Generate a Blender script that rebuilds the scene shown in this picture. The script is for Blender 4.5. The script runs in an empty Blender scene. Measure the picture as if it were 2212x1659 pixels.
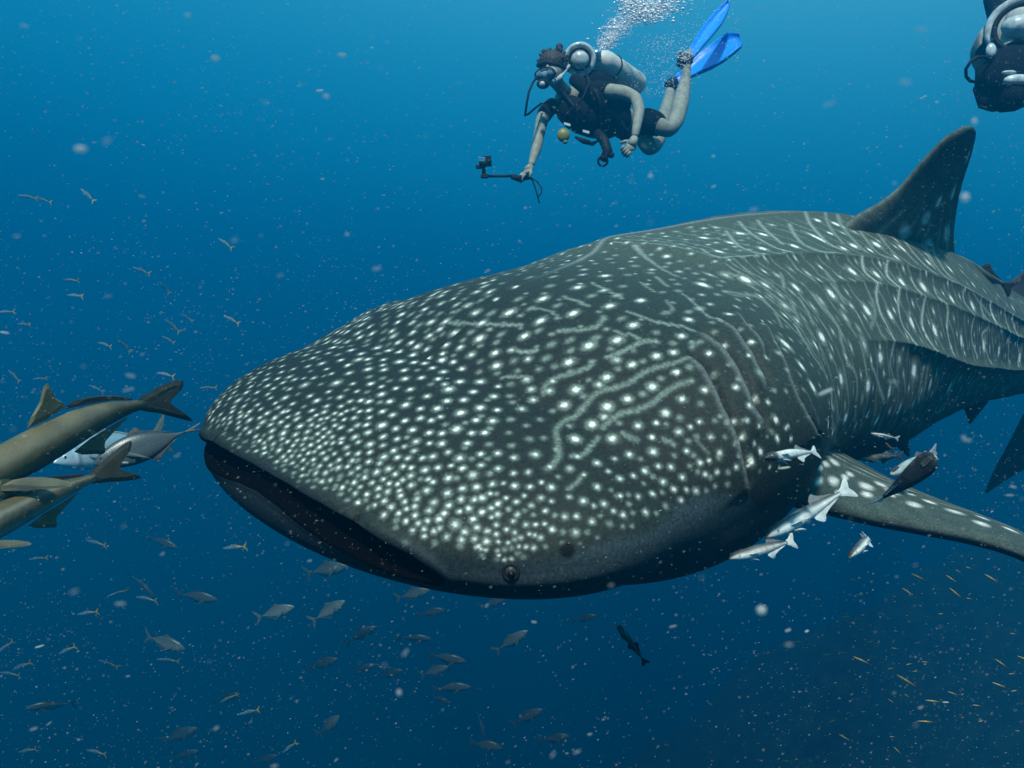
import bpy, bmesh, math, random
import numpy as np
from mathutils import Vector, Matrix

scene = bpy.context.scene
C = scene.collection
rnd = random.Random(11)
rng = np.random.default_rng(11)

# ------------------------------------------------------------------ camera
FPX = 804.0                                   # focal length in pixels of a 1024 px wide picture
cam_d = bpy.data.cameras.new('camera')
cam_d.sensor_width = 36.0
cam_d.lens = 36.0 * FPX / 1024.0
cam_d.clip_start = 0.02
cam_d.clip_end = 400.0
cam_d.dof.use_dof = True
cam_d.dof.focus_distance = 2.6
cam_d.dof.aperture_fstop = 8.0
cam = bpy.data.objects.new('camera', cam_d)
cam.location = (0, 0, 0)
cam.rotation_euler = (math.radians(90), 0, 0)
C.objects.link(cam)
scene.camera = cam

# ------------------------------------------------------------------ daylight coming down through the water
SUN_DIR = Vector((-0.12, -0.72, 1.0)).normalized()      # towards the sun
SUN_ELEV = math.asin(SUN_DIR.z)
SUN_ROT = math.atan2(SUN_DIR.x, SUN_DIR.y)
world = bpy.data.worlds.new('World')
scene.world = world
world.use_nodes = True
wt = world.node_tree
wt.nodes.clear()
w_out = wt.nodes.new('ShaderNodeOutputWorld')
tc = wt.nodes.new('ShaderNodeTexCoord')
dot = wt.nodes.new('ShaderNodeVectorMath'); dot.operation = 'DOT_PRODUCT'
g = Vector((0.16, 0.0, 1.0)).normalized()
dot.inputs[1].default_value = g
ramp = wt.nodes.new('ShaderNodeValToRGB')
mr = wt.nodes.new('ShaderNodeMapRange')
mr.inputs['From Min'].default_value = -1.0
mr.inputs['From Max'].default_value = 1.0
wt.links.new(tc.outputs['Generated'], dot.inputs[0])
wt.links.new(dot.outputs['Value'], mr.inputs['Value'])
wt.links.new(mr.outputs['Result'], ramp.inputs['Fac'])
WATER = [(0.00, (0.000, 0.012, 0.030)), (0.28, (0.000, 0.018, 0.060)), (0.42, (0.000, 0.045, 0.150)),
         (0.52, (0.000, 0.098, 0.262)), (0.62, (0.000, 0.212, 0.450)), (0.74, (0.018, 0.420, 0.720)), (1.00, (0.30, 0.80, 1.00))]
cr = ramp.color_ramp
cr.interpolation = 'B_SPLINE'
while len(cr.elements) > 1:
    cr.elements.remove(cr.elements[-1])
cr.elements[0].position = WATER[0][0]; cr.elements[0].color = (*WATER[0][1], 1)
for p, c in WATER[1:]:
    e = cr.elements.new(p); e.color = (*c, 1)
bg = wt.nodes.new('ShaderNodeBackground'); bg.inputs['Strength'].default_value = 1.0
wt.links.new(ramp.outputs['Color'], bg.inputs['Color'])
sky = wt.nodes.new('ShaderNodeTexSky'); sky.sky_type = 'NISHITA'; sky.sun_disc = False
sky.sun_elevation = SUN_ELEV; sky.sun_rotation = SUN_ROT
tint = wt.nodes.new('ShaderNodeMixRGB'); tint.blend_type = 'MULTIPLY'; tint.inputs['Fac'].default_value = 1.0
tint.inputs['Color2'].default_value = (0.05, 0.55, 0.75, 1)          # daylight after some metres of sea water
wt.links.new(sky.outputs['Color'], tint.inputs['Color1'])
up = wt.nodes.new('ShaderNodeMapRange'); up.inputs['From Min'].default_value = 0.55; up.inputs['From Max'].default_value = 0.95
sep = wt.nodes.new('ShaderNodeSeparateXYZ')
wt.links.new(tc.outputs['Generated'], sep.inputs[0]); wt.links.new(sep.outputs['Z'], up.inputs['Value'])
upk = wt.nodes.new('ShaderNodeMath'); upk.operation = 'MULTIPLY'; upk.inputs[1].default_value = 0.10
wt.links.new(up.outputs['Result'], upk.inputs[0])
bg2 = wt.nodes.new('ShaderNodeBackground')
wt.links.new(tint.outputs['Color'], bg2.inputs['Color']); wt.links.new(upk.outputs[0], bg2.inputs['Strength'])
add = wt.nodes.new('ShaderNodeAddShader')
wt.links.new(bg.outputs[0], add.inputs[0]); wt.links.new(bg2.outputs[0], add.inputs[1])
wt.links.new(add.outputs[0], w_out.inputs['Surface'])

sun_d = bpy.data.lights.new('sun', 'SUN')
sun_d.energy = 5.0
sun_d.angle = math.radians(4.0)               # the moving surface spreads the sun
sun_d.color = (1.0, 0.97, 0.88)
sun = bpy.data.objects.new('sun', sun_d)
sun.rotation_euler = SUN_DIR.to_track_quat('Z', 'Y').to_euler()
C.objects.link(sun)

scene.view_settings.view_transform = 'Standard'
scene.view_settings.look = 'None'
scene.view_settings.gamma = 1.0
scene.view_settings.exposure = 0.0
scene.view_settings.use_curve_mapping = False
cy = scene.cycles
cy.use_denoising = True
cy.volume_bounces = 0
cy.max_bounces = 5
cy.diffuse_bounces = 2
cy.glossy_bounces = 2
cy.transparent_max_bounces = 8
cy.use_adaptive_sampling = True

# ------------------------------------------------------------------ helpers
def at(x, y, depth):
    """the point `depth` metres in front of the camera that shows at (x, y) of a 2212 x 1659 view of the scene"""
    k = 1024.0 / 2212.0
    return np.array([(x * k - 512) / FPX * depth, depth, (384 - y * k) / FPX * depth])

def tag(o, label=None, cat=None, group=None, kind=None):
    if label: o['label'] = label
    if cat: o['category'] = cat
    if group: o['group'] = group
    if kind: o['kind'] = kind
    return o

def empty(name, loc=(0, 0, 0)):
    o = bpy.data.objects.new(name, None)
    o.empty_display_size = 0.1
    o.location = loc
    C.objects.link(o)
    return o

def mesh_np(name, V, Fq, mat=None, parent=None, smooth=True, pig=None):
    """V (n,3), Fq (m,3|4) or list of polygons -> linked object; pig (n,3) goes into the point attribute 'pigment'"""
    me = bpy.data.meshes.new(name)
    V = np.asarray(V, np.float32)
    if isinstance(Fq, np.ndarray):
        k = Fq.shape[1]; m = len(Fq)
        me.vertices.add(len(V)); me.vertices.foreach_set('co', V.ravel())
        me.loops.add(m * k); me.loops.foreach_set('vertex_index', Fq.astype(np.int32).ravel())
        me.polygons.add(m); me.polygons.foreach_set('loop_start', np.arange(0, m * k, k, dtype=np.int32))
        me.update(calc_edges=True)
        me.validate()
    else:
        me.from_pydata([tuple(map(float, v)) for v in V], [], [tuple(int(i) for i in f) for f in Fq])
        me.update()
    if smooth:
        me.polygons.foreach_set('use_smooth', np.ones(len(me.polygons), bool))
    if pig is not None:
        a = me.attributes.new('pigment', 'FLOAT_COLOR', 'POINT')
        col = np.ones((len(V), 4), np.float32); col[:, :3] = pig
        a.data.foreach_set('color', col.ravel())
    if mat: me.materials.append(mat)
    o = bpy.data.objects.new(name, me)
    C.objects.link(o)
    if parent:
        o.parent = parent
        o.matrix_parent_inverse = Matrix.Identity(4)
    return o

def copy_tree(o, parent=None):
    c = o.copy(); C.objects.link(c); c.parent = parent
    for ch in list(o.children):
        copy_tree(ch, c)
    return c

class MB:
    """collects simple shapes and links them as one mesh object"""
    def __init__(s): s.v = []; s.f = []; s.c = []; s.col = (0.5, 0.5, 0.5)
    def add(s, V, Fs, col=None):
        n = len(s.v); s.v += [tuple(map(float, p)) for p in V]; s.f += [tuple(int(i) + n for i in f) for f in Fs]
        s.c += [col or s.col] * len(V)
    def tube(s, pts, rad, seg=8, caps=True, col=None):
        pts = [np.array(p, float) for p in pts]
        rad = [rad] * len(pts) if not hasattr(rad, '__len__') else list(rad)
        V = []; prev = None
        for i, p in enumerate(pts):
            t = pts[min(i + 1, len(pts) - 1)] - pts[max(i - 1, 0)]; t = t / (np.linalg.norm(t) + 1e-9)
            if prev is None:
                a = np.array([0, 0, 1.0]) if abs(t[2]) < .9 else np.array([1.0, 0, 0])
            else: a = prev
            u = a - t * a.dot(t); u /= np.linalg.norm(u) + 1e-9; w = np.cross(t, u); prev = u
            for k in range(seg):
                q = 2 * math.pi * k / seg
                V.append(p + rad[i] * (math.cos(q) * u + math.sin(q) * w))
        Fs = [(i * seg + k, i * seg + (k + 1) % seg, (i + 1) * seg + (k + 1) % seg, (i + 1) * seg + k) for i in range(len(pts) - 1) for k in range(seg)]
        if caps:
            Fs.append(tuple(range(seg))[::-1]); Fs.append(tuple((len(pts) - 1) * seg + k for k in range(seg)))
        s.add(V, Fs, col)
    def ball(s, c, r, seg=12, rings=8, col=None, M=None):
        c = np.array(c, float); r = np.array([r] * 3 if not hasattr(r, '__len__') else r, float)
        V = [];
        for i in range(1, rings):
            p = math.pi * i / rings
            for k in range(seg):
                q = 2 * math.pi * k / seg
                V.append(np.array([math.sin(p) * math.cos(q), math.sin(p) * math.sin(q), math.cos(p)]))
        V += [np.array([0, 0, 1.0]), np.array([0, 0, -1.0])]
        Fs = [(i * seg + k, (i + 1) * seg + k, (i + 1) * seg + (k + 1) % seg, i * seg + (k + 1) % seg) for i in range(rings - 2) for k in range(seg)]
        n = (rings - 1) * seg
        Fs += [(n, k, (k + 1) % seg) for k in range(seg)] + [(n + 1, (rings - 2) * seg + (k + 1) % seg, (rings - 2) * seg + k) for k in range(seg)]
        V = [(np.array(M) @ (v * r) if M is not None else v * r) + c for v in V]
        s.add(V, Fs, col)
    def box(s, c, ax, ay, az, col=None):
        c = np.array(c, float); ax, ay, az = map(lambda q: np.array(q, float), (ax, ay, az))
        V = [c + i * ax + j * ay + k * az for i in (-1, 1) for j in (-1, 1) for k in (-1, 1)]
        s.add(V, [(0, 1, 3, 2), (4, 6, 7, 5), (0, 4, 5, 1), (2, 3, 7, 6), (0, 2, 6, 4), (1, 5, 7, 3)], col)
    def torus(s, c, n, R, r, seg=24, rs=8, col=None, arc=1.0):
        c = np.array(c, float); n = np.array(n, float); n /= np.linalg.norm(n)
        a = np.array([0, 0, 1.0]) if abs(n[2]) < .9 else np.array([1.0, 0, 0])
        u = a - n * a.dot(n); u /= np.linalg.norm(u); w = np.cross(n, u)
        m = int(seg * arc) + 1
        pts = [c + R * (math.cos(2 * math.pi * k / seg) * u + math.sin(2 * math.pi * k / seg) * w) for k in range(m)]
        s.tube(pts, r, rs, arc < 1, col)
    def build(s, name, mat=None, parent=None, smooth=True, bevel=0):
        o = mesh_np(name, s.v, s.f, mat, parent, smooth, np.array(s.c))
        if bevel:
            m = o.modifiers.new('bevel', 'BEVEL'); m.width = bevel; m.segments = 2; m.limit_method = 'ANGLE'
        return o

def node_mat(name):
    m = bpy.data.materials.new(name); m.use_nodes = True
    nt = m.node_tree; b = nt.nodes['Principled BSDF']
    return m, nt, b

def skin_mat(name, rough=0.5, spec=0.35, scale=60.0, var=0.25, bump=0.15, metal=0.0, coat=0.0, stretch=None, bscale=None):
    """colour from the 'pigment' attribute, broken up by noise, with fine relief"""
    m, nt, b = node_mat(name)
    at_ = nt.nodes.new('ShaderNodeAttribute'); at_.attribute_name = 'pigment'
    tcn = nt.nodes.new('ShaderNodeTexCoord')
    nz = nt.nodes.new('ShaderNodeTexNoise'); nz.inputs['Scale'].default_value = scale; nz.inputs['Detail'].default_value = 5
    nt.links.new(tcn.outputs['Object'], nz.inputs['Vector'])
    r = nt.nodes.new('ShaderNodeMapRange'); r.inputs['From Min'].default_value = .3; r.inputs['From Max'].default_value = .7
    r.inputs['To Min'].default_value = 1 - var; r.inputs['To Max'].default_value = 1 + var
    nt.links.new(nz.outputs['Fac'], r.inputs['Value'])
    mx = nt.nodes.new('ShaderNodeMixRGB'); mx.blend_type = 'MULTIPLY'; mx.inputs['Fac'].default_value = 1
    nt.links.new(at_.outputs['Color'], mx.inputs['Color1']); nt.links.new(r.outputs['Result'], mx.inputs['Color2'])
    nt.links.new(mx.outputs['Color'], b.inputs['Base Color'])
    bp = nt.nodes.new('ShaderNodeBump'); bp.inputs['Strength'].default_value = bump; bp.inputs['Distance'].default_value = .004
    nz2 = nt.nodes.new('ShaderNodeTexNoise'); nz2.inputs['Scale'].default_value = bscale or scale * 2.5; nz2.inputs['Detail'].default_value = 6
    nt.links.new(tcn.outputs['Object'], nz2.inputs['Vector'])
    nt.links.new(nz2.outputs['Fac'], bp.inputs['Height']); nt.links.new(bp.outputs['Normal'], b.inputs['Normal'])
    b.inputs['Roughness'].default_value = rough; b.inputs['Metallic'].default_value = metal
    b.inputs['Specular IOR Level'].default_value = spec; b.inputs['Coat Weight'].default_value = coat
    return m

# ------------------------------------------------------------------ the water itself
HAZE_LO, HAZE_HI = (-34.0, -12.0, -27.0), (36.0, 40.0, 3.6)
hb_ = MB()
cc = [(a + b_) / 2 for a, b_ in zip(HAZE_LO, HAZE_HI)]; hs = [(b_ - a) / 2 for a, b_ in zip(HAZE_LO, HAZE_HI)]
hb_.box(cc, (hs[0], 0, 0), (0, hs[1], 0), (0, 0, hs[2]))
hm = bpy.data.materials.new('sea_water'); hm.use_nodes = True
hn = hm.node_tree; hn.nodes.clear()
ho = hn.nodes.new('ShaderNodeOutputMaterial'); hv = hn.nodes.new('ShaderNodeVolumePrincipled')
HAZE_DENSITY = 0.055
hv.inputs['Color'].default_value = (0.0, 0.265, 0.52, 1)
hv.inputs['Absorption Color'].default_value = (0.0, 0.0, 0.0, 1)
hv.inputs['Density'].default_value = HAZE_DENSITY
hv.inputs['Anisotropy'].default_value = 0.3
hn.links.new(hv.outputs[0], ho.inputs['Volume'])
haze = hb_.build('haze', hm, None, False)
tag(haze, 'blue sea water that fades far things', 'water', kind='stuff')

# ------------------------------------------------------------------ sea floor far below, rising into a dark reef on the right
def sm_(t): return t * t * (3 - 2 * t)
def seabed():
    xs = np.linspace(-33, 35, 230)
    ys = np.linspace(-11, 39, 170)
    X, Y = np.meshgrid(xs, ys)
    Z = -25.0 + 17.0 * sm_(np.clip((X - 0.10 * Y + 14.0) / 36.0, 0, 1))

    def wob(fx, fy, ph): return np.sin(X * fx + ph + 1.7 * np.sin(Y * fy * .7 + ph)) * np.cos(Y * fy + ph * 1.3)
    Z += np.clip(.5 * wob(.7, .6, 1) + .3 * wob(1.6, 1.9, 2.2) + .2 * wob(3.4, 3.0, .4) + .2 * wob(6.3, 7.1, 3) + .12 * rng.standard_normal(X.shape), -.6, 1.4)
    n, m = X.shape
    idx = np.arange(n * m).reshape(n, m)
    Fq = np.stack([idx[:-1, :-1], idx[:-1, 1:], idx[1:, 1:], idx[1:, :-1]], -1).reshape(-1, 4)
    m_, nt, b = node_mat('reef_rock')
    tcn = nt.nodes.new('ShaderNodeTexCoord'); nz = nt.nodes.new('ShaderNodeTexNoise'); nz.inputs['Scale'].default_value = 1.3; nz.inputs['Detail'].default_value = 8
    cr_ = nt.nodes.new('ShaderNodeValToRGB'); cr_.color_ramp.elements[0].color = (.004, .010, .006, 1); cr_.color_ramp.elements[1].color = (.030, .060, .030, 1)
    cr_.color_ramp.elements[0].position = .38; cr_.color_ramp.elements[1].position = .72
    nt.links.new(tcn.outputs['Object'], nz.inputs['Vector']); nt.links.new(nz.outputs['Fac'], cr_.inputs['Fac']); nt.links.new(cr_.outputs['Color'], b.inputs['Base Color'])
    b.inputs['Roughness'].default_value = .95
    o = mesh_np('sea_floor', np.stack([X, Y, Z], -1).reshape(-1, 3), Fq, m_, None)
    tag(o, 'dark rocky sea floor far below, rising on one side', 'sea floor', kind='structure')
seabed()

# ------------------------------------------------------------------ whale shark
def interp(xs, ys, x):
    xs = np.asarray(xs, float); ys = np.asarray(ys, float)
    sq = ys.ndim == 1
    if sq: ys = ys[:, None]
    h = np.diff(xs)[:, None]; d = np.diff(ys, axis=0) / h
    m = np.zeros_like(ys); m[0] = d[0]; m[-1] = d[-1]
    m[1:-1] = (d[:-1] * h[1:] + d[1:] * h[:-1]) / (h[1:] + h[:-1])
    x = np.asarray(x, float); i = np.clip(np.searchsorted(xs, x, side='right') - 1, 0, len(xs) - 2)
    hh = (xs[i + 1] - xs[i])[..., None]; t = np.clip((x - xs[i])[..., None] / hh, 0, 1)
    r = (2*t**3-3*t**2+1)*ys[i] + (t**3-2*t**2+t)*hh*m[i] + (-2*t**3+3*t**2)*ys[i+1] + (t**3-t**2)*hh*m[i+1]
    return r[..., 0] if sq else r
def nrm(v): return v / np.maximum(np.linalg.norm(v, axis=-1, keepdims=True), 1e-9)
def sm(e0, e1, x):
    t = np.clip((x - e0) / (e1 - e0), 0, 1); return t * t * (3 - 2 * t)

# stations along the spine: distance, centre, towards the animal's left, half width, height above, height below
ST = np.array([[0.0, -0.185, 1.865, -0.128, 1.204, -0.472, -0.125, 0.668, 0.196, 0.242],
 [0.35, 0.041, 2.087, -0.049, 0.951, -0.548, -0.107, 0.707, 0.313, 0.453],
 [0.75, 0.28, 2.505, -0.057, 0.788, -0.605, -0.016, 0.672, 0.479, 0.517],
 [1.2, 0.496, 2.795, 0.013, 0.697, -0.632, -0.094, 0.654, 0.495, 0.451],
 [1.7, 0.879, 3.212, 0.118, 0.467, -0.605, -0.221, 0.661, 0.533, 0.446],
 [2.3, 1.329, 3.605, 0.207, 0.219, -0.527, -0.321, 0.619, 0.544, 0.502],
 [3.0, 1.932, 4.128, 0.276, 0.145, -0.465, -0.382, 0.518, 0.458, 0.448],
 [3.8, 2.641, 4.735, 0.262, 0.195, -0.311, -0.326, 0.395, 0.359, 0.375],
 [4.8, 3.509, 5.406, 0.232, 0.423, -0.464, -0.157, 0.259, 0.237, 0.261],
 [5.8, 4.266, 6.064, 0.287, 0.672, -0.661, 0.011, 0.121, 0.126, 0.144]])
NOSE_L, NOSE_N, ROUND_P = 0.445, 2.160, 0.991
def frames(s):
    r = interp(ST[:, 0], ST[:, 1:], s); e = .05
    c1 = interp(ST[:, 0], ST[:, 1:4], np.clip(s + e, 0, ST[-1, 0])); c0 = interp(ST[:, 0], ST[:, 1:4], np.clip(s - e, 0, ST[-1, 0]))
    T = nrm(c0 - c1); Lf = r[..., 3:6]; Lf = nrm(Lf - (Lf * T).sum(-1, keepdims=True) * T); U = np.cross(T, Lf)
    return r[..., 0:3], T, Lf, U, r[..., 6], r[..., 7], r[..., 8]

# mouth: upper and lower lip (height parameter b) by angle from the middle of the snout
LA = np.array([0, 10, 24, 34, 40, 46, 50.5, 53.0])
LU = np.array([.374, .376, .390, .408, .436, .460, .500, .534])
LL = np.array([.424, .436, .476, .503, .522, .534, .538, .538])
# gill slits on the left: height b -> distance s
GILL = [([0.256, 0.28, 0.31, 0.342, 0.378, 0.421, 0.459, 0.501], [0.269, 0.264, 0.248, 0.232, 0.222, 0.211, 0.206, 0.206]),
        ([0.239, 0.243, 0.272, 0.306, 0.339, 0.372, 0.401, 0.423], [0.322, 0.322, 0.317, 0.301, 0.285, 0.274, 0.274, 0.264]),
        ([0.233, 0.24, 0.263, 0.292, 0.323, 0.349, 0.373], [0.38, 0.375, 0.369, 0.348, 0.333, 0.322, 0.317]),
        ([0.242, 0.268, 0.293, 0.312, 0.332], [0.438, 0.406, 0.391, 0.375, 0.354]),
        ([0.282, 0.313, 0.345, 0.375, 0.408, 0.449, 0.492, 0.519], [0.464, 0.417, 0.391, 0.369, 0.359, 0.364, 0.385, 0.449])]
RIDGES = [(.193, .55, .022, .020), (.262, 1.05, .016, .020), (.388, 1.25, .034, .022)]

def surf(t, b, relief=True):
    """t >= 0: left side at distance t; -1 < t < 0: round the snout; t <= -1: right side at distance -1-t.  b: 0 back, 1 belly"""
    t, b = np.broadcast_arrays(np.asarray(t, float), np.asarray(b, float))
    s = np.where(t >= 0, t, np.where(t > -1, 0, -1 - t))
    th = np.where(t >= 0, np.pi / 2, np.where(t > -1, np.pi / 2 + t * np.pi, -np.pi / 2))
    Cc, T, Lf, U, w, ht, hb = frames(s)
    phi = b * np.pi; sp = np.sin(phi); cp = np.cos(phi)
    c, sn = np.cos(th), np.sin(th)
    p = ROUND_P + (1 - ROUND_P) * sm(.6, 2.2, s)
    R = (np.abs(c / NOSE_L) ** NOSE_N + np.abs(sn / w) ** NOSE_N) ** (-1 / NOSE_N)
    k = np.ones_like(R)
    add = np.zeros_like(R)
    if relief:
        fan = (t > -1) & (t < 0)
        ang = np.degrees(np.abs(th))
        bu = np.interp(ang, LA, LU); bl = np.interp(ang, LA, LL)
        inm = fan * (1 - sm(49.5, 53, ang))
        k -= .45 * inm * sm(bu, bu + .008, b) * (1 - sm(bl - .012, bl, b))
        lipf = fan * (1 - sm(62, 84, ang)) + 0.0
        add += .007 * lipf * np.exp(-((b - (bu - .018)) / .022) ** 2) * (b <= bu + .003)     # rolled upper lip
        add += .003 * lipf * np.exp(-((b - (bl + .012)) / .014) ** 2) * (b >= bl - .002)
        add -= .007 * np.exp(-((ang - 35) / 2.2) ** 2) * fan * np.exp(-((b - (bu - .02)) / .018) ** 2)   # nostril notch
        add -= .0016 * fan * (1 - sm(34, 48, ang)) * np.exp(-((b - (bu - .050)) / .008) ** 2)                                  # crease above the lip
        add -= .006 * fan * np.exp(-((ang - 55) / 3.5) ** 2) * np.exp(-((b - .545) / .030) ** 2)           # fold behind the corner
        for (bs, ss) in GILL:
            s0 = np.interp(b, bs, ss); inb = sm(bs[0] - .012, bs[0] + .01, b) * (1 - sm(bs[-1] - .03, bs[-1], b))
            d = s - s0; on = inb * ((t >= 0) | (t <= -1))
            add += on * ((.010) * np.where(d < 0, np.exp(-(d / .05) ** 2), 0) - .016 * np.exp(-((d - .007) / .0065) ** 2))
        for (rb, s0, amp, wd) in RIDGES:
            add += amp * sm(s0, s0 + .7, s) * np.exp(-np.abs(b - rb) / wd * 1.3) * (1 - .5 * sm(3.5, 5.5, s))
        add += .013 * sm(.0, 1.3, s) * np.exp(-(b / .035) ** 2) + .008 * sm(.3, 1.2, s) * np.exp(-np.abs(b) / .012) * (1 - .3 * sm(2, 3, s))
        add += .006 * sm(0, .6, s) * np.sin(s * 7 + b * 9) * np.sin(b * 13 + s * 2.1) * sp
        add += .0022 * np.sin(s * 41 + b * 17) * sm(.5, .9, s) * sp
    lat0 = R * np.abs(sp) ** p
    lat = lat0 * k
    z = np.where(cp > 0, ht * np.abs(cp), -hb * np.abs(cp))
    kt = (ST[1, 7] - ST[0, 7]) / ST[1, 0]; kb = (ST[1, 8] - ST[0, 8]) / ST[1, 0]
    fwd = lat0 * np.where((t > -1) & (t < 0), c, 0)
    z = z - kt * fwd * np.maximum(cp, 0) ** 1.5 + kb * fwd * np.maximum(-cp, 0) ** 1.5
    D = sn[..., None] * Lf + c[..., None] * T
    P = Cc + lat[..., None] * D + z[..., None] * U
    if relief:
        N = nrm(D * (sp / np.maximum(R, .05))[..., None] + U * (cp / np.where(cp > 0, ht, hb))[..., None])
        P = P + add[..., None] * N
    return P

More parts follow.
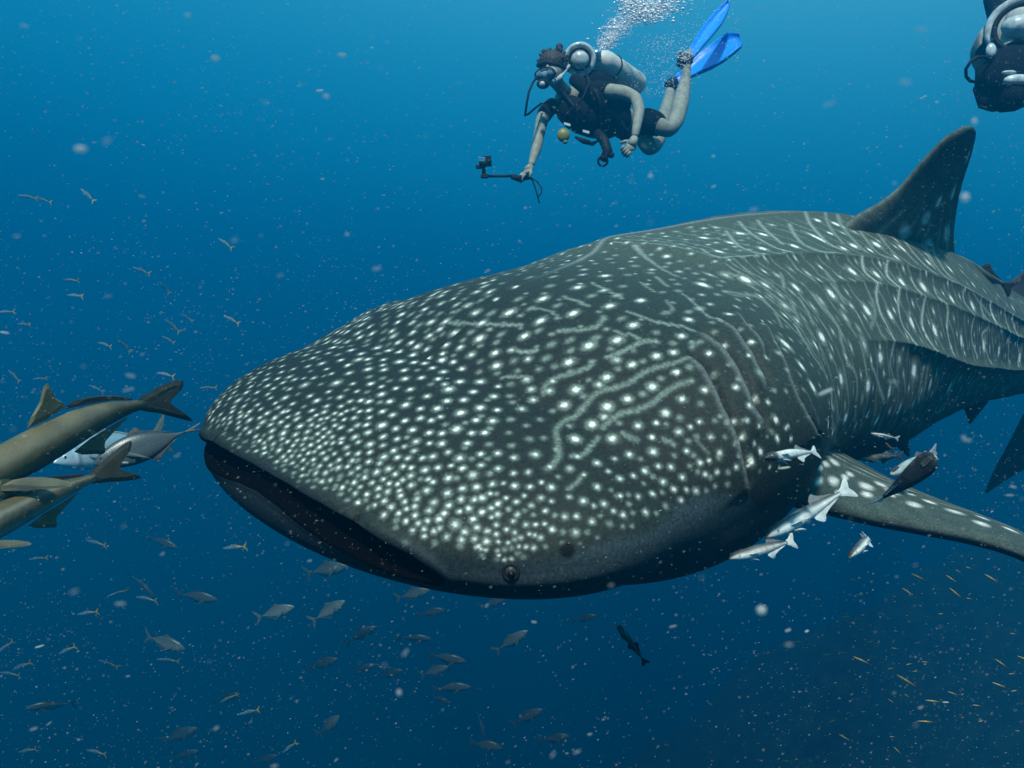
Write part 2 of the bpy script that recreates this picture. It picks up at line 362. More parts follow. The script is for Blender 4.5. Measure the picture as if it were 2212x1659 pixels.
# the animal's own pattern: (t, b, radius mm, strength) / bars (t, b, half width mm, half length mm, strength) / lines (half width mm, strength, points)
DOTS = np.array([float(x) for x in '''-0.884 0.2504 8.5 0.8  -0.844 0.2137 8.2 0.8  -0.848 0.192 8.2 0.8  -0.878 0.222 8.4 0.8  -0.85 0.1669 8.1 0.8  -0.814 0.1603 8 0.5  -0.808 0.1352 7.9 0.8  -0.806 0.1052 7.8 0.8
-0.731 0.1068 9.4 0.8  -0.872 0.2688 8.5 0.8  -0.85 0.2421 8.3 0.8  -0.806 0.1953 9.8 0.8  -0.776 0.172 6.6 0.8  -0.758 0.1419 7.7 0.5  -0.762 0.1302 7.7 0.8  -0.85 0.2755 10.2 0.8
-0.886 0.3072 8.7 0.8  -0.824 0.2404 10 0.8  -0.812 0.217 8 0.8  -0.782 0.207 7.9 0.8  -0.834 0.2805 8.3 0.8  -0.856 0.3172 8.5 0.8  -0.838 0.3139 8.4 0.8  -0.812 0.2721 8.1 0.8
-0.79 0.2354 8.8 0.8  -0.806 0.2521 8.1 0.5  -0.856 0.3506 8.6 0.8  -0.766 0.2254 7.8 0.8  -0.749 0.207 7.8 0.5  -0.735 0.2003 7.7 0.8  -0.816 0.3155 9.1 0.8  -0.792 0.2805 8.9 0.8
-0.774 0.2571 8.8 0.8  -0.747 0.2387 8.6 0.8  -0.731 0.1753 11.9 0.8  -0.703 0.1536 8.4 0.5  -0.675 0.1336 14.2 0.8  -0.615 0.1185 8.3 0.8  -0.631 0.1553 8.2 0.8  -0.561 0.1536 9.7 0.8
-0.587 0.1352 7.3 0.5  -0.539 0.1285 7.3 0.8  -0.862 0.3973 8.7 0.5  -0.838 0.3573 8.4 0.5  -0.836 0.3322 8.4 0.5  -0.822 0.3489 8.3 0.8  -0.798 0.3239 8.1 0.8  -0.796 0.3055 8.1 0.5
-0.723 0.2371 7.7 0.8  -0.697 0.2154 10.9 0.8  -0.691 0.1937 7.5 0.5  -0.653 0.182 8.3 0.8  -0.609 0.182 9.7 0.8  -0.587 0.1653 7.3 0.5  -0.503 0.1536 7.6 0.8  -0.836 0.394 8.5 0.8
-0.806 0.3606 8.2 0.8  -0.772 0.3005 11.5 0.8  -0.758 0.2788 7.8 0.5  -0.743 0.2654 7.8 0.5  -0.691 0.2354 7.5 0.8  -0.651 0.2137 8.2 0.8  -0.611 0.2053 7.3 0.5  -0.553 0.182 8 0.8
-0.509 0.1703 8.2 0.8  -0.78 0.3356 8 0.5  -0.83 0.4257 8.5 0.8  -0.792 0.3623 8.1 0.8  -0.754 0.3139 7.8 0.8  -0.737 0.2905 8.6 0.8  -0.717 0.2654 8.5 0.8  -0.693 0.2638 7.5 0.8
-0.665 0.2371 8.3 0.8  -0.573 0.2037 8 0.8  -0.533 0.1953 7.9 0.8  -0.497 0.1886 7 0.8  -0.457 0.1653 7.8 0.8  -0.471 0.1753 7 0.8  -0.475 0.1853 7 0.8  -0.816 0.4341 8.4 0.8
-0.786 0.3806 8.1 0.8  -0.739 0.3205 8.6 0.8  -0.721 0.3038 7.7 0.8  -0.705 0.2855 8.4 0.8  -0.663 0.2604 9.1 0.8  -0.635 0.2371 8.9 0.8  -0.629 0.2304 7.3 0.8  -0.595 0.2237 7.2 0.8
-0.541 0.2087 7.1 0.8  -0.776 0.3973 8 0.8  -0.754 0.3539 7.9 0.8  -0.731 0.3472 7.7 0.8  -0.721 0.3306 7.7 0.8  -0.705 0.3088 8.4 0.8  -0.695 0.2972 7.5 0.8  -0.661 0.2771 7.4 0.8
-0.629 0.2571 9.4 0.8  -0.603 0.2404 7.2 0.8  -0.575 0.2337 9.5 0.8  -0.539 0.222 8.6 0.8  -0.513 0.212 7 0.8  -0.501 0.2037 7 0.8  -0.475 0.202 6.9 0.8  -0.447 0.1937 6.9 0.8
-0.423 0.1836 9.2 0.8  -0.756 0.384 7.9 0.8  -0.739 0.3673 7.8 0.5  -0.705 0.3372 7.6 0.8  -0.687 0.3189 7.5 0.8  -0.673 0.2972 9.1 0.8  -0.639 0.2805 9.7 0.8  -0.613 0.2738 8 0.8
-0.599 0.2571 8.8 0.8  -0.571 0.2571 7.9 0.8  -0.541 0.2437 9.4 0.8  -0.517 0.2304 7.8 0.8  -0.497 0.227 7.4 0.8  -0.493 0.217 6.9 0.5  -0.455 0.212 7.6 0.8  -0.473 0.227 6.9 0.8
-0.433 0.212 7.6 0.8  -0.401 0.2104 7.5 0.8  -0.395 0.197 8.3 0.8  -0.715 0.3523 7.6 0.5  -0.721 0.3706 7.7 0.5  -0.695 0.3539 7.5 0.5  -0.671 0.3272 8.2 0.8  -0.653 0.3155 7.3 0.8
-0.631 0.2955 8.1 0.8  -0.633 0.3155 8.1 0.8  -0.589 0.2821 8.7 0.8  -0.557 0.2738 9.7 0.8  -0.525 0.2638 8.5 0.8  -0.505 0.2471 8.9 0.8  -0.475 0.2421 7.9 0.8  -0.451 0.2304 7.6 0.8
-0.405 0.2337 8.2 0.8  -0.647 0.3356 7.3 0.5  -0.683 0.3673 7.5 0.5  -0.607 0.3139 7.2 0.8  -0.593 0.3005 7.1 0.5  -0.571 0.2972 7.8 0.8  -0.543 0.2855 7.7 0.8  -0.523 0.2855 7.3 0.8
-0.505 0.2738 6.9 0.8  -0.491 0.2621 7.6 0.8  -0.477 0.2554 6.8 0.5  -0.455 0.2554 6.7 0.8  -0.453 0.2437 6.8 0.8  -0.431 0.2371 6.7 0.8  -0.399 0.2421 6.6 0.8  -0.377 0.222 8.1 0.8
-0.653 0.3606 7.3 0.5  -0.639 0.3489 7.3 0.5  -0.615 0.3389 7.2 0.5  -0.595 0.3272 7.1 0.5  -0.587 0.3172 7.1 0.8  -0.571 0.3155 7 0.8  -0.549 0.3055 7.7 0.8  -0.529 0.2972 6.9 0.5
-0.501 0.2871 6.8 0.8  -0.483 0.2771 6.8 0.8  -0.463 0.2705 7.5 0.8  -0.439 0.2671 7.4 0.8  -0.433 0.2538 6.7 0.8  -0.417 0.2487 6.7 0.8  -0.625 0.3639 7.2 0.5  -0.605 0.3606 7.1 0.5
-0.585 0.3356 7 0.5  -0.559 0.3239 7 0.8  -0.539 0.3172 6.9 0.5  -0.521 0.3122 7.9 0.8  -0.497 0.3022 6.8 0.8  -0.483 0.2955 6.7 0.5  -0.469 0.2855 6.7 0.8  -0.451 0.2888 6.7 0.8
-0.441 0.2805 6.6 0.8  -0.421 0.2771 7 0.8  -0.411 0.2638 6.6 0.5  -0.395 0.2688 6.5 0.8  -0.379 0.2487 8 0.8  -0.367 0.2604 6.5 0.8  -0.347 0.2538 7.2 0.8  -0.577 0.3556 7 0.5
-0.563 0.3422 7 0.8  -0.543 0.3356 6.9 0.8  -0.521 0.3356 6.8 0.5  -0.499 0.3205 7.5 0.8  -0.485 0.3255 6.7 0.8  -0.481 0.3105 6.7 0.8  -0.465 0.3022 6.7 0.8  -0.449 0.3072 6.6 0.8
-0.429 0.2972 7.3 0.8  -0.405 0.2855 8 0.8  -0.377 0.2788 7.9 0.8  -0.351 0.2721 8.5 0.8  -0.497 0.3389 6.7 0.8  -0.467 0.3239 6.6 0.8  -0.435 0.3105 6.6 0.5  -0.421 0.3072 6.5 0.5
-0.407 0.3055 7.2 0.8  -0.387 0.2955 6.4 0.8  -0.369 0.2955 8.2 0.8  -0.353 0.2871 6.4 0.8  -0.333 0.2838 7 0.8  -0.477 0.3389 6.6 0.5  -0.453 0.3272 6.6 0.5  -0.437 0.3255 6.5 0.8
-0.419 0.3239 6.5 0.5  -0.405 0.3239 7.2 0.8  -0.387 0.3155 7.4 0.8  -0.379 0.3038 6.4 0.5  -0.357 0.3122 8.4 0.5  -0.341 0.2988 7.7 0.8  -0.327 0.3005 6.3 0.5  -0.485 0.3573 6.7 0.5
-0.465 0.3506 6.6 0.5  -0.443 0.3456 6.5 0.5  -0.425 0.3422 6.5 0.8  -0.439 0.3573 6.5 0.5  -0.419 0.3356 6.5 0.5  -0.385 0.3372 8.2 0.8  -0.371 0.3272 7 0.8  -0.397 0.3389 6.4 0.5
-0.357 0.3205 6.3 0.5  -0.341 0.3205 6.2 0.5  -0.329 0.3172 7.6 0.8  -0.407 0.3489 6.4 0.5  -0.391 0.3589 6.3 0.5  -0.371 0.3506 6.3 0.5  -0.345 0.3356 6.9 0.8  -0.331 0.3356 6.2 0.5
-0.423 0.3623 6.4 0.5  -0.357 0.3439 6.2 0.5  -1.2 0.192 11.4 0.93  -1.148 0.1603 11 0.5  -1.148 0.1219 11.7 0.93  -1.181 0.0918 10.6 0.93  -1.168 0.0735 10.4 0.5  -1.168 0.0568 10.2 0.5
-1.181 0.0401 10.1 0.5  -1.187 0.0351 10.1 0.5  -1.194 0.0083 13.5 0.93  0.201 0.0117 10.7 0.5  -1.135 0.2003 11.2 0.93  -1.129 0.0534 12.8 0.93  -1.116 0.0818 10.3 0.93  -1.123 0.1419 10.8 0.5
-1.11 0.1085 10.5 0.93  -1.097 0.1302 10.6 0.5  -1.084 0.1553 9.8 0.93  -1.09 0.1987 11.1 0.5  -1.148 0.0184 9.9 0.5  0.164 0.015 11.4 0.93  -1.071 0.2387 10.3 0.93  -1.058 0.1987 10 0.93
-1.052 0.1636 10.7 0.93  -1.032 0.1452 10.5 0.93  -1.052 0.1302 11.4 0.93  -1.065 0.1119 10.4 0.5  -1.071 0.0985 10.3 0.93  -1.077 0.0618 10 0.93  -1.11 0.0284 9.8 0.93  -1.077 0.0317 9.8 0.93
-1.071 0.0217 9.7 0.5  -1.11 0.0033 13.2 0.93  0.127 0.015 10.4 0.5  0.116 0.0334 13.6 0.93  0.095 0.0167 9.5 0.5  -1.013 0.1937 9.8 0.93  -1.006 0.1586 10.6 0.93  -1.019 0.1202 10.3 0.5
-1.032 0.0952 10.2 0.5  -1.032 0.0651 9.9 0.93  -1.039 0.0451 8.9 0.93  -1.032 0.0301 12 0.93  -1.032 0.0134 9.6 0.93  0.063 0.0033 11.2 0.93  0.069 0.0234 9.9 0.93  0.121 0.0568 9.2 0.5
0.095 0.0434 9.3 0.5  -0.968 0.1636 10.5 0.93  -0.97 0.1469 10.4 0.5  -0.996 0.1102 10.2 0.5  -0.99 0.0851 10.9 0.93  -0.982 0.0618 9.8 0.93  -0.99 0.0451 8.8 0.93  -0.99 0.0217 9.5 0.93
0.005 0.0017 8.5 0.93  0.032 0.0117 8.5 0.93  0.037 0.0267 8.4 0.5  0.058 0.0451 10.8 0.93  0.09 0.0684 10.7 0.93  -0.95 0.1185 11 0.93  -0.922 0.0935 9.9 0.93  -0.93 0.0684 9.8 0.5
-0.914 0.1302 10 0.5  -0.868 0.1169 8.9 0.93  -0.816 0.1035 9.6 0.93  -0.86 0.0768 9.1 0.93  -0.842 0.0551 9 0.93  -0.766 0.0351 11.6 0.93  -0.605 0.02 9.3 0.93  -0.273 0.015 9.3 0.93
0.011 0.02 11.4 0.93  0.016 0.0351 8.3 0.93  0.047 0.0634 9.8 0.5  -0.148 0.0301 9.1 0.93  -0.094 0.0451 9.8 0.93  0.005 0.0534 9.8 0.93  0.016 0.0751 9.7 0.5  0.053 0.0851 12.1 0.93
-0.725 0.0801 11.1 0.93  -0.653 0.0634 10.1 0.93  -0.487 0.0467 9.1 0.93  -0.329 0.0384 9.1 0.5  -0.621 0.0902 9.2 0.5  -0.535 0.0818 9.1 0.5  -0.375 0.0668 10.6 0.93  -0.257 0.0584 8.9 0.93
-0.156 0.0618 8.8 0.93  -0.2 0.0751 9.5 0.5  -0.076 0.0768 9.8 0.93  -0.02 0.0902 11.8 0.93  -0.541 0.1018 9.8 0.93  -0.463 0.1002 8.1 0.93  -0.375 0.0952 8 0.93  -0.297 0.0918 9.2 0.93
-0.138 0.0902 13.3 0.93  -0.004 0.1119 7.8 0.93  -0.493 0.1219 8.8 0.5  -0.415 0.1169 9.8 0.93  -0.22 0.1052 9.6 0.93  -0.076 0.1052 9.6 0.93  -0.046 0.1252 10.4 0.93  -0.469 0.1436 8.2 0.93
-0.433 0.1402 8.6 0.93  -0.389 0.1352 8.6 0.5  -0.353 0.1285 9.6 0.93  -0.281 0.1135 8.5 0.5  -0.162 0.1169 9.1 0.93  -0.118 0.1185 10.3 0.93  -0.289 0.1302 11.5 0.93  -0.068 0.1285 8.3 0.5
-0.24 0.1352 8.8 0.93  -0.194 0.1336 10.2 0.93  -0.098 0.1402 10.7 0.93  -0.072 0.1519 8.6 0.93  -0.427 0.1669 6.5 0.93  -0.401 0.1586 8.5 0.93  -0.353 0.1536 8.4 0.93  -0.144 0.1452 11.1 0.93
-0.315 0.1569 8.8 0.93  -0.238 0.1569 8.6 0.93  -0.19 0.1519 8.1 0.93  -0.11 0.1569 8.1 0.5  -0.379 0.1736 7.6 0.93  -0.275 0.1653 8.6 0.93  -0.212 0.1603 8.1 0.93  -0.146 0.1669 8 0.5
-0.124 0.1636 9 0.93  -0.098 0.1703 10.5 0.93  -0.371 0.1903 7.5 0.93  -0.329 0.1836 11.6 0.93  -0.184 0.1686 8 0.5  -0.291 0.1853 8.1 0.93  -0.253 0.1836 8.7 0.93  -0.166 0.1786 11.5 0.93
-0.112 0.1836 7.9 0.5  -0.353 0.2053 8.1 0.93  -0.218 0.187 8.7 0.93  -0.194 0.187 8.3 0.93  -0.144 0.1886 8.6 0.93  -0.124 0.1903 8.5 0.93  -0.361 0.2304 7.3 0.84  -0.333 0.2287 10.4 0.84
-0.313 0.207 8.7 0.84  -0.281 0.207 8.7 0.84  -0.261 0.2003 7.9 0.5  -0.242 0.207 9.3 0.84  -0.218 0.2087 7.8 0.84  -0.198 0.2087 9.6 0.84  -0.305 0.2254 8.3 0.84  -0.263 0.2204 7.1 0.84
-0.281 0.2321 8.5 0.84  -0.244 0.227 7.7 0.84  -0.19 0.2254 8.3 0.84  -0.158 0.2087 9.5 0.84  -0.164 0.217 7.7 0.5  -0.128 0.2137 8.4 0.5  -0.325 0.2454 7.4 0.84  -0.295 0.2487 9.3 0.84
-0.271 0.2454 7.7 0.84  -0.253 0.2437 8.4 0.84  -0.23 0.2404 7.6 0.84  -0.214 0.2354 8.6 0.84  -0.176 0.2371 10.3 0.84  -0.146 0.2304 8.3 0.84  -0.16 0.2387 7.5 0.5  -0.14 0.2404 8.2 0.5
-0.124 0.2321 8.5 0.84  -0.341 0.2688 7.8 0.5  -0.319 0.2654 8.7 0.84  -0.299 0.2638 7 0.84  -0.259 0.2621 7.2 0.84  -0.246 0.2621 6.9 0.84  -0.226 0.2638 9.3 0.84  -0.208 0.2571 8.2 0.84
-0.19 0.2521 6.8 0.84  -0.176 0.2571 8.1 0.84  -0.152 0.2521 8.1 0.84  -0.134 0.2604 8.1 0.84  -0.317 0.2871 7.7 0.5  -0.299 0.2838 8.3 0.84  -0.281 0.2721 8.6 0.84  -0.269 0.2805 7.7 0.84
-0.246 0.2788 8.4 0.84  -0.166 0.2705 10.1 0.84  -0.146 0.2688 8.3 0.5  -0.315 0.3005 7.7 0.84  -0.285 0.2955 7.5 0.84  -0.257 0.2905 7.5 0.84  -0.196 0.2771 9.4 0.84  -0.186 0.2771 7.4 0.5
-0.232 0.2838 7.4 0.5  -0.222 0.2821 6.7 0.84  -0.216 0.2871 6.7 0.84  -0.148 0.2888 8.6 0.84  -0.301 0.3088 6.8 0.84  -0.275 0.3022 6.8 0.84  -0.263 0.3005 6.8 0.84  -0.244 0.2988 8.1 0.84
-0.224 0.3055 9 0.84  -0.166 0.2938 9 0.84  -0.182 0.2972 8.7 0.84  -0.357 0.3372 7.6 0.5  -0.317 0.3239 6.2 0.84  -0.289 0.3172 7.5 0.84  -0.275 0.3205 7.4 0.84  -0.259 0.3139 6.7 0.84
-0.2 0.3072 9.2 0.84  -0.321 0.3406 7.1 0.84  -0.303 0.3356 6.8 0.84  -0.287 0.3339 6.7 0.84  -0.257 0.3239 7.3 0.84  -0.236 0.3139 7.3 0.5  -0.236 0.3255 8.2 0.84  -0.216 0.3289 8.6 0.84
-0.186 0.3189 7.6 0.84  -0.172 0.3189 7.5 0.84  -0.164 0.3155 8.1 0.84  -0.154 0.3072 6.5 0.84  -0.148 0.3088 6.5 0.5  -0.303 0.3489 7.4 0.5  -0.313 0.3589 6.7 0.84  -0.343 0.3523 7.6 0.5
-0.329 0.3606 7.5 0.5  -0.277 0.3422 7.7 0.84  -0.289 0.3556 6.7 0.84  -0.267 0.3523 7.9 0.84  -0.251 0.3356 6.6 0.84  -0.248 0.3506 6.6 0.84  -0.238 0.3422 7.2 0.84  -0.2 0.3322 8.6 0.84
-0.18 0.3372 8.5 0.84  -0.158 0.3356 6.4 0.84  -0.15 0.3272 7.1 0.84  -0.297 0.3656 6 0.5  -0.222 0.3472 8.1 0.84  -0.19 0.3439 7.1 0.84  -0.206 0.3506 7.8 0.84  -0.168 0.3439 7.7 0.84
-0.154 0.3489 7.4 0.84  -0.275 0.374 7.9 0.84  -0.257 0.3639 6.8 0.84  -0.238 0.3623 7.6 0.84  -0.224 0.3706 7.1 0.84  -0.212 0.3639 8 0.84  -0.178 0.3589 7.4 0.84  -0.16 0.3539 5.7 0.84
-0.248 0.379 7.1 0.84  -0.234 0.379 6.7 0.84  -0.196 0.3723 10.2 0.84  -0.176 0.3773 7.9 0.84  -0.158 0.3706 6.3 0.84  -0.259 0.3806 7.2 0.5  -0.228 0.3907 6.4 0.84  -0.24 0.3973 6.7 0.84
-0.218 0.3923 7 0.84  -0.212 0.384 6.4 0.84  -0.168 0.384 6.3 0.84  -0.16 0.3907 6.3 0.84  -0.188 0.3873 8.2 0.84  -0.228 0.4073 6.7 0.84  -0.206 0.4023 7 0.84  -0.192 0.4057 7.6 0.84
-0.18 0.4023 6.9 0.84  -0.17 0.4073 7.5 0.84  -0.259 0.3973 7.1 0.5  -0.218 0.4207 7 0.5  -0.194 0.4207 6.9 0.5  -0.178 0.419 6.3 0.84  -0.108 0.2437 7.7 0.8  -0.082 0.2454 10.5 0.8
-0.078 0.2721 6.9 0.8  -0.04 0.2688 7.6 0.8  -0.028 0.2905 8.7 0.8  -0.006 0.2972 7 0.8  0.026 0.3038 8.1 0.8  -0.12 0.2721 6.6 0.8  -0.104 0.2738 7 0.8  -0.06 0.2838 8.6 0.8
-0.052 0.3005 5.9 0.8  -0.078 0.2922 6.2 0.5  -0.026 0.3105 6.4 0.8  -0.022 0.3289 8 0.8  -0.006 0.3356 7.2 0.8  -0.136 0.2888 5.8 0.8  -0.126 0.2955 7.4 0.8  -0.098 0.2955 5.6 0.8
-0.092 0.3072 8.4 0.8  -0.05 0.3272 8.4 0.8  -0.112 0.3005 6.9 0.8  -0.14 0.3172 5.7 0.8  -0.122 0.3155 5.5 0.8  -0.108 0.3239 6.8 0.8  -0.1 0.3322 6 0.8  -0.082 0.3306 6.6 0.8
-0.072 0.3439 7.9 0.8  -0.04 0.3406 5.6 0.5  -0.04 0.3539 5.6 0.5  -0.028 0.3606 6.2 0.5  -0.02 0.3706 6.8 0.8  -0.132 0.3255 6 0.8  -0.12 0.3356 6.6 0.8  -0.11 0.3489 6.5 0.8
-0.066 0.3573 5.5 0.8  -0.056 0.3589 7.3 0.8  -0.142 0.3389 5.5 0.8  -0.128 0.3439 5.2 0.5  -0.136 0.3506 6.5 0.8  -0.122 0.3539 5.6 0.5  -0.096 0.3656 8.1 0.8  -0.086 0.3689 6.7 0.8
-0.104 0.3606 6 0.5  -0.052 0.3773 6.1 0.8  -0.046 0.3907 6.6 0.8  -0.036 0.394 6.1 0.5  -0.066 0.379 5.5 0.5  -0.142 0.3639 5.9 0.8  -0.132 0.3723 6.5 0.8  -0.124 0.374 5.6 0.8
-0.116 0.374 5.2 0.8  -0.112 0.3873 6.6 0.8  -0.076 0.3856 7.6 0.8  -0.062 0.399 6.5 0.5  -0.15 0.3806 5.9 0.8  -0.166 0.384 5.4 0.8  -0.144 0.3873 5.3 0.8  -0.104 0.3957 6.4 0.5
-0.094 0.4007 8 0.8  -0.052 0.4124 5.5 0.5  -0.044 0.419 6 0.5  -0.14 0.399 5.1 0.8  -0.132 0.3923 5.3 0.8  -0.128 0.3957 5.3 0.8  -0.124 0.4023 5.9 0.8  -0.16 0.4073 4.8 0.8
-0.152 0.4107 4.8 0.8  -0.146 0.404 4.8 0.8  -0.144 0.419 4.5 0.8  -0.138 0.4207 5.1 0.8  -0.132 0.424 5.5 0.8  -0.176 0.4257 4.8 0.8  -0.18 0.4224 4.8 0.8  -0.162 0.429 4.5 0.8
-0.156 0.4257 5.8 0.5  -0.15 0.4224 5.8 0.5  -0.172 0.4274 4.8 0.8  -0.162 0.4407 4.5 0.8  -0.152 0.4491 4.8 0.8  -0.158 0.4524 5.3 0.8  -0.176 0.4424 5.8 0.5  -0.142 0.4457 5.8 0.5
-0.146 0.4357 5.8 0.5  -0.108 0.419 5.3 0.5  -0.122 0.4224 5.8 0.5  -0.094 0.4274 4.5 0.5  -0.084 0.404 5.9 0.5  -0.078 0.4207 4.8 0.5  -0.164 0.4508 5.3 0.5  0.106 0.2771 9.5 0.86
0.137 0.2905 7.9 0.86  0.148 0.3005 7 0.5  0.153 0.3205 8.8 0.86  0.174 0.3272 6.3 0.86  0.19 0.3306 7 0.86  0.206 0.3456 7 0.5  0.216 0.3589 6.4 0.5  0.237 0.3656 7.1 0.86
0.248 0.379 6.5 0.86  0.259 0.399 5.8 0.86  0.274 0.4007 7.2 0.86  0.296 0.4157 6.7 0.86  0.306 0.4374 5.4 0.86  0.106 0.3022 7.5 0.86  0.185 0.3589 7.5 0.86  0.153 0.3406 6.9 0.5
0.169 0.3439 6.9 0.5  0.201 0.374 6.3 0.5  0.232 0.394 7.7 0.86  0.28 0.424 7.2 0.5  0.285 0.4441 5.9 0.86  0.243 0.4174 5.8 0.86  0.248 0.4374 5.8 0.86  0.206 0.3923 6.3 0.5
0.079 0.3205 9.2 0.86  0.137 0.3506 7.4 0.86  0.179 0.3873 7.2 0.86  0.037 0.3189 6.1 0.5  0.111 0.3439 6.2 0.5  0.142 0.3623 6.8 0.5  0.158 0.3856 5.6 0.86  0.142 0.379 7.4 0.86
0.227 0.4407 6.3 0.86  0.222 0.4457 5.1 0.86  0.058 0.3439 7.1 0.86  0.084 0.3556 7.3 0.86  0.121 0.3723 6.1 0.5  0.021 0.3389 7.5 0.86  0.037 0.3706 7.4 0.86  0.09 0.3806 7.5 0.86
0.137 0.4007 6.4 0.86  0.158 0.4107 6.2 0.86  0.19 0.4257 6.9 0.86  0.174 0.424 6.8 0.5  0.259 0.4825 5.2 0.86  0.237 0.4725 4.9 0.5  0.28 0.5008 4 0.86  0.026 0.3539 6.6 0.5
0.127 0.389 6.7 0.5  0.142 0.4107 6.7 0.5  -0.004 0.3556 6.5 0.5  0.047 0.3923 7 0.86  0.1 0.4157 7.3 0.86  0.142 0.4307 6.1 0.5  0.079 0.404 6 0.86  0.016 0.3856 6.5 0.5
-0.004 0.379 7.3 0.86  0.121 0.4274 6.3 0.5  0.164 0.4424 6.8 0.5  -0.036 0.3556 5.8 0.86  0.047 0.419 7.2 0.86  0 0.4124 8.3 0.5  -0.034 0.3756 6.4 0.5  -0.024 0.404 7.2 0.86
0.153 0.4875 6.8 0.5  0.185 0.5175 6.9 0.5  -0.014 0.4157 6.4 0.5  -1.542 0.0167 9.4 1  -1.361 0.0601 8.6 1  -1.31 0.005 9.3 1  -1.477 0.0918 6 1  -1.452 0.0518 5.8 1
-1.535 0.0684 14.3 0.5  -1.413 0.0067 7.4 0.5  -1.452 0.1169 6 1  0.765 0.0167 6.4 1  -1.703 0.0284 6.5 0.5  0.343 0.0651 13.5 1  0.427 0.0668 14.3 1  0.28 0.0484 13.2 1
-1.252 0.005 9 1  0.216 0.0317 14 1  0.259 0.1002 12.5 1  0.332 0.0334 12 0.5  0.264 0.0217 11.7 0.5  0.544 0.0768 15.4 0.5  0.686 0.1052 13.5 1  1.245 0.0768 15.2 1
1.42 0.0835 15.9 1  1.092 0.1486 14.1 1  1.272 0.1169 13.5 1  1.029 0.1018 14.2 0.5  0.348 0.1452 11.8 1  0.306 0.1252 12.7 1  0.343 0.212 11.4 1  0.412 0.2387 11.9 1
0.528 0.1736 13.4 1  0.301 0.2254 10.9 1  0.28 0.1703 12.1 1  0.285 0.1987 10.4 0.5  0.237 0.172 12.8 1  0.201 0.1519 12.7 1  0.169 0.1152 11.9 0.5  0.164 0.0785 11.2 1
0.216 0.0768 11.5 1  0.19 0.0868 10.7 0.5  0.148 0.0518 10.9 0.5  0.269 0.0735 11.2 0.5  0.581 0.0334 14 0.5  0.459 0.0868 12.7 0.5  0.507 0.1052 13 0.5  0.385 0.1052 11.3 0.5
0.322 0.0935 11.4 0.5  0.338 0.1836 10.4 0.5  0.375 0.1753 8.6 0.5  0.195 0.1285 10.4 0.5  0.222 0.1503 10.4 0.5  0.243 0.0501 11.3 0.5  0.174 0.1402 10.2 0.5  0.285 0.1519 10.7 0.5
0.148 0.1503 11.5 1  0.206 0.2104 11.3 1  0.243 0.2237 11.4 1  0.264 0.2354 10.6 1  0.29 0.2705 9.6 1  0.327 0.2738 9.9 1  0.338 0.2504 10.1 0.5  0.364 0.2938 9.1 1
0.327 0.3088 5.8 1  0.158 0.2003 11.2 1  0.132 0.187 8.4 0.5  0.185 0.202 8.5 0.5  0.222 0.217 8.5 0.5  0.28 0.2254 10.2 0.5  0.095 0.1853 12.9 1  0.132 0.1252 10.2 0.5
0.09 0.0968 10.3 0.5  0.232 0.2588 9.3 1  0.19 0.2504 11 1  0.232 0.3038 9.1 1  0.269 0.3306 7.8 1  0.296 0.3322 6.6 1  0.29 0.3623 7.4 1  0.037 0.192 11.8 1
0.1 0.2304 12.6 1  0.142 0.2404 10.8 1  0.169 0.2487 9.5 0.5  0.211 0.2504 9.7 0.5  0.201 0.2905 9.9 1  0.164 0.2888 10.7 1  0.264 0.3639 6.8 1  0.005 0.1886 9 0.5
-0.016 0.1352 9.8 0.5  0.174 0.3072 9.3 0.5  0.248 0.2671 9.8 0.5  0.29 0.3005 6.6 0.5  0.269 0.2955 9.8 0.5  0.032 0.2371 11.5 1  -0.02 0.2421 12.1 1  0.032 0.2705 11.3 1
-0.054 0.222 8.6 0.5  -0.072 0.217 9 0.5  0.354 0.2371 9.3 0.5  0.216 0.3957 9.2 0.5  0.359 0.3255 6.7 1  0.301 0.3806 6.3 1  0.338 0.3856 7.5 0.5  0.174 0.3923 7.6 0.5
0.28 0.3255 8.2 0.5  0.38 0.2688 8.6 0.5  0.243 0.374 5.6 0.5  0.216 0.3456 6.5 0.5  0.243 0.3272 8 0.5  0.348 0.5075 4.5 1  0.269 0.4257 4.2 0.5  0.201 0.4124 5.4 0.5
0.48 0.2755 4.7 1  0.369 0.3606 8.8 0.5  0.322 0.3723 8.4 0.5'''.split()]).reshape(-1, 4)
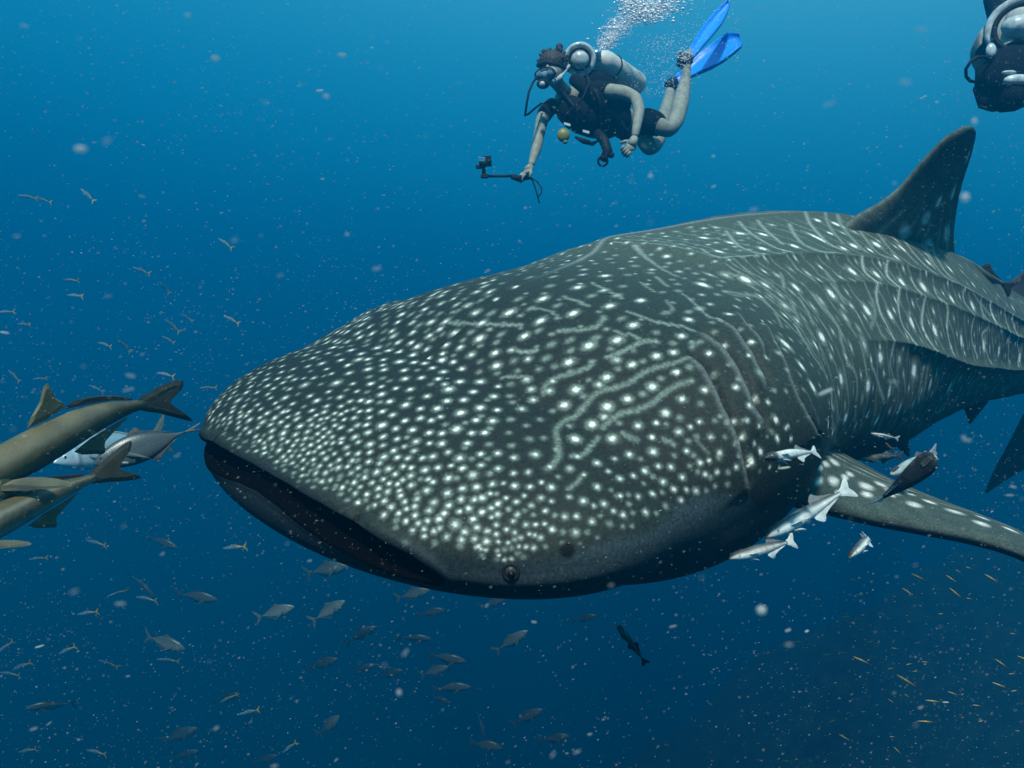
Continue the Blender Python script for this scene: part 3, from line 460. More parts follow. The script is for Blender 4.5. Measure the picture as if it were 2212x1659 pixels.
BARS = np.array([float(x) for x in '''0.296 0.4107 2.2 5.7 1  0.285 0.4424 2.2 5.7 1  0.248 0.4391 2 5.1 1  0.227 0.4407 2.6 6.6 1  0.311 0.4624 1.6 4.1 1  0.311 0.4374 1.5 3.7 1  1.245 0.0785 6.7 9.7 1
1.425 0.0818 7.6 11.5 1  1.657 0.0534 6.8 13.7 0.6  1.272 0.1169 6 12 1  1.103 0.1486 6.8 12.5 1  1.425 0.0367 6.5 10.4 0.6  1.33 0.1569 6.6 10.8 1  1.494 0.0985 5.8 15.5 1
1.504 0.1553 7 13.9 1  1.409 0.1686 4.9 12.3 0.6  1.742 0.1169 6.1 35.3 1  1.974 0.0351 5.8 11.7 1  2.048 0.0484 6.6 16.1 1  1.889 0.0952 4.9 11.2 1  1.794 0.1569 4.7 13.5 1
1.91 0.1419 7.6 15.3 1  2.301 0.0167 7 10.9 1  2.1 0.1252 8.7 15.9 1  1.984 0.1536 4.2 14 1  2.137 0.1619 5 14.4 1  2.285 0.1152 6 21 1  2.428 0.1386 6.2 15.4 1
2.67 0.1235 6.5 19.6 1  2.855 0.0067 7.9 21 0.6  2.079 0.0801 4.4 17.5 0.6  2.887 0.1436 5.1 13.7 1  3.504 0.1402 5.9 15.7 1  0.522 0.1753 7.3 9.7 1  0.676 0.197 7.3 12.5 0.6
0.755 0.2321 7.8 12.5 1  0.897 0.2638 6.9 13.7 1  1.156 0.2387 5.6 13.4 0.6  1.187 0.2705 7.3 13.4 1  1.383 0.2871 7.1 17.6 1  1.631 0.2321 7.7 17.9 1  1.81 0.2321 8 15.9 1
2.005 0.2371 8.3 16.5 1  2.185 0.2321 8.6 20 1  2.407 0.2404 9 16.6 1  2.67 0.2321 8.8 20.9 1  1.52 0.2487 5.6 14.8 0.6  1.362 0.2371 5.9 17.8 0.6  1.187 0.3139 6.6 19.9 0.6
1.277 0.3022 5.7 20.5 0.6  0.623 0.1736 4.6 15.4 0.6  0.797 0.3088 7.2 15.4 0.6  1.082 0.3773 7.5 14.9 1  0.459 0.3255 7.4 8.7 1  1.362 0.3389 5.8 20.9 0.6  1.441 0.3155 6 15.5 0.6
1.525 0.3239 6.7 19.5 1  1.684 0.3289 6.4 17.8 1  1.895 0.3339 7.3 22.6 1  2.132 0.3339 7.7 22.4 1  2.422 0.3356 8.3 24.1 1  2.776 0.3306 8.2 24.7 1  3.072 0.3356 8 23 1
3.541 0.3422 8.8 25.5 1  2.992 0.2354 5.2 20.9 1  3.33 0.1987 5.6 22.5 1  0.443 0.3689 5.1 11.1 1  1.129 0.4591 8.1 16.2 1  1.483 0.4207 7.2 16.8 1  1.641 0.4207 7.5 18.8 0.6
1.81 0.4374 7.9 22.2 1  1.383 0.3973 7 23.2 0.6  1.293 0.4007 5.1 18.1 0.6  0.433 0.4107 5.9 11.7 1  1.362 0.4775 7.5 18.5 1  1.552 0.4891 6.8 20.9 1  2.053 0.4558 6.9 23.5 1
2.364 0.4524 7.5 25.5 1  1.684 0.5259 5.8 18 1  1.858 0.5092 5.3 17.4 1  1.172 0.5392 5.5 13.2 1  0.48 0.4958 4.8 10.4 1  1.504 0.5609 5.5 18.4 1  2.153 0.5159 4.3 15.8 0.6
2.417 0.5092 4.6 16.9 0.6  1.082 0.4157 5.3 10.6 0.6'''.split()]).reshape(-1, 5)
LINES = [[6.9,0.55,[[0.206,0.1068],[0.206,0.1085],[0.211,0.1102],[0.211,0.1119],[0.211,0.1152],[0.216,0.1152],[0.216,0.1169],[0.216,0.1185],[0.222,0.1202],[0.222,0.1235],[0.222,0.1252],[0.227,0.1269],[0.227,0.1285],[0.232,0.1302],[0.232,0.1319],[0.237,0.1336],[0.237,0.1352],[0.243,0.1352],[0.243,0.1369],[0.243,0.1386],[0.248,0.1386],[0.253,0.1386],[0.259,0.1369],[0.264,0.1369],[0.269,0.1352],[0.269,0.1352],[0.274,0.1336]]],
 [6.7,0.5,[[0.037,0.1619],[0.042,0.1603],[0.047,0.1586],[0.053,0.1553],[0.058,0.1553],[0.063,0.1536],[0.074,0.1536],[0.079,0.1536],[0.079,0.1536],[0.084,0.1536],[0.09,0.1536],[0.095,0.1553],[0.095,0.1553],[0.1,0.1569],[0.106,0.1569],[0.111,0.1586],[0.111,0.1603],[0.116,0.1619],[0.121,0.1619],[0.121,0.1636],[0.127,0.1653],[0.132,0.1653],[0.132,0.1669],[0.137,0.1686],[0.142,0.1686],[0.142,0.1703],[0.148,0.1703],[0.153,0.172],[0.153,0.1736],[0.158,0.1736],[0.164,0.1736],[0.164,0.1736],[0.169,0.1736],[0.174,0.172],[0.174,0.172]]],
 [6.6,0.5,[[-0.082,0.2738],[-0.08,0.2721],[-0.078,0.2721],[-0.074,0.2705],[-0.07,0.2671],[-0.068,0.2654],[-0.064,0.2621],[-0.06,0.2588],[-0.056,0.2554],[-0.054,0.2504],[-0.05,0.2454],[-0.048,0.2421],[-0.044,0.2371],[-0.04,0.2321],[-0.038,0.227],[-0.034,0.2237],[-0.03,0.2187],[-0.024,0.2154],[-0.02,0.2137],[-0.014,0.212],[-0.006,0.2104],[0.0,0.2104],[0.005,0.2104],[0.011,0.2104],[0.016,0.212],[0.016,0.2137],[0.021,0.2137],[0.026,0.2137],[0.032,0.2137],[0.037,0.2137],[0.042,0.212],[0.047,0.212],[0.058,0.2104],[0.063,0.2104],[0.069,0.2104],[0.074,0.2104],[0.084,0.2087],[0.09,0.2087],[0.095,0.207],[0.1,0.207],[0.106,0.207],[0.111,0.207],[0.111,0.207],[0.116,0.207],[0.121,0.2087],[0.127,0.2087],[0.132,0.2104],[0.132,0.212],[0.137,0.212],[0.137,0.2137],[0.142,0.2154],[0.142,0.217],[0.148,0.217],[0.153,0.2187],[0.153,0.2204],[0.158,0.222],[0.164,0.222],[0.164,0.2237],[0.169,0.2254],[0.174,0.2254],[0.179,0.2254],[0.179,0.227],[0.185,0.227],[0.19,0.227],[0.195,0.227],[0.195,0.2287],[0.201,0.2287],[0.206,0.2287],[0.206,0.2304],[0.211,0.2304],[0.216,0.2321],[0.216,0.2337],[0.222,0.2337],[0.222,0.2354],[0.227,0.2354],[0.227,0.2371],[0.232,0.2387],[0.232,0.2404],[0.237,0.2404],[0.237,0.2421],[0.243,0.2437],[0.243,0.2454],[0.243,0.2471],[0.248,0.2471],[0.248,0.2487],[0.253,0.2504],[0.253,0.2521],[0.259,0.2521],[0.259,0.2538],[0.264,0.2554]]],
 [6.7,0.5,[[0.042,0.2504],[0.047,0.2487],[0.058,0.2487],[0.063,0.2487],[0.074,0.2487],[0.084,0.2471],[0.084,0.2487],[0.09,0.2487],[0.095,0.2487],[0.1,0.2487],[0.106,0.2487],[0.106,0.2504],[0.111,0.2504],[0.116,0.2521],[0.116,0.2538],[0.121,0.2538],[0.127,0.2554],[0.127,0.2571],[0.132,0.2588],[0.132,0.2604],[0.137,0.2604],[0.142,0.2604],[0.142,0.2621],[0.148,0.2638],[0.148,0.2638],[0.153,0.2638],[0.158,0.2654],[0.158,0.2654],[0.164,0.2654],[0.164,0.2671],[0.169,0.2671],[0.174,0.2671],[0.174,0.2671],[0.179,0.2671],[0.185,0.2671],[0.185,0.2671],[0.19,0.2671],[0.19,0.2688],[0.195,0.2688],[0.195,0.2688],[0.201,0.2688],[0.201,0.2688],[0.206,0.2705],[0.206,0.2705],[0.211,0.2721],[0.216,0.2721],[0.216,0.2738],[0.222,0.2755],[0.222,0.2771],[0.227,0.2788],[0.227,0.2805]]],
 [5.7,0.62,[[0.195,0.1803],[0.201,0.182],[0.201,0.182],[0.201,0.1836],[0.206,0.1836],[0.206,0.1853],[0.211,0.1853],[0.211,0.187],[0.216,0.187],[0.216,0.1886],[0.222,0.1886],[0.222,0.1903],[0.227,0.1903],[0.232,0.1903],[0.232,0.192],[0.237,0.192],[0.237,0.1937],[0.243,0.1937],[0.243,0.1937],[0.248,0.1937],[0.248,0.1953],[0.253,0.1953],[0.253,0.1953],[0.253,0.197],[0.259,0.197],[0.259,0.2003],[0.264,0.2003],[0.264,0.202],[0.264,0.2037],[0.264,0.2053],[0.269,0.207]]],
 [4.6,0.65,[[0.306,0.1486],[0.306,0.1503],[0.306,0.1519],[0.306,0.1536],[0.306,0.1536],[0.306,0.1553],[0.306,0.1569],[0.306,0.1586],[0.306,0.1603],[0.306,0.1619],[0.306,0.1636],[0.306,0.1653],[0.306,0.1669],[0.306,0.1686],[0.306,0.1703],[0.306,0.172],[0.306,0.1736],[0.306,0.1736],[0.306,0.1753],[0.306,0.177],[0.306,0.1786],[0.306,0.1803],[0.306,0.182],[0.306,0.1836],[0.306,0.1853],[0.306,0.187],[0.306,0.1886],[0.306,0.1903],[0.311,0.1886],[0.311,0.1903],[0.311,0.192],[0.311,0.1937],[0.311,0.1953],[0.311,0.197],[0.311,0.1987],[0.311,0.2003],[0.311,0.202],[0.317,0.202],[0.317,0.202],[0.317,0.2037],[0.317,0.2053],[0.317,0.207],[0.317,0.2087],[0.317,0.2104],[0.317,0.212],[0.322,0.212],[0.322,0.212],[0.322,0.2137],[0.322,0.2154],[0.322,0.217],[0.322,0.2187],[0.322,0.2204],[0.322,0.222],[0.322,0.2237],[0.322,0.2254],[0.322,0.227],[0.322,0.2287],[0.322,0.2304],[0.322,0.2321],[0.322,0.2337],[0.322,0.2354],[0.322,0.2371],[0.322,0.2371]]],
 [5.5,0.65,[[0.375,0.0701],[0.369,0.0735],[0.369,0.0751],[0.364,0.0801],[0.364,0.0818],[0.364,0.0835],[0.359,0.0868],[0.359,0.0885],[0.359,0.0902],[0.359,0.0918],[0.354,0.0952],[0.354,0.0968],[0.354,0.0985],[0.354,0.1002],[0.348,0.1052],[0.348,0.1068],[0.348,0.1085],[0.348,0.1102],[0.343,0.1135],[0.343,0.1152],[0.343,0.1169],[0.343,0.1185],[0.343,0.1202],[0.338,0.1235],[0.338,0.1252]]],
 [5.3,0.6,[[0.301,0.0668],[0.301,0.0684],[0.296,0.0718],[0.296,0.0735],[0.296,0.0751],[0.296,0.0768],[0.296,0.0785],[0.296,0.0801],[0.296,0.0818],[0.296,0.0835],[0.296,0.0851],[0.296,0.0868],[0.296,0.0885],[0.296,0.0902],[0.296,0.0918],[0.29,0.0952],[0.29,0.0968],[0.29,0.0985],[0.29,0.1002],[0.29,0.1018],[0.29,0.1035],[0.29,0.1052]]],
 [5.6,0.55,[[0.765,0.0534],[0.755,0.0551],[0.744,0.0568],[0.734,0.0584],[0.723,0.0601],[0.718,0.0618],[0.712,0.0618],[0.702,0.0634],[0.691,0.0651],[0.686,0.0668],[0.676,0.0684],[0.67,0.0701],[0.665,0.0718],[0.66,0.0735],[0.649,0.0751],[0.644,0.0768],[0.639,0.0785],[0.633,0.0801],[0.628,0.0818],[0.623,0.0835],[0.617,0.0851],[0.617,0.0868],[0.612,0.0885],[0.607,0.0902],[0.602,0.0918],[0.596,0.0935],[0.596,0.0952],[0.591,0.0968],[0.581,0.1002],[0.581,0.1018],[0.575,0.1035],[0.57,0.1052],[0.57,0.1068],[0.565,0.1085],[0.559,0.1119],[0.554,0.1135],[0.554,0.1152],[0.549,0.1169],[0.549,0.1185],[0.549,0.1202],[0.544,0.1219],[0.544,0.1235],[0.544,0.1252],[0.533,0.1285],[0.533,0.1302],[0.533,0.1319],[0.533,0.1336],[0.528,0.1352],[0.528,0.1369],[0.528,0.1369],[0.528,0.1386]]],
 [5.3,0.6,[[-1.142,0.0267],[-1.142,0.025],[-1.142,0.0234],[-1.142,0.0217],[-1.142,0.0184],[-1.142,0.0167],[-1.142,0.015],[-1.142,0.0117],[-1.142,0.01],[-1.148,0.01],[-1.148,0.0083],[-1.148,0.005],[-1.148,0.0033],[-1.148,0.0017],[-1.148,0.0],[0.153,0.0],[0.153,0.0033],[0.153,0.005],[0.153,0.0067],[0.158,0.0067],[0.158,0.0083],[0.158,0.0117],[0.158,0.0134],[0.164,0.0134],[0.164,0.015],[0.164,0.0184],[0.164,0.02],[0.164,0.0217],[0.164,0.025],[0.169,0.025],[0.169,0.0267],[0.169,0.0284],[0.169,0.0301],[0.169,0.0317],[0.169,0.0334],[0.169,0.0351],[0.174,0.0351],[0.174,0.0367],[0.174,0.0384],[0.174,0.0417],[0.174,0.0434],[0.179,0.0434],[0.179,0.0451],[0.179,0.0467],[0.179,0.0484],[0.179,0.0501],[0.185,0.0501],[0.185,0.0534],[0.185,0.0551],[0.185,0.0568],[0.185,0.0584],[0.19,0.0584],[0.19,0.0601],[0.19,0.0618]]],
 [5.0,0.5,[[0.026,0.1052],[0.032,0.1068],[0.032,0.1068],[0.037,0.1085],[0.037,0.1102],[0.037,0.1119],[0.042,0.1119],[0.042,0.1135],[0.042,0.1152],[0.047,0.1152],[0.047,0.1169],[0.047,0.1185],[0.047,0.1202],[0.053,0.1202],[0.053,0.1219],[0.053,0.1235],[0.058,0.1252],[0.058,0.1269],[0.058,0.1285],[0.058,0.1302],[0.058,0.1319],[0.063,0.1319]]],
 [4.7,0.45,[[0.237,0.0501],[0.243,0.0501],[0.243,0.0518],[0.243,0.0534],[0.243,0.0551],[0.243,0.0568],[0.248,0.0551],[0.248,0.0568],[0.248,0.0584],[0.248,0.0601],[0.248,0.0618],[0.248,0.0634],[0.248,0.0651],[0.248,0.0668],[0.248,0.0684],[0.248,0.0701],[0.248,0.0718],[0.248,0.0735],[0.248,0.0735],[0.248,0.0751],[0.248,0.0768],[0.243,0.0801],[0.243,0.0818],[0.243,0.0835],[0.243,0.0851],[0.243,0.0868],[0.237,0.0902],[0.237,0.0918],[0.237,0.0935],[0.237,0.0935]]],
 [5.2,0.7,[[0.121,0.0885],[0.121,0.0918],[0.121,0.0935],[0.121,0.0952],[0.127,0.0968],[0.127,0.0985],[0.127,0.1002],[0.127,0.1018],[0.132,0.1018],[0.132,0.1035],[0.132,0.1052],[0.137,0.1052],[0.137,0.1068],[0.142,0.1068]]],
 [5.7,0.5,[[-0.046,0.2654],[-0.042,0.2654],[-0.042,0.2671],[-0.04,0.2671],[-0.038,0.2688],[-0.036,0.2688],[-0.034,0.2688],[-0.032,0.2688],[-0.028,0.2688],[-0.024,0.2671],[-0.022,0.2654],[-0.02,0.2654],[-0.018,0.2638],[-0.014,0.2621],[-0.012,0.2621],[-0.01,0.2621],[-0.006,0.2604],[-0.004,0.2588],[0.0,0.2588],[0.0,0.2588],[0.011,0.2571]]],
 [4.8,0.45,[[-0.078,0.3172],[-0.076,0.3155],[-0.074,0.3155],[-0.072,0.3139],[-0.07,0.3122],[-0.068,0.3122],[-0.066,0.3105],[-0.064,0.3088],[-0.062,0.3072],[-0.06,0.3055],[-0.058,0.3038],[-0.056,0.3022],[-0.054,0.3005],[-0.052,0.3005],[-0.05,0.2988]]],
 [5.6,0.55,[[0.427,0.1135],[0.422,0.1169],[0.422,0.1185],[0.417,0.1202],[0.412,0.1235],[0.412,0.1252],[0.406,0.1285],[0.406,0.1302],[0.406,0.1319],[0.401,0.1352],[0.401,0.1369],[0.396,0.1402],[0.396,0.1419]]],
 [6.8,0.6,[[0.486,0.1185],[0.48,0.1202],[0.475,0.1235],[0.47,0.1269],[0.464,0.1302],[0.459,0.1319],[0.454,0.1352],[0.449,0.1386],[0.449,0.1402],[0.443,0.1436]]],
 [4.4,0.6,[[0.253,0.1603],[0.253,0.1619],[0.253,0.1636],[0.253,0.1653],[0.253,0.1669],[0.253,0.1669],[0.253,0.1686],[0.253,0.1703],[0.253,0.172],[0.253,0.1736],[0.253,0.1753],[0.259,0.1753],[0.259,0.177],[0.259,0.1786],[0.259,0.1803],[0.259,0.182],[0.259,0.1836],[0.259,0.1853]]],
 [5.6,0.5,[[0.063,0.2721],[0.063,0.2738],[0.063,0.2771],[0.063,0.2788],[0.069,0.2805],[0.069,0.2838],[0.069,0.2855],[0.069,0.2888],[0.074,0.2905],[0.074,0.2922]]],
 [5.2,0.55,[[0.121,0.3139],[0.121,0.3155],[0.121,0.3189],[0.121,0.3205],[0.127,0.3239],[0.127,0.3255],[0.127,0.3289],[0.127,0.3306]]],
 [3.8,0.35,[[0.169,0.3406],[0.169,0.3422],[0.169,0.3439],[0.169,0.3456],[0.164,0.3472],[0.164,0.3506],[0.164,0.3523],[0.164,0.3539],[0.164,0.3556],[0.164,0.3573],[0.164,0.3589],[0.164,0.3623],[0.164,0.3639],[0.164,0.3656],[0.164,0.3673],[0.164,0.3689],[0.164,0.3723],[0.164,0.374],[0.164,0.3756]]],
 [5.4,0.55,[[0.285,0.2471],[0.285,0.2487],[0.29,0.2471],[0.29,0.2487],[0.296,0.2487],[0.296,0.2504],[0.301,0.2504],[0.301,0.2521],[0.301,0.2521]]],
 [5.2,0.5,[[0.375,0.1669],[0.369,0.1703],[0.369,0.172],[0.364,0.1753],[0.364,0.177],[0.359,0.1803],[0.359,0.182],[0.354,0.1836],[0.354,0.1853],[0.348,0.1853],[0.348,0.1853],[0.343,0.1853],[0.338,0.187],[0.338,0.1853],[0.338,0.1836],[0.332,0.1836],[0.332,0.182]]],
 [6.3,0.4,[[0.538,0.207],[0.533,0.2104],[0.533,0.212],[0.533,0.2137],[0.533,0.2154],[0.538,0.217],[0.538,0.2187],[0.544,0.2204],[0.544,0.222],[0.549,0.2237],[0.554,0.2254],[0.559,0.227],[0.565,0.2287],[0.575,0.2304],[0.581,0.2321],[0.591,0.2337],[0.602,0.2371],[0.607,0.2387],[0.617,0.2404],[0.623,0.2421],[0.633,0.2454],[0.644,0.2471],[0.654,0.2504],[0.665,0.2521]]],
 [6.3,0.45,[[0.544,0.207],[0.549,0.2087],[0.549,0.2104],[0.554,0.212],[0.554,0.2137],[0.559,0.2154],[0.559,0.217],[0.565,0.2187],[0.565,0.2204],[0.57,0.222],[0.575,0.2237],[0.575,0.2254],[0.581,0.227],[0.586,0.2287],[0.591,0.2304],[0.596,0.2337],[0.602,0.2354],[0.612,0.2371],[0.617,0.2387],[0.623,0.2404],[0.628,0.2437],[0.633,0.2454],[0.639,0.2487],[0.644,0.2521],[0.644,0.2538],[0.649,0.2554],[0.649,0.2588],[0.649,0.2604],[0.654,0.2638],[0.649,0.2654],[0.654,0.2688],[0.654,0.2705],[0.649,0.2721],[0.649,0.2738],[0.644,0.2755],[0.644,0.2771],[0.639,0.2788],[0.644,0.2821],[0.639,0.2838],[0.639,0.2855],[0.633,0.2871],[0.628,0.2888],[0.623,0.2905],[0.617,0.2922],[0.607,0.2922],[0.596,0.2938],[0.591,0.2955],[0.581,0.2972],[0.575,0.2988],[0.57,0.3005],[0.559,0.3022],[0.554,0.3038],[0.544,0.3038]]],
 [3.2,0.8,[[0.427,0.1686],[0.427,0.1686],[0.422,0.1703],[0.422,0.172],[0.422,0.1736],[0.422,0.1736],[0.422,0.1753],[0.417,0.177],[0.417,0.1786],[0.417,0.1786],[0.417,0.1803],[0.412,0.182],[0.412,0.1836],[0.412,0.1836],[0.412,0.1853],[0.406,0.187],[0.406,0.187],[0.406,0.1886],[0.406,0.1903],[0.401,0.192],[0.401,0.1937],[0.401,0.1937],[0.401,0.1953],[0.396,0.197],[0.396,0.1987],[0.396,0.1987],[0.396,0.2003],[0.391,0.202],[0.391,0.2037],[0.391,0.2037],[0.391,0.2053],[0.385,0.207],[0.385,0.2087],[0.385,0.2104],[0.385,0.2104],[0.385,0.212],[0.38,0.2137],[0.38,0.2137],[0.38,0.2154],[0.38,0.217],[0.38,0.217],[0.375,0.2204],[0.375,0.2204],[0.375,0.222],[0.375,0.222],[0.375,0.2237],[0.375,0.2254],[0.369,0.227],[0.369,0.2287],[0.369,0.2287],[0.369,0.2304],[0.369,0.2304],[0.369,0.2321],[0.369,0.2337],[0.369,0.2337],[0.369,0.2354],[0.369,0.2354],[0.369,0.2371],[0.369,0.2387],[0.369,0.2387],[0.369,0.2404],[0.369,0.2421],[0.369,0.2437]]],
 [5.0,0.6,[[0.686,0.3322],[0.686,0.3339],[0.676,0.3339],[0.676,0.3356],[0.67,0.3372],[0.67,0.3389],[0.67,0.3406],[0.66,0.3406],[0.66,0.3422],[0.654,0.3439],[0.649,0.3456],[0.649,0.3472],[0.644,0.3489],[0.644,0.3506],[0.639,0.3523],[0.639,0.3539],[0.633,0.3556],[0.633,0.3573],[0.633,0.3589],[0.628,0.3606],[0.628,0.3623],[0.623,0.3639],[0.623,0.3656],[0.617,0.3673],[0.617,0.3689],[0.612,0.3706],[0.612,0.3723],[0.607,0.374],[0.612,0.3773],[0.612,0.379],[0.612,0.3806],[0.607,0.3823],[0.607,0.384],[0.612,0.3873],[0.612,0.389],[0.612,0.3907],[0.612,0.3923],[0.617,0.3957],[0.617,0.3973],[0.628,0.4007],[0.628,0.4023],[0.633,0.4057],[0.633,0.4073],[0.644,0.4107],[0.644,0.4124],[0.649,0.4157],[0.66,0.419],[0.67,0.4224],[0.681,0.4257],[0.691,0.429],[0.702,0.4324],[0.712,0.4357],[0.723,0.4391],[0.739,0.4424],[0.749,0.4457],[0.765,0.4491],[0.765,0.4508],[0.781,0.4541],[0.786,0.4558],[0.802,0.4591],[0.802,0.4608],[0.802,0.4624],[0.813,0.4658],[0.818,0.4674],[0.813,0.4691],[0.829,0.4725],[0.823,0.4741],[0.823,0.4758],[0.839,0.4791],[0.834,0.4808],[0.834,0.4825],[0.834,0.4841],[0.844,0.4875],[0.844,0.4891],[0.844,0.4908],[0.855,0.4942],[0.85,0.4958],[0.866,0.4992],[0.86,0.5008],[0.86,0.5025],[0.876,0.5058],[0.876,0.5075],[0.881,0.5092],[0.897,0.5125]]],
 [4.0,0.45,[[1.261,0.2888],[1.261,0.2905],[1.261,0.2922],[1.261,0.2938],[1.261,0.2938],[1.261,0.2955],[1.261,0.2972],[1.261,0.2988],[1.261,0.3005],[1.261,0.3005],[1.261,0.3022],[1.261,0.3038],[1.261,0.3055],[1.261,0.3072],[1.261,0.3088],[1.261,0.3105],[1.261,0.3105],[1.261,0.3122],[1.261,0.3139],[1.261,0.3155],[1.261,0.3172],[1.261,0.3172],[1.261,0.3189],[1.261,0.3205],[1.261,0.3222],[1.267,0.3222],[1.261,0.3239],[1.261,0.3255],[1.267,0.3255],[1.267,0.3272],[1.267,0.3289],[1.267,0.3306],[1.267,0.3306],[1.267,0.3322],[1.267,0.3339],[1.267,0.3356],[1.272,0.3356],[1.267,0.3372],[1.267,0.3389],[1.267,0.3406],[1.272,0.3406],[1.272,0.3422],[1.267,0.3439],[1.267,0.3456],[1.267,0.3472],[1.267,0.3489],[1.272,0.3489],[1.272,0.3506],[1.272,0.3523],[1.267,0.3539],[1.267,0.3556],[1.267,0.3573],[1.272,0.3573],[1.267,0.3589],[1.267,0.3606],[1.267,0.3623],[1.267,0.3639],[1.267,0.3656],[1.267,0.3673],[1.261,0.3689],[1.261,0.3706],[1.261,0.3723],[1.256,0.374],[1.256,0.3756],[1.251,0.3773],[1.251,0.379],[1.245,0.3806],[1.245,0.3823],[1.245,0.3823],[1.24,0.384],[1.24,0.3856],[1.235,0.3873],[1.235,0.3873]]],
 [4.0,0.55,[[1.789,0.1937],[1.789,0.1953],[1.784,0.197],[1.784,0.1987],[1.779,0.2003],[1.773,0.202],[1.773,0.2037],[1.768,0.2053],[1.768,0.207],[1.763,0.2087],[1.763,0.2104],[1.757,0.212],[1.757,0.2137],[1.752,0.2154],[1.747,0.217],[1.747,0.2187],[1.742,0.2204],[1.742,0.222],[1.736,0.2237],[1.736,0.2254],[1.731,0.227],[1.731,0.2287],[1.731,0.2304],[1.731,0.2304],[1.731,0.2321],[1.731,0.2337],[1.731,0.2354],[1.726,0.2371],[1.731,0.2371],[1.731,0.2387],[1.726,0.2404],[1.731,0.2404],[1.731,0.2421],[1.731,0.2437],[1.731,0.2437],[1.731,0.2454],[1.731,0.2471],[1.731,0.2471],[1.731,0.2487],[1.731,0.2504],[1.726,0.2521],[1.726,0.2538],[1.726,0.2554],[1.731,0.2554],[1.726,0.2571],[1.715,0.2604],[1.715,0.2621],[1.71,0.2638],[1.71,0.2654],[1.705,0.2671],[1.699,0.2688],[1.694,0.2705],[1.694,0.2721],[1.694,0.2721],[1.689,0.2738],[1.684,0.2755],[1.684,0.2771],[1.678,0.2788],[1.673,0.2805],[1.673,0.2821],[1.668,0.2838],[1.662,0.2855],[1.662,0.2871],[1.657,0.2888],[1.652,0.2905],[1.652,0.2922],[1.647,0.2938],[1.647,0.2955],[1.641,0.2972],[1.636,0.2988],[1.636,0.3005],[1.631,0.3022],[1.631,0.3038],[1.625,0.3055],[1.625,0.3072],[1.625,0.3088],[1.62,0.3105],[1.62,0.3122],[1.615,0.3139],[1.615,0.3155],[1.61,0.3172],[1.615,0.3172],[1.61,0.3189],[1.61,0.3205],[1.604,0.3222],[1.604,0.3239],[1.604,0.3239],[1.604,0.3255],[1.599,0.3272],[1.599,0.3289],[1.599,0.3306],[1.599,0.3322],[1.594,0.3339],[1.594,0.3356],[1.594,0.3372],[1.594,0.3372],[1.594,0.3389],[1.594,0.3406],[1.594,0.3422],[1.599,0.3422],[1.599,0.3439],[1.594,0.3456],[1.594,0.3472],[1.599,0.3472],[1.599,0.3489],[1.599,0.3506],[1.599,0.3523],[1.599,0.3523],[1.599,0.3539],[1.599,0.3556],[1.599,0.3573],[1.599,0.3589],[1.599,0.3589],[1.599,0.3606],[1.599,0.3623],[1.599,0.3639],[1.599,0.3639],[1.599,0.3656],[1.599,0.3673],[1.599,0.3689],[1.599,0.3689],[1.599,0.3706],[1.599,0.3723],[1.594,0.374],[1.594,0.3756],[1.594,0.3756],[1.594,0.3773],[1.594,0.379],[1.589,0.3806],[1.594,0.3806],[1.589,0.3823],[1.589,0.384],[1.589,0.3856],[1.589,0.3873],[1.583,0.389],[1.583,0.3907],[1.583,0.3923],[1.583,0.3923],[1.583,0.394],[1.583,0.3957],[1.578,0.3973],[1.578,0.3973],[1.578,0.399],[1.578,0.4007],[1.578,0.4023],[1.578,0.4023],[1.573,0.404],[1.573,0.4057],[1.573,0.4073],[1.573,0.409],[1.573,0.409],[1.567,0.4107],[1.567,0.4124],[1.567,0.414],[1.562,0.4157],[1.562,0.4174]]],
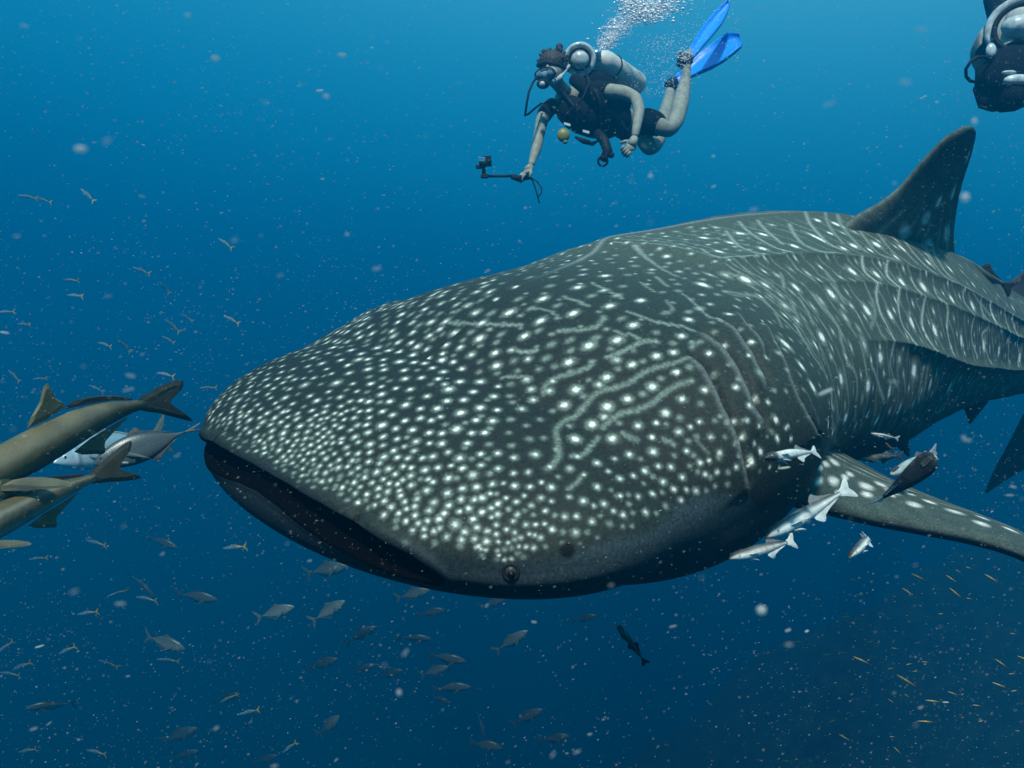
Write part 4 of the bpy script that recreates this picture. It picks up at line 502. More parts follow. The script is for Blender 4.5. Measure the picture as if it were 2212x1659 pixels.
 [4.2,0.55,[[1.984,0.1903],[1.979,0.192],[1.979,0.1937],[1.974,0.1953],[1.969,0.197],[1.963,0.2003],[1.958,0.202],[1.953,0.2037],[1.953,0.2053],[1.942,0.2087],[1.942,0.2104],[1.937,0.212],[1.932,0.2137],[1.932,0.2154],[1.926,0.217],[1.921,0.2187],[1.921,0.2204],[1.916,0.222],[1.916,0.2237],[1.91,0.2254],[1.91,0.227],[1.905,0.2287],[1.905,0.2304],[1.905,0.2321],[1.9,0.2337],[1.905,0.2337],[1.905,0.2354],[1.9,0.2371],[1.9,0.2387],[1.905,0.2387],[1.905,0.2404],[1.905,0.2421],[1.905,0.2421],[1.905,0.2437],[1.905,0.2454],[1.905,0.2471],[1.91,0.2471],[1.905,0.2487],[1.905,0.2504],[1.905,0.2521],[1.905,0.2538],[1.91,0.2538],[1.905,0.2554],[1.905,0.2571],[1.905,0.2588],[1.905,0.2604],[1.9,0.2621],[1.9,0.2638],[1.895,0.2654],[1.895,0.2671],[1.889,0.2688],[1.889,0.2688],[1.889,0.2705],[1.884,0.2721],[1.884,0.2738],[1.879,0.2755],[1.874,0.2788],[1.868,0.2805],[1.863,0.2821],[1.863,0.2838],[1.858,0.2855],[1.858,0.2871],[1.852,0.2888],[1.847,0.2905],[1.847,0.2922],[1.842,0.2938],[1.842,0.2955],[1.837,0.2972],[1.831,0.2988],[1.831,0.3005],[1.826,0.3022],[1.826,0.3038],[1.821,0.3055],[1.815,0.3072],[1.815,0.3088],[1.815,0.3088],[1.815,0.3105],[1.81,0.3122],[1.805,0.3139],[1.805,0.3155],[1.8,0.3172],[1.8,0.3189],[1.794,0.3205],[1.794,0.3222],[1.794,0.3222],[1.789,0.3239],[1.789,0.3255],[1.784,0.3272],[1.784,0.3289],[1.779,0.3306],[1.779,0.3322],[1.773,0.3339],[1.773,0.3356],[1.773,0.3372],[1.773,0.3372],[1.773,0.3389],[1.768,0.3406],[1.768,0.3422],[1.768,0.3439],[1.768,0.3439],[1.768,0.3456],[1.768,0.3472],[1.768,0.3489],[1.773,0.3489],[1.773,0.3506],[1.773,0.3523],[1.779,0.3523],[1.784,0.3539],[1.784,0.3556],[1.789,0.3556],[1.789,0.3573],[1.794,0.3573],[1.794,0.3589],[1.8,0.3589],[1.8,0.3606],[1.805,0.3606],[1.805,0.3623],[1.805,0.3639],[1.81,0.3639],[1.81,0.3656],[1.81,0.3673],[1.81,0.3689],[1.81,0.3706],[1.805,0.3723],[1.81,0.3723],[1.81,0.374],[1.805,0.3756],[1.805,0.3773],[1.8,0.379],[1.805,0.379],[1.8,0.3806],[1.8,0.3823],[1.8,0.384],[1.794,0.3856],[1.794,0.3873],[1.789,0.389],[1.789,0.3907],[1.789,0.3907],[1.789,0.3923],[1.784,0.394]]],
 [4.2,0.55,[[2.116,0.2187],[2.111,0.2204],[2.111,0.222],[2.111,0.2237],[2.111,0.2254],[2.106,0.227],[2.106,0.2287],[2.106,0.2304],[2.106,0.2304],[2.106,0.2321],[2.106,0.2337],[2.106,0.2354],[2.106,0.2371],[2.106,0.2387],[2.1,0.2404],[2.1,0.2421],[2.1,0.2437],[2.1,0.2454],[2.1,0.2471],[2.1,0.2471],[2.1,0.2487],[2.106,0.2487],[2.106,0.2504],[2.111,0.2504],[2.111,0.2521],[2.116,0.2521],[2.116,0.2538],[2.122,0.2538],[2.122,0.2554],[2.127,0.2571],[2.127,0.2571],[2.127,0.2588],[2.127,0.2604],[2.127,0.2621],[2.127,0.2638],[2.127,0.2654],[2.122,0.2671],[2.122,0.2688],[2.116,0.2705],[2.111,0.2721],[2.111,0.2738],[2.106,0.2755],[2.106,0.2771],[2.1,0.2788],[2.1,0.2805],[2.095,0.2821],[2.095,0.2838],[2.09,0.2855],[2.085,0.2888],[2.079,0.2905],[2.074,0.2922],[2.074,0.2938],[2.069,0.2955],[2.069,0.2972],[2.064,0.2988],[2.058,0.3005],[2.058,0.3022],[2.053,0.3038],[2.048,0.3055],[2.048,0.3072],[2.042,0.3088],[2.042,0.3105],[2.037,0.3122],[2.032,0.3139],[2.032,0.3155],[2.032,0.3172],[2.027,0.3189],[2.027,0.3205],[2.021,0.3222],[2.021,0.3239],[2.016,0.3255],[2.016,0.3272],[2.011,0.3289],[2.016,0.3289],[2.016,0.3306],[2.011,0.3322],[2.011,0.3339],[2.011,0.3356],[2.005,0.3372],[2.011,0.3372],[2.011,0.3389],[2.011,0.3406],[2.005,0.3422],[2.011,0.3422],[2.011,0.3439],[2.011,0.3456],[2.011,0.3472],[2.011,0.3489],[2.011,0.3489],[2.011,0.3506],[2.011,0.3523],[2.011,0.3539],[2.016,0.3539],[2.016,0.3556],[2.016,0.3573],[2.016,0.3589],[2.021,0.3589],[2.021,0.3606],[2.016,0.3623],[2.016,0.3639],[2.021,0.3639],[2.021,0.3656],[2.021,0.3673],[2.021,0.3689],[2.027,0.3689],[2.021,0.3706],[2.021,0.3723],[2.021,0.374],[2.021,0.3756],[2.021,0.3773],[2.021,0.3773],[2.021,0.379],[2.021,0.3806],[2.016,0.3823],[2.016,0.384],[2.016,0.3856],[2.011,0.3873],[2.011,0.389],[2.011,0.389]]],
 [4.4,0.55,[[2.28,0.2237],[2.28,0.2254],[2.28,0.227],[2.28,0.2287],[2.275,0.2304],[2.275,0.2321],[2.275,0.2337],[2.275,0.2354],[2.269,0.2371],[2.269,0.2387],[2.269,0.2404],[2.269,0.2421],[2.269,0.2437],[2.269,0.2437],[2.269,0.2454],[2.269,0.2471],[2.269,0.2487],[2.269,0.2504],[2.269,0.2521],[2.275,0.2521],[2.275,0.2538],[2.28,0.2538],[2.28,0.2554],[2.28,0.2571],[2.285,0.2571],[2.285,0.2588],[2.29,0.2588],[2.29,0.2604],[2.296,0.2604],[2.296,0.2621],[2.301,0.2621],[2.301,0.2638],[2.306,0.2638],[2.306,0.2654],[2.306,0.2671],[2.306,0.2688],[2.312,0.2688],[2.312,0.2705],[2.312,0.2721],[2.312,0.2738],[2.312,0.2755],[2.312,0.2755],[2.312,0.2771],[2.312,0.2788],[2.306,0.2805],[2.306,0.2821],[2.306,0.2838],[2.301,0.2855],[2.301,0.2871],[2.301,0.2888],[2.296,0.2905],[2.296,0.2922],[2.29,0.2938],[2.29,0.2955],[2.29,0.2972],[2.285,0.2988],[2.285,0.3005],[2.28,0.3022],[2.28,0.3038],[2.28,0.3055],[2.275,0.3072],[2.275,0.3088],[2.275,0.3105],[2.269,0.3122],[2.269,0.3139],[2.269,0.3155],[2.269,0.3172],[2.264,0.3189],[2.264,0.3205],[2.264,0.3222],[2.264,0.3239],[2.259,0.3255],[2.259,0.3272],[2.259,0.3289],[2.264,0.3289],[2.259,0.3306],[2.259,0.3322],[2.259,0.3339],[2.259,0.3356],[2.259,0.3372],[2.259,0.3389],[2.259,0.3389],[2.259,0.3406],[2.259,0.3422],[2.259,0.3439],[2.259,0.3456],[2.259,0.3472],[2.259,0.3472],[2.259,0.3489],[2.259,0.3506],[2.259,0.3523],[2.259,0.3539],[2.259,0.3556],[2.259,0.3556],[2.259,0.3573],[2.259,0.3589],[2.259,0.3606],[2.259,0.3623],[2.259,0.3639],[2.264,0.3639],[2.264,0.3656],[2.264,0.3673],[2.264,0.3689],[2.264,0.3706],[2.264,0.3723],[2.269,0.3723],[2.269,0.374],[2.269,0.3756],[2.269,0.3773]]],
 [4.0,0.55,[[2.612,0.192],[2.607,0.1937],[2.607,0.1953],[2.597,0.1987],[2.597,0.2003],[2.597,0.202],[2.591,0.2037],[2.591,0.2053],[2.586,0.207],[2.586,0.2087],[2.581,0.2104],[2.581,0.212],[2.575,0.2137],[2.575,0.2154],[2.575,0.217],[2.57,0.2187],[2.57,0.2204],[2.565,0.222],[2.565,0.2237],[2.565,0.2254],[2.565,0.227],[2.565,0.227],[2.565,0.2287],[2.565,0.2304],[2.56,0.2321],[2.56,0.2337],[2.565,0.2337],[2.565,0.2354],[2.565,0.2371],[2.575,0.2371],[2.575,0.2387],[2.581,0.2387],[2.581,0.2404],[2.586,0.2404],[2.586,0.2421],[2.591,0.2421],[2.591,0.2437],[2.597,0.2437],[2.597,0.2454],[2.597,0.2471],[2.602,0.2471],[2.607,0.2487],[2.612,0.2487],[2.612,0.2504],[2.618,0.2504],[2.618,0.2521],[2.618,0.2538],[2.618,0.2554],[2.623,0.2554],[2.623,0.2571],[2.623,0.2588],[2.623,0.2604],[2.623,0.2621],[2.623,0.2638],[2.623,0.2638],[2.623,0.2654],[2.623,0.2671],[2.623,0.2688],[2.623,0.2705],[2.618,0.2721],[2.618,0.2738],[2.618,0.2755],[2.612,0.2771],[2.612,0.2788],[2.607,0.2805],[2.607,0.2821],[2.607,0.2838],[2.602,0.2855],[2.602,0.2871],[2.607,0.2871],[2.602,0.2888],[2.602,0.2905],[2.597,0.2922],[2.597,0.2938],[2.597,0.2955],[2.591,0.2972],[2.591,0.2988],[2.591,0.2988],[2.591,0.3005],[2.591,0.3022],[2.591,0.3038],[2.586,0.3055],[2.586,0.3072],[2.586,0.3088],[2.586,0.3105],[2.586,0.3122],[2.586,0.3139],[2.586,0.3139],[2.586,0.3155],[2.586,0.3172],[2.586,0.3189],[2.586,0.3205],[2.586,0.3222],[2.591,0.3222],[2.591,0.3239],[2.591,0.3255],[2.591,0.3272],[2.591,0.3289],[2.597,0.3289],[2.597,0.3306],[2.597,0.3322],[2.597,0.3339],[2.602,0.3339],[2.602,0.3356],[2.607,0.3372],[2.607,0.3389],[2.607,0.3406],[2.612,0.3406],[2.612,0.3422],[2.612,0.3439],[2.618,0.3456],[2.618,0.3456],[2.623,0.3472],[2.623,0.3489],[2.623,0.3506],[2.628,0.3506],[2.628,0.3523],[2.633,0.3539],[2.633,0.3556],[2.639,0.3573],[2.639,0.3573],[2.644,0.3589],[2.644,0.3606],[2.649,0.3623],[2.655,0.3623],[2.655,0.3639]]],
 [4.2,0.55,[[2.839,0.1937],[2.834,0.1953],[2.829,0.1987],[2.829,0.2003],[2.829,0.202],[2.829,0.2037],[2.823,0.2053],[2.823,0.207],[2.823,0.2087],[2.823,0.2104],[2.823,0.212],[2.818,0.2137],[2.818,0.2154],[2.818,0.217],[2.818,0.2187],[2.818,0.2204],[2.818,0.222],[2.818,0.2237],[2.813,0.2254],[2.813,0.227],[2.813,0.2287],[2.813,0.2304],[2.818,0.2304],[2.818,0.2321],[2.818,0.2337],[2.818,0.2354],[2.818,0.2371],[2.818,0.2387],[2.818,0.2404],[2.818,0.2421],[2.823,0.2421],[2.823,0.2437],[2.829,0.2454],[2.829,0.2471],[2.834,0.2471],[2.834,0.2487],[2.834,0.2504],[2.834,0.2521],[2.834,0.2538],[2.845,0.2538],[2.845,0.2554],[2.845,0.2571],[2.845,0.2588],[2.845,0.2604],[2.85,0.2621],[2.855,0.2621],[2.855,0.2638],[2.855,0.2654],[2.855,0.2671],[2.855,0.2688],[2.855,0.2705],[2.855,0.2721],[2.86,0.2738],[2.855,0.2755],[2.85,0.2771],[2.85,0.2788],[2.839,0.2821],[2.829,0.2838],[2.823,0.2855],[2.818,0.2855],[2.813,0.2871],[2.802,0.2888],[2.797,0.2905],[2.792,0.2922],[2.781,0.2938],[2.776,0.2955],[2.771,0.2972],[2.771,0.2988],[2.765,0.3005],[2.765,0.3022],[2.76,0.3038],[2.76,0.3055],[2.76,0.3072],[2.76,0.3088],[2.76,0.3105],[2.76,0.3105],[2.76,0.3122],[2.765,0.3139],[2.765,0.3155],[2.765,0.3172],[2.765,0.3189],[2.765,0.3205],[2.765,0.3222],[2.771,0.3222],[2.771,0.3239],[2.771,0.3255],[2.776,0.3272],[2.776,0.3289],[2.781,0.3306],[2.781,0.3322],[2.787,0.3322],[2.787,0.3339],[2.792,0.3356],[2.792,0.3372],[2.792,0.3389],[2.797,0.3406],[2.797,0.3422],[2.802,0.3439],[2.808,0.3439],[2.808,0.3456],[2.813,0.3472],[2.818,0.3489],[2.818,0.3506],[2.823,0.3523],[2.829,0.3539],[2.834,0.3556],[2.834,0.3573],[2.839,0.3589],[2.845,0.3606],[2.85,0.3623],[2.855,0.3639],[2.855,0.3656],[2.86,0.3673],[2.866,0.3689],[2.871,0.3706],[2.876,0.3723],[2.882,0.374],[2.887,0.3756],[2.892,0.3773]]],
 [4.3,0.7,[[2.977,0.1903],[2.977,0.192],[2.977,0.1937],[2.977,0.1953],[2.977,0.197],[2.977,0.1987],[2.977,0.2003],[2.977,0.202],[2.977,0.2037],[2.977,0.2053],[2.977,0.207],[2.977,0.2087],[2.977,0.2104],[2.977,0.212],[2.982,0.2137],[2.982,0.2154],[2.982,0.217],[2.982,0.2187],[2.982,0.2204],[2.982,0.222],[2.982,0.2237],[2.982,0.2254],[2.982,0.227],[2.982,0.2287],[2.987,0.2304],[2.987,0.2321],[2.992,0.2321],[2.992,0.2337],[2.992,0.2354],[2.992,0.2371],[2.998,0.2387],[2.998,0.2404],[3.003,0.2404],[3.003,0.2421],[3.008,0.2437],[3.008,0.2454],[3.008,0.2471],[3.019,0.2471],[3.019,0.2487],[3.019,0.2504],[3.024,0.2521],[3.029,0.2521],[3.029,0.2538],[3.029,0.2554],[3.035,0.2571],[3.04,0.2571],[3.045,0.2588],[3.045,0.2604],[3.045,0.2621],[3.056,0.2621],[3.056,0.2638],[3.061,0.2654],[3.066,0.2654],[3.066,0.2671],[3.072,0.2688],[3.077,0.2705],[3.077,0.2721],[3.087,0.2721],[3.093,0.2738]]],
 [4.5,0.6,[[3.177,0.1903],[3.182,0.192],[3.182,0.1937],[3.182,0.1953],[3.188,0.197],[3.193,0.197],[3.198,0.1987],[3.198,0.2003],[3.198,0.202],[3.203,0.2037],[3.203,0.2053],[3.209,0.207],[3.214,0.207],[3.219,0.2087],[3.219,0.2104],[3.225,0.212],[3.225,0.2137],[3.225,0.2154],[3.23,0.217],[3.23,0.2187],[3.235,0.2204],[3.235,0.222],[3.235,0.2237],[3.24,0.2254],[3.24,0.227],[3.24,0.2287],[3.24,0.2304],[3.246,0.2321],[3.246,0.2337],[3.246,0.2354],[3.246,0.2371],[3.251,0.2387],[3.251,0.2404],[3.251,0.2421],[3.246,0.2454],[3.251,0.2471],[3.251,0.2487],[3.251,0.2504],[3.251,0.2521],[3.251,0.2538],[3.246,0.2571],[3.251,0.2588],[3.251,0.2604],[3.251,0.2621],[3.251,0.2638],[3.256,0.2654],[3.251,0.2688],[3.251,0.2705],[3.251,0.2721],[3.256,0.2738],[3.256,0.2755],[3.256,0.2771],[3.256,0.2788],[3.256,0.2805],[3.256,0.2838],[3.256,0.2855],[3.256,0.2871],[3.256,0.2888],[3.262,0.2905],[3.262,0.2922],[3.262,0.2938],[3.267,0.2955],[3.267,0.2972],[3.267,0.3005],[3.267,0.3022],[3.267,0.3038],[3.272,0.3055],[3.272,0.3072],[3.272,0.3088],[3.277,0.3105],[3.277,0.3122],[3.277,0.3139],[3.277,0.3172],[3.283,0.3189],[3.283,0.3205],[3.288,0.3222],[3.288,0.3239],[3.293,0.3255],[3.293,0.3272],[3.298,0.3289],[3.298,0.3322],[3.298,0.3339],[3.304,0.3356],[3.304,0.3372],[3.309,0.3389],[3.314,0.3406],[3.314,0.3439],[3.32,0.3456],[3.325,0.3472],[3.325,0.3489],[3.33,0.3506],[3.335,0.3539],[3.335,0.3556],[3.341,0.3573],[3.346,0.3589],[3.351,0.3623],[3.357,0.3639]]],
 [4.7,0.6,[[3.314,0.187],[3.314,0.1886],[3.32,0.1903],[3.32,0.192],[3.325,0.1937],[3.325,0.1953],[3.335,0.1953],[3.335,0.197],[3.335,0.1987],[3.341,0.2003],[3.341,0.202],[3.346,0.2037],[3.351,0.2037],[3.357,0.2053],[3.357,0.207],[3.357,0.2087],[3.362,0.2104],[3.362,0.212],[3.367,0.2137],[3.367,0.2154],[3.378,0.2154],[3.378,0.217],[3.383,0.2187],[3.383,0.2204],[3.388,0.222],[3.388,0.2237],[3.388,0.227],[3.393,0.2287],[3.393,0.2304],[3.399,0.2321],[3.404,0.2337],[3.404,0.2354],[3.409,0.2371],[3.409,0.2387],[3.415,0.2404],[3.415,0.2421],[3.415,0.2454],[3.415,0.2471],[3.42,0.2487],[3.42,0.2504],[3.425,0.2521],[3.425,0.2538],[3.425,0.2571],[3.425,0.2588],[3.43,0.2604],[3.43,0.2621],[3.436,0.2638],[3.436,0.2654],[3.436,0.2688],[3.436,0.2705],[3.441,0.2721],[3.441,0.2738],[3.446,0.2755],[3.446,0.2788],[3.452,0.2805],[3.452,0.2821],[3.457,0.2838],[3.457,0.2855],[3.457,0.2888],[3.462,0.2905],[3.467,0.2922],[3.467,0.2938],[3.473,0.2972],[3.473,0.2988],[3.478,0.3005]]],
 [4.4,0.45,[[1.219,0.429],[1.219,0.4307],[1.224,0.4324],[1.224,0.4341],[1.23,0.4341],[1.235,0.4357],[1.24,0.4374],[1.24,0.4391],[1.245,0.4407],[1.251,0.4407],[1.251,0.4424],[1.256,0.4441],[1.261,0.4457],[1.261,0.4474],[1.267,0.4491],[1.267,0.4508],[1.267,0.4524],[1.272,0.4541],[1.272,0.4558],[1.272,0.4574],[1.272,0.4574],[1.277,0.4591],[1.277,0.4608],[1.277,0.4624],[1.277,0.4641],[1.277,0.4658],[1.277,0.4674],[1.277,0.4691],[1.277,0.4708],[1.277,0.4725],[1.277,0.4741],[1.277,0.4758],[1.277,0.4775],[1.277,0.4791],[1.277,0.4808],[1.277,0.4825],[1.277,0.4858],[1.277,0.4875],[1.277,0.4891],[1.277,0.4908],[1.277,0.4925],[1.277,0.4942],[1.272,0.4958],[1.272,0.4975],[1.272,0.4992],[1.272,0.5008],[1.272,0.5025]]],
 [3.5,0.5,[[1.399,0.4374],[1.399,0.4391],[1.404,0.4391],[1.404,0.4407],[1.404,0.4424],[1.409,0.4424],[1.409,0.4441],[1.409,0.4457],[1.414,0.4457],[1.414,0.4474],[1.42,0.4474],[1.42,0.4491],[1.42,0.4508],[1.425,0.4524],[1.425,0.4524],[1.43,0.4541],[1.43,0.4558],[1.435,0.4558],[1.435,0.4574],[1.435,0.4591],[1.441,0.4608],[1.441,0.4608],[1.441,0.4624],[1.446,0.4641],[1.446,0.4641],[1.446,0.4658],[1.451,0.4674],[1.451,0.4691],[1.451,0.4691],[1.457,0.4708],[1.457,0.4725],[1.457,0.4741],[1.462,0.4758],[1.462,0.4758],[1.462,0.4775],[1.467,0.4791],[1.467,0.4808],[1.467,0.4825],[1.472,0.4825],[1.472,0.4841],[1.472,0.4858],[1.478,0.4875],[1.478,0.4875],[1.478,0.4891],[1.483,0.4908],[1.483,0.4925],[1.483,0.4925],[1.488,0.4942],[1.488,0.4958],[1.494,0.4975],[1.494,0.4992],[1.494,0.4992],[1.499,0.5008],[1.499,0.5025],[1.504,0.5042],[1.504,0.5058],[1.509,0.5075],[1.509,0.5092],[1.515,0.5109],[1.52,0.5142],[1.525,0.5159]]],
 [3.7,0.45,[[1.552,0.424],[1.552,0.4257],[1.552,0.4274],[1.552,0.429],[1.552,0.4307],[1.546,0.4324],[1.546,0.4341],[1.552,0.4341],[1.552,0.4357],[1.552,0.4374],[1.552,0.4391],[1.552,0.4407],[1.552,0.4407],[1.557,0.4424],[1.557,0.4441],[1.557,0.4441],[1.557,0.4457],[1.562,0.4474],[1.562,0.4474],[1.562,0.4491],[1.567,0.4508],[1.567,0.4508],[1.567,0.4524],[1.573,0.4541],[1.573,0.4558],[1.578,0.4558],[1.578,0.4574],[1.583,0.4591],[1.583,0.4591],[1.589,0.4608],[1.589,0.4624],[1.594,0.4624],[1.594,0.4641],[1.594,0.4658],[1.599,0.4674],[1.604,0.4674],[1.604,0.4691],[1.61,0.4708],[1.61,0.4708],[1.615,0.4725],[1.615,0.4741],[1.62,0.4758],[1.625,0.4758]]],
 [3.2,0.45,[[1.678,0.4474],[1.678,0.4491],[1.678,0.4508],[1.678,0.4508],[1.678,0.4524],[1.678,0.4541],[1.684,0.4541],[1.684,0.4558],[1.684,0.4574],[1.684,0.4574],[1.684,0.4591],[1.684,0.4608],[1.689,0.4608],[1.689,0.4624],[1.689,0.4641],[1.689,0.4641],[1.694,0.4658],[1.694,0.4674],[1.694,0.4674],[1.694,0.4691],[1.694,0.4708],[1.699,0.4708],[1.699,0.4725],[1.699,0.4741],[1.705,0.4758],[1.705,0.4758],[1.705,0.4775],[1.705,0.4791],[1.71,0.4791],[1.71,0.4808],[1.71,0.4825],[1.715,0.4825],[1.715,0.4841],[1.72,0.4858]]],
 [3.4,0.45,[[1.947,0.4207],[1.942,0.4224],[1.942,0.424],[1.942,0.424],[1.942,0.4257],[1.937,0.4274],[1.937,0.429],[1.937,0.429],[1.937,0.4307],[1.932,0.4324],[1.932,0.4341],[1.932,0.4341],[1.932,0.4357],[1.932,0.4374],[1.926,0.4391],[1.926,0.4391],[1.926,0.4407],[1.926,0.4424],[1.926,0.4441],[1.926,0.4441],[1.926,0.4457],[1.921,0.4474],[1.921,0.4491],[1.921,0.4491],[1.921,0.4508],[1.921,0.4524],[1.921,0.4524],[1.921,0.4541],[1.921,0.4558],[1.916,0.4574],[1.921,0.4574],[1.916,0.4591],[1.916,0.4608],[1.916,0.4624],[1.916,0.4624],[1.916,0.4641],[1.916,0.4658],[1.916,0.4658],[1.916,0.4674],[1.916,0.4691],[1.916,0.4708],[1.916,0.4708],[1.916,0.4725],[1.916,0.4741],[1.916,0.4741],[1.916,0.4758],[1.916,0.4775],[1.921,0.4775],[1.921,0.4791],[1.921,0.4808],[1.921,0.4825],[1.921,0.4825],[1.921,0.4841],[1.921,0.4858],[1.926,0.4858],[1.926,0.4875],[1.926,0.4891],[1.926,0.4891],[1.932,0.4908],[1.932,0.4925],[1.932,0.4925],[1.937,0.4942],[1.937,0.4958],[1.937,0.4975],[1.942,0.4992]]],
 [4.2,0.5,[[1.763,0.0518],[1.752,0.0568],[1.742,0.0601],[1.736,0.0634],[1.726,0.0668],[1.72,0.0701],[1.71,0.0735],[1.699,0.0768],[1.694,0.0801],[1.689,0.0818],[1.678,0.0868],[1.673,0.0885],[1.662,0.0935],[1.657,0.0968],[1.652,0.0985],[1.647,0.1018],[1.641,0.1035],[1.636,0.1068],[1.631,0.1102],[1.625,0.1119],[1.62,0.1152],[1.62,0.1169],[1.615,0.1185],[1.61,0.1219],[1.604,0.1252],[1.604,0.1252],[1.599,0.1285],[1.599,0.1302],[1.594,0.1319],[1.594,0.1336],[1.589,0.1352],[1.589,0.1369],[1.583,0.1402],[1.583,0.1419],[1.578,0.1436],[1.578,0.1452],[1.578,0.1469],[1.578,0.1469],[1.573,0.1503],[1.573,0.1519],[1.573,0.1519],[1.573,0.1536],[1.573,0.1553],[1.573,0.1569],[1.573,0.1586],[1.573,0.1586],[1.573,0.1603],[1.573,0.1619],[1.573,0.1636],[1.573,0.1636],[1.573,0.1653],[1.573,0.1669],[1.573,0.1669],[1.573,0.1686],[1.578,0.1686],[1.578,0.1703],[1.578,0.1703],[1.578,0.172],[1.583,0.172],[1.583,0.1736],[1.583,0.1736],[1.583,0.1753],[1.589,0.1753],[1.589,0.177],[1.589,0.177],[1.594,0.177],[1.594,0.1786],[1.599,0.1786],[1.599,0.1786],[1.599,0.1803],[1.604,0.1803],[1.61,0.1803],[1.61,0.1803],[1.61,0.182],[1.615,0.182],[1.62,0.182],[1.62,0.1836],[1.625,0.182],[1.625,0.1836],[1.631,0.1836],[1.636,0.1836],[1.636,0.1836],[1.641,0.1836],[1.647,0.1836],[1.652,0.1836],[1.652,0.1836],[1.657,0.1836],[1.657,0.1853],[1.662,0.1853],[1.668,0.1853],[1.668,0.1853],[1.673,0.1853],[1.678,0.1853],[1.684,0.1853],[1.689,0.1853],[1.694,0.1853],[1.694,0.1853],[1.699,0.1853],[1.705,0.1853],[1.71,0.1853]]],
 [4.4,0.5,[[1.984,0.0033],[1.974,0.0083],[1.974,0.0083],[1.963,0.0134],[1.953,0.0184],[1.947,0.0217],[1.937,0.0267],[1.932,0.0301],[1.926,0.0317],[1.916,0.0367],[1.91,0.0401],[1.905,0.0434],[1.895,0.0484],[1.889,0.0501],[1.884,0.0534],[1.879,0.0568],[1.874,0.0584],[1.868,0.0618],[1.863,0.0651],[1.858,0.0668],[1.852,0.0701],[1.852,0.0718],[1.847,0.0735],[1.842,0.0768],[1.837,0.0801],[1.831,0.0818],[1.826,0.0851],[1.826,0.0868],[1.815,0.0902],[1.815,0.0918],[1.81,0.0952],[1.805,0.0968],[1.805,0.0985],[1.8,0.1018],[1.794,0.1035],[1.794,0.1052],[1.784,0.1085],[1.784,0.1102],[1.784,0.1119],[1.779,0.1135],[1.773,0.1169],[1.773,0.1185],[1.768,0.1202],[1.768,0.1219],[1.768,0.1235],[1.757,0.1269],[1.757,0.1285],[1.763,0.1285],[1.757,0.1302],[1.757,0.1319],[1.757,0.1336],[1.752,0.1352],[1.752,0.1369],[1.747,0.1386],[1.747,0.1402],[1.747,0.1419],[1.752,0.1419],[1.747,0.1436],[1.747,0.1452],[1.747,0.1469],[1.752,0.1469],[1.752,0.1486],[1.747,0.1503],[1.752,0.1503],[1.752,0.1519],[1.757,0.1519],[1.757,0.1536],[1.757,0.1553],[1.757,0.1553],[1.757,0.1569],[1.763,0.1569],[1.763,0.1586],[1.768,0.1586],[1.768,0.1603],[1.773,0.1603],[1.768,0.1619],[1.773,0.1619],[1.773,0.1636]]],
 [4.1,0.5,[[1.562,0.0267],[1.557,0.0301],[1.546,0.0351],[1.541,0.0384],[1.536,0.0417],[1.536,0.0417],[1.53,0.0451],[1.525,0.0484],[1.52,0.0518],[1.515,0.0551],[1.515,0.0551],[1.504,0.0601],[1.504,0.0618],[1.499,0.0651],[1.494,0.0668],[1.488,0.0701],[1.488,0.0718],[1.483,0.0751],[1.478,0.0785],[1.478,0.0785],[1.472,0.0818],[1.467,0.0851],[1.467,0.0851],[1.462,0.0885],[1.457,0.0918],[1.457,0.0935],[1.457,0.0935],[1.451,0.0968],[1.446,0.1002],[1.446,0.1002],[1.446,0.1018],[1.441,0.1052],[1.441,0.1052],[1.435,0.1085],[1.435,0.1102],[1.435,0.1102],[1.43,0.1135],[1.43,0.1152],[1.43,0.1169],[1.425,0.1185],[1.425,0.1202],[1.425,0.1219],[1.42,0.1235],[1.42,0.1252],[1.42,0.1269],[1.414,0.1302],[1.414,0.1302],[1.414,0.1319],[1.414,0.1336],[1.414,0.1352],[1.409,0.1369],[1.409,0.1386],[1.409,0.1402],[1.409,0.1402],[1.409,0.1419],[1.409,0.1436],[1.409,0.1452],[1.404,0.1469],[1.404,0.1486],[1.404,0.1503],[1.404,0.1503],[1.404,0.1519],[1.404,0.1536],[1.404,0.1553],[1.404,0.1553],[1.404,0.1569],[1.404,0.1586],[1.404,0.1603],[1.404,0.1603],[1.404,0.1619],[1.404,0.1636],[1.404,0.1636],[1.409,0.1636],[1.409,0.1653],[1.409,0.1653],[1.409,0.1669],[1.409,0.1686],[1.414,0.1686],[1.414,0.1686],[1.414,0.1703],[1.414,0.172],[1.414,0.172],[1.42,0.172],[1.42,0.1736],[1.42,0.1736],[1.42,0.1753],[1.425,0.1753],[1.425,0.177]]],
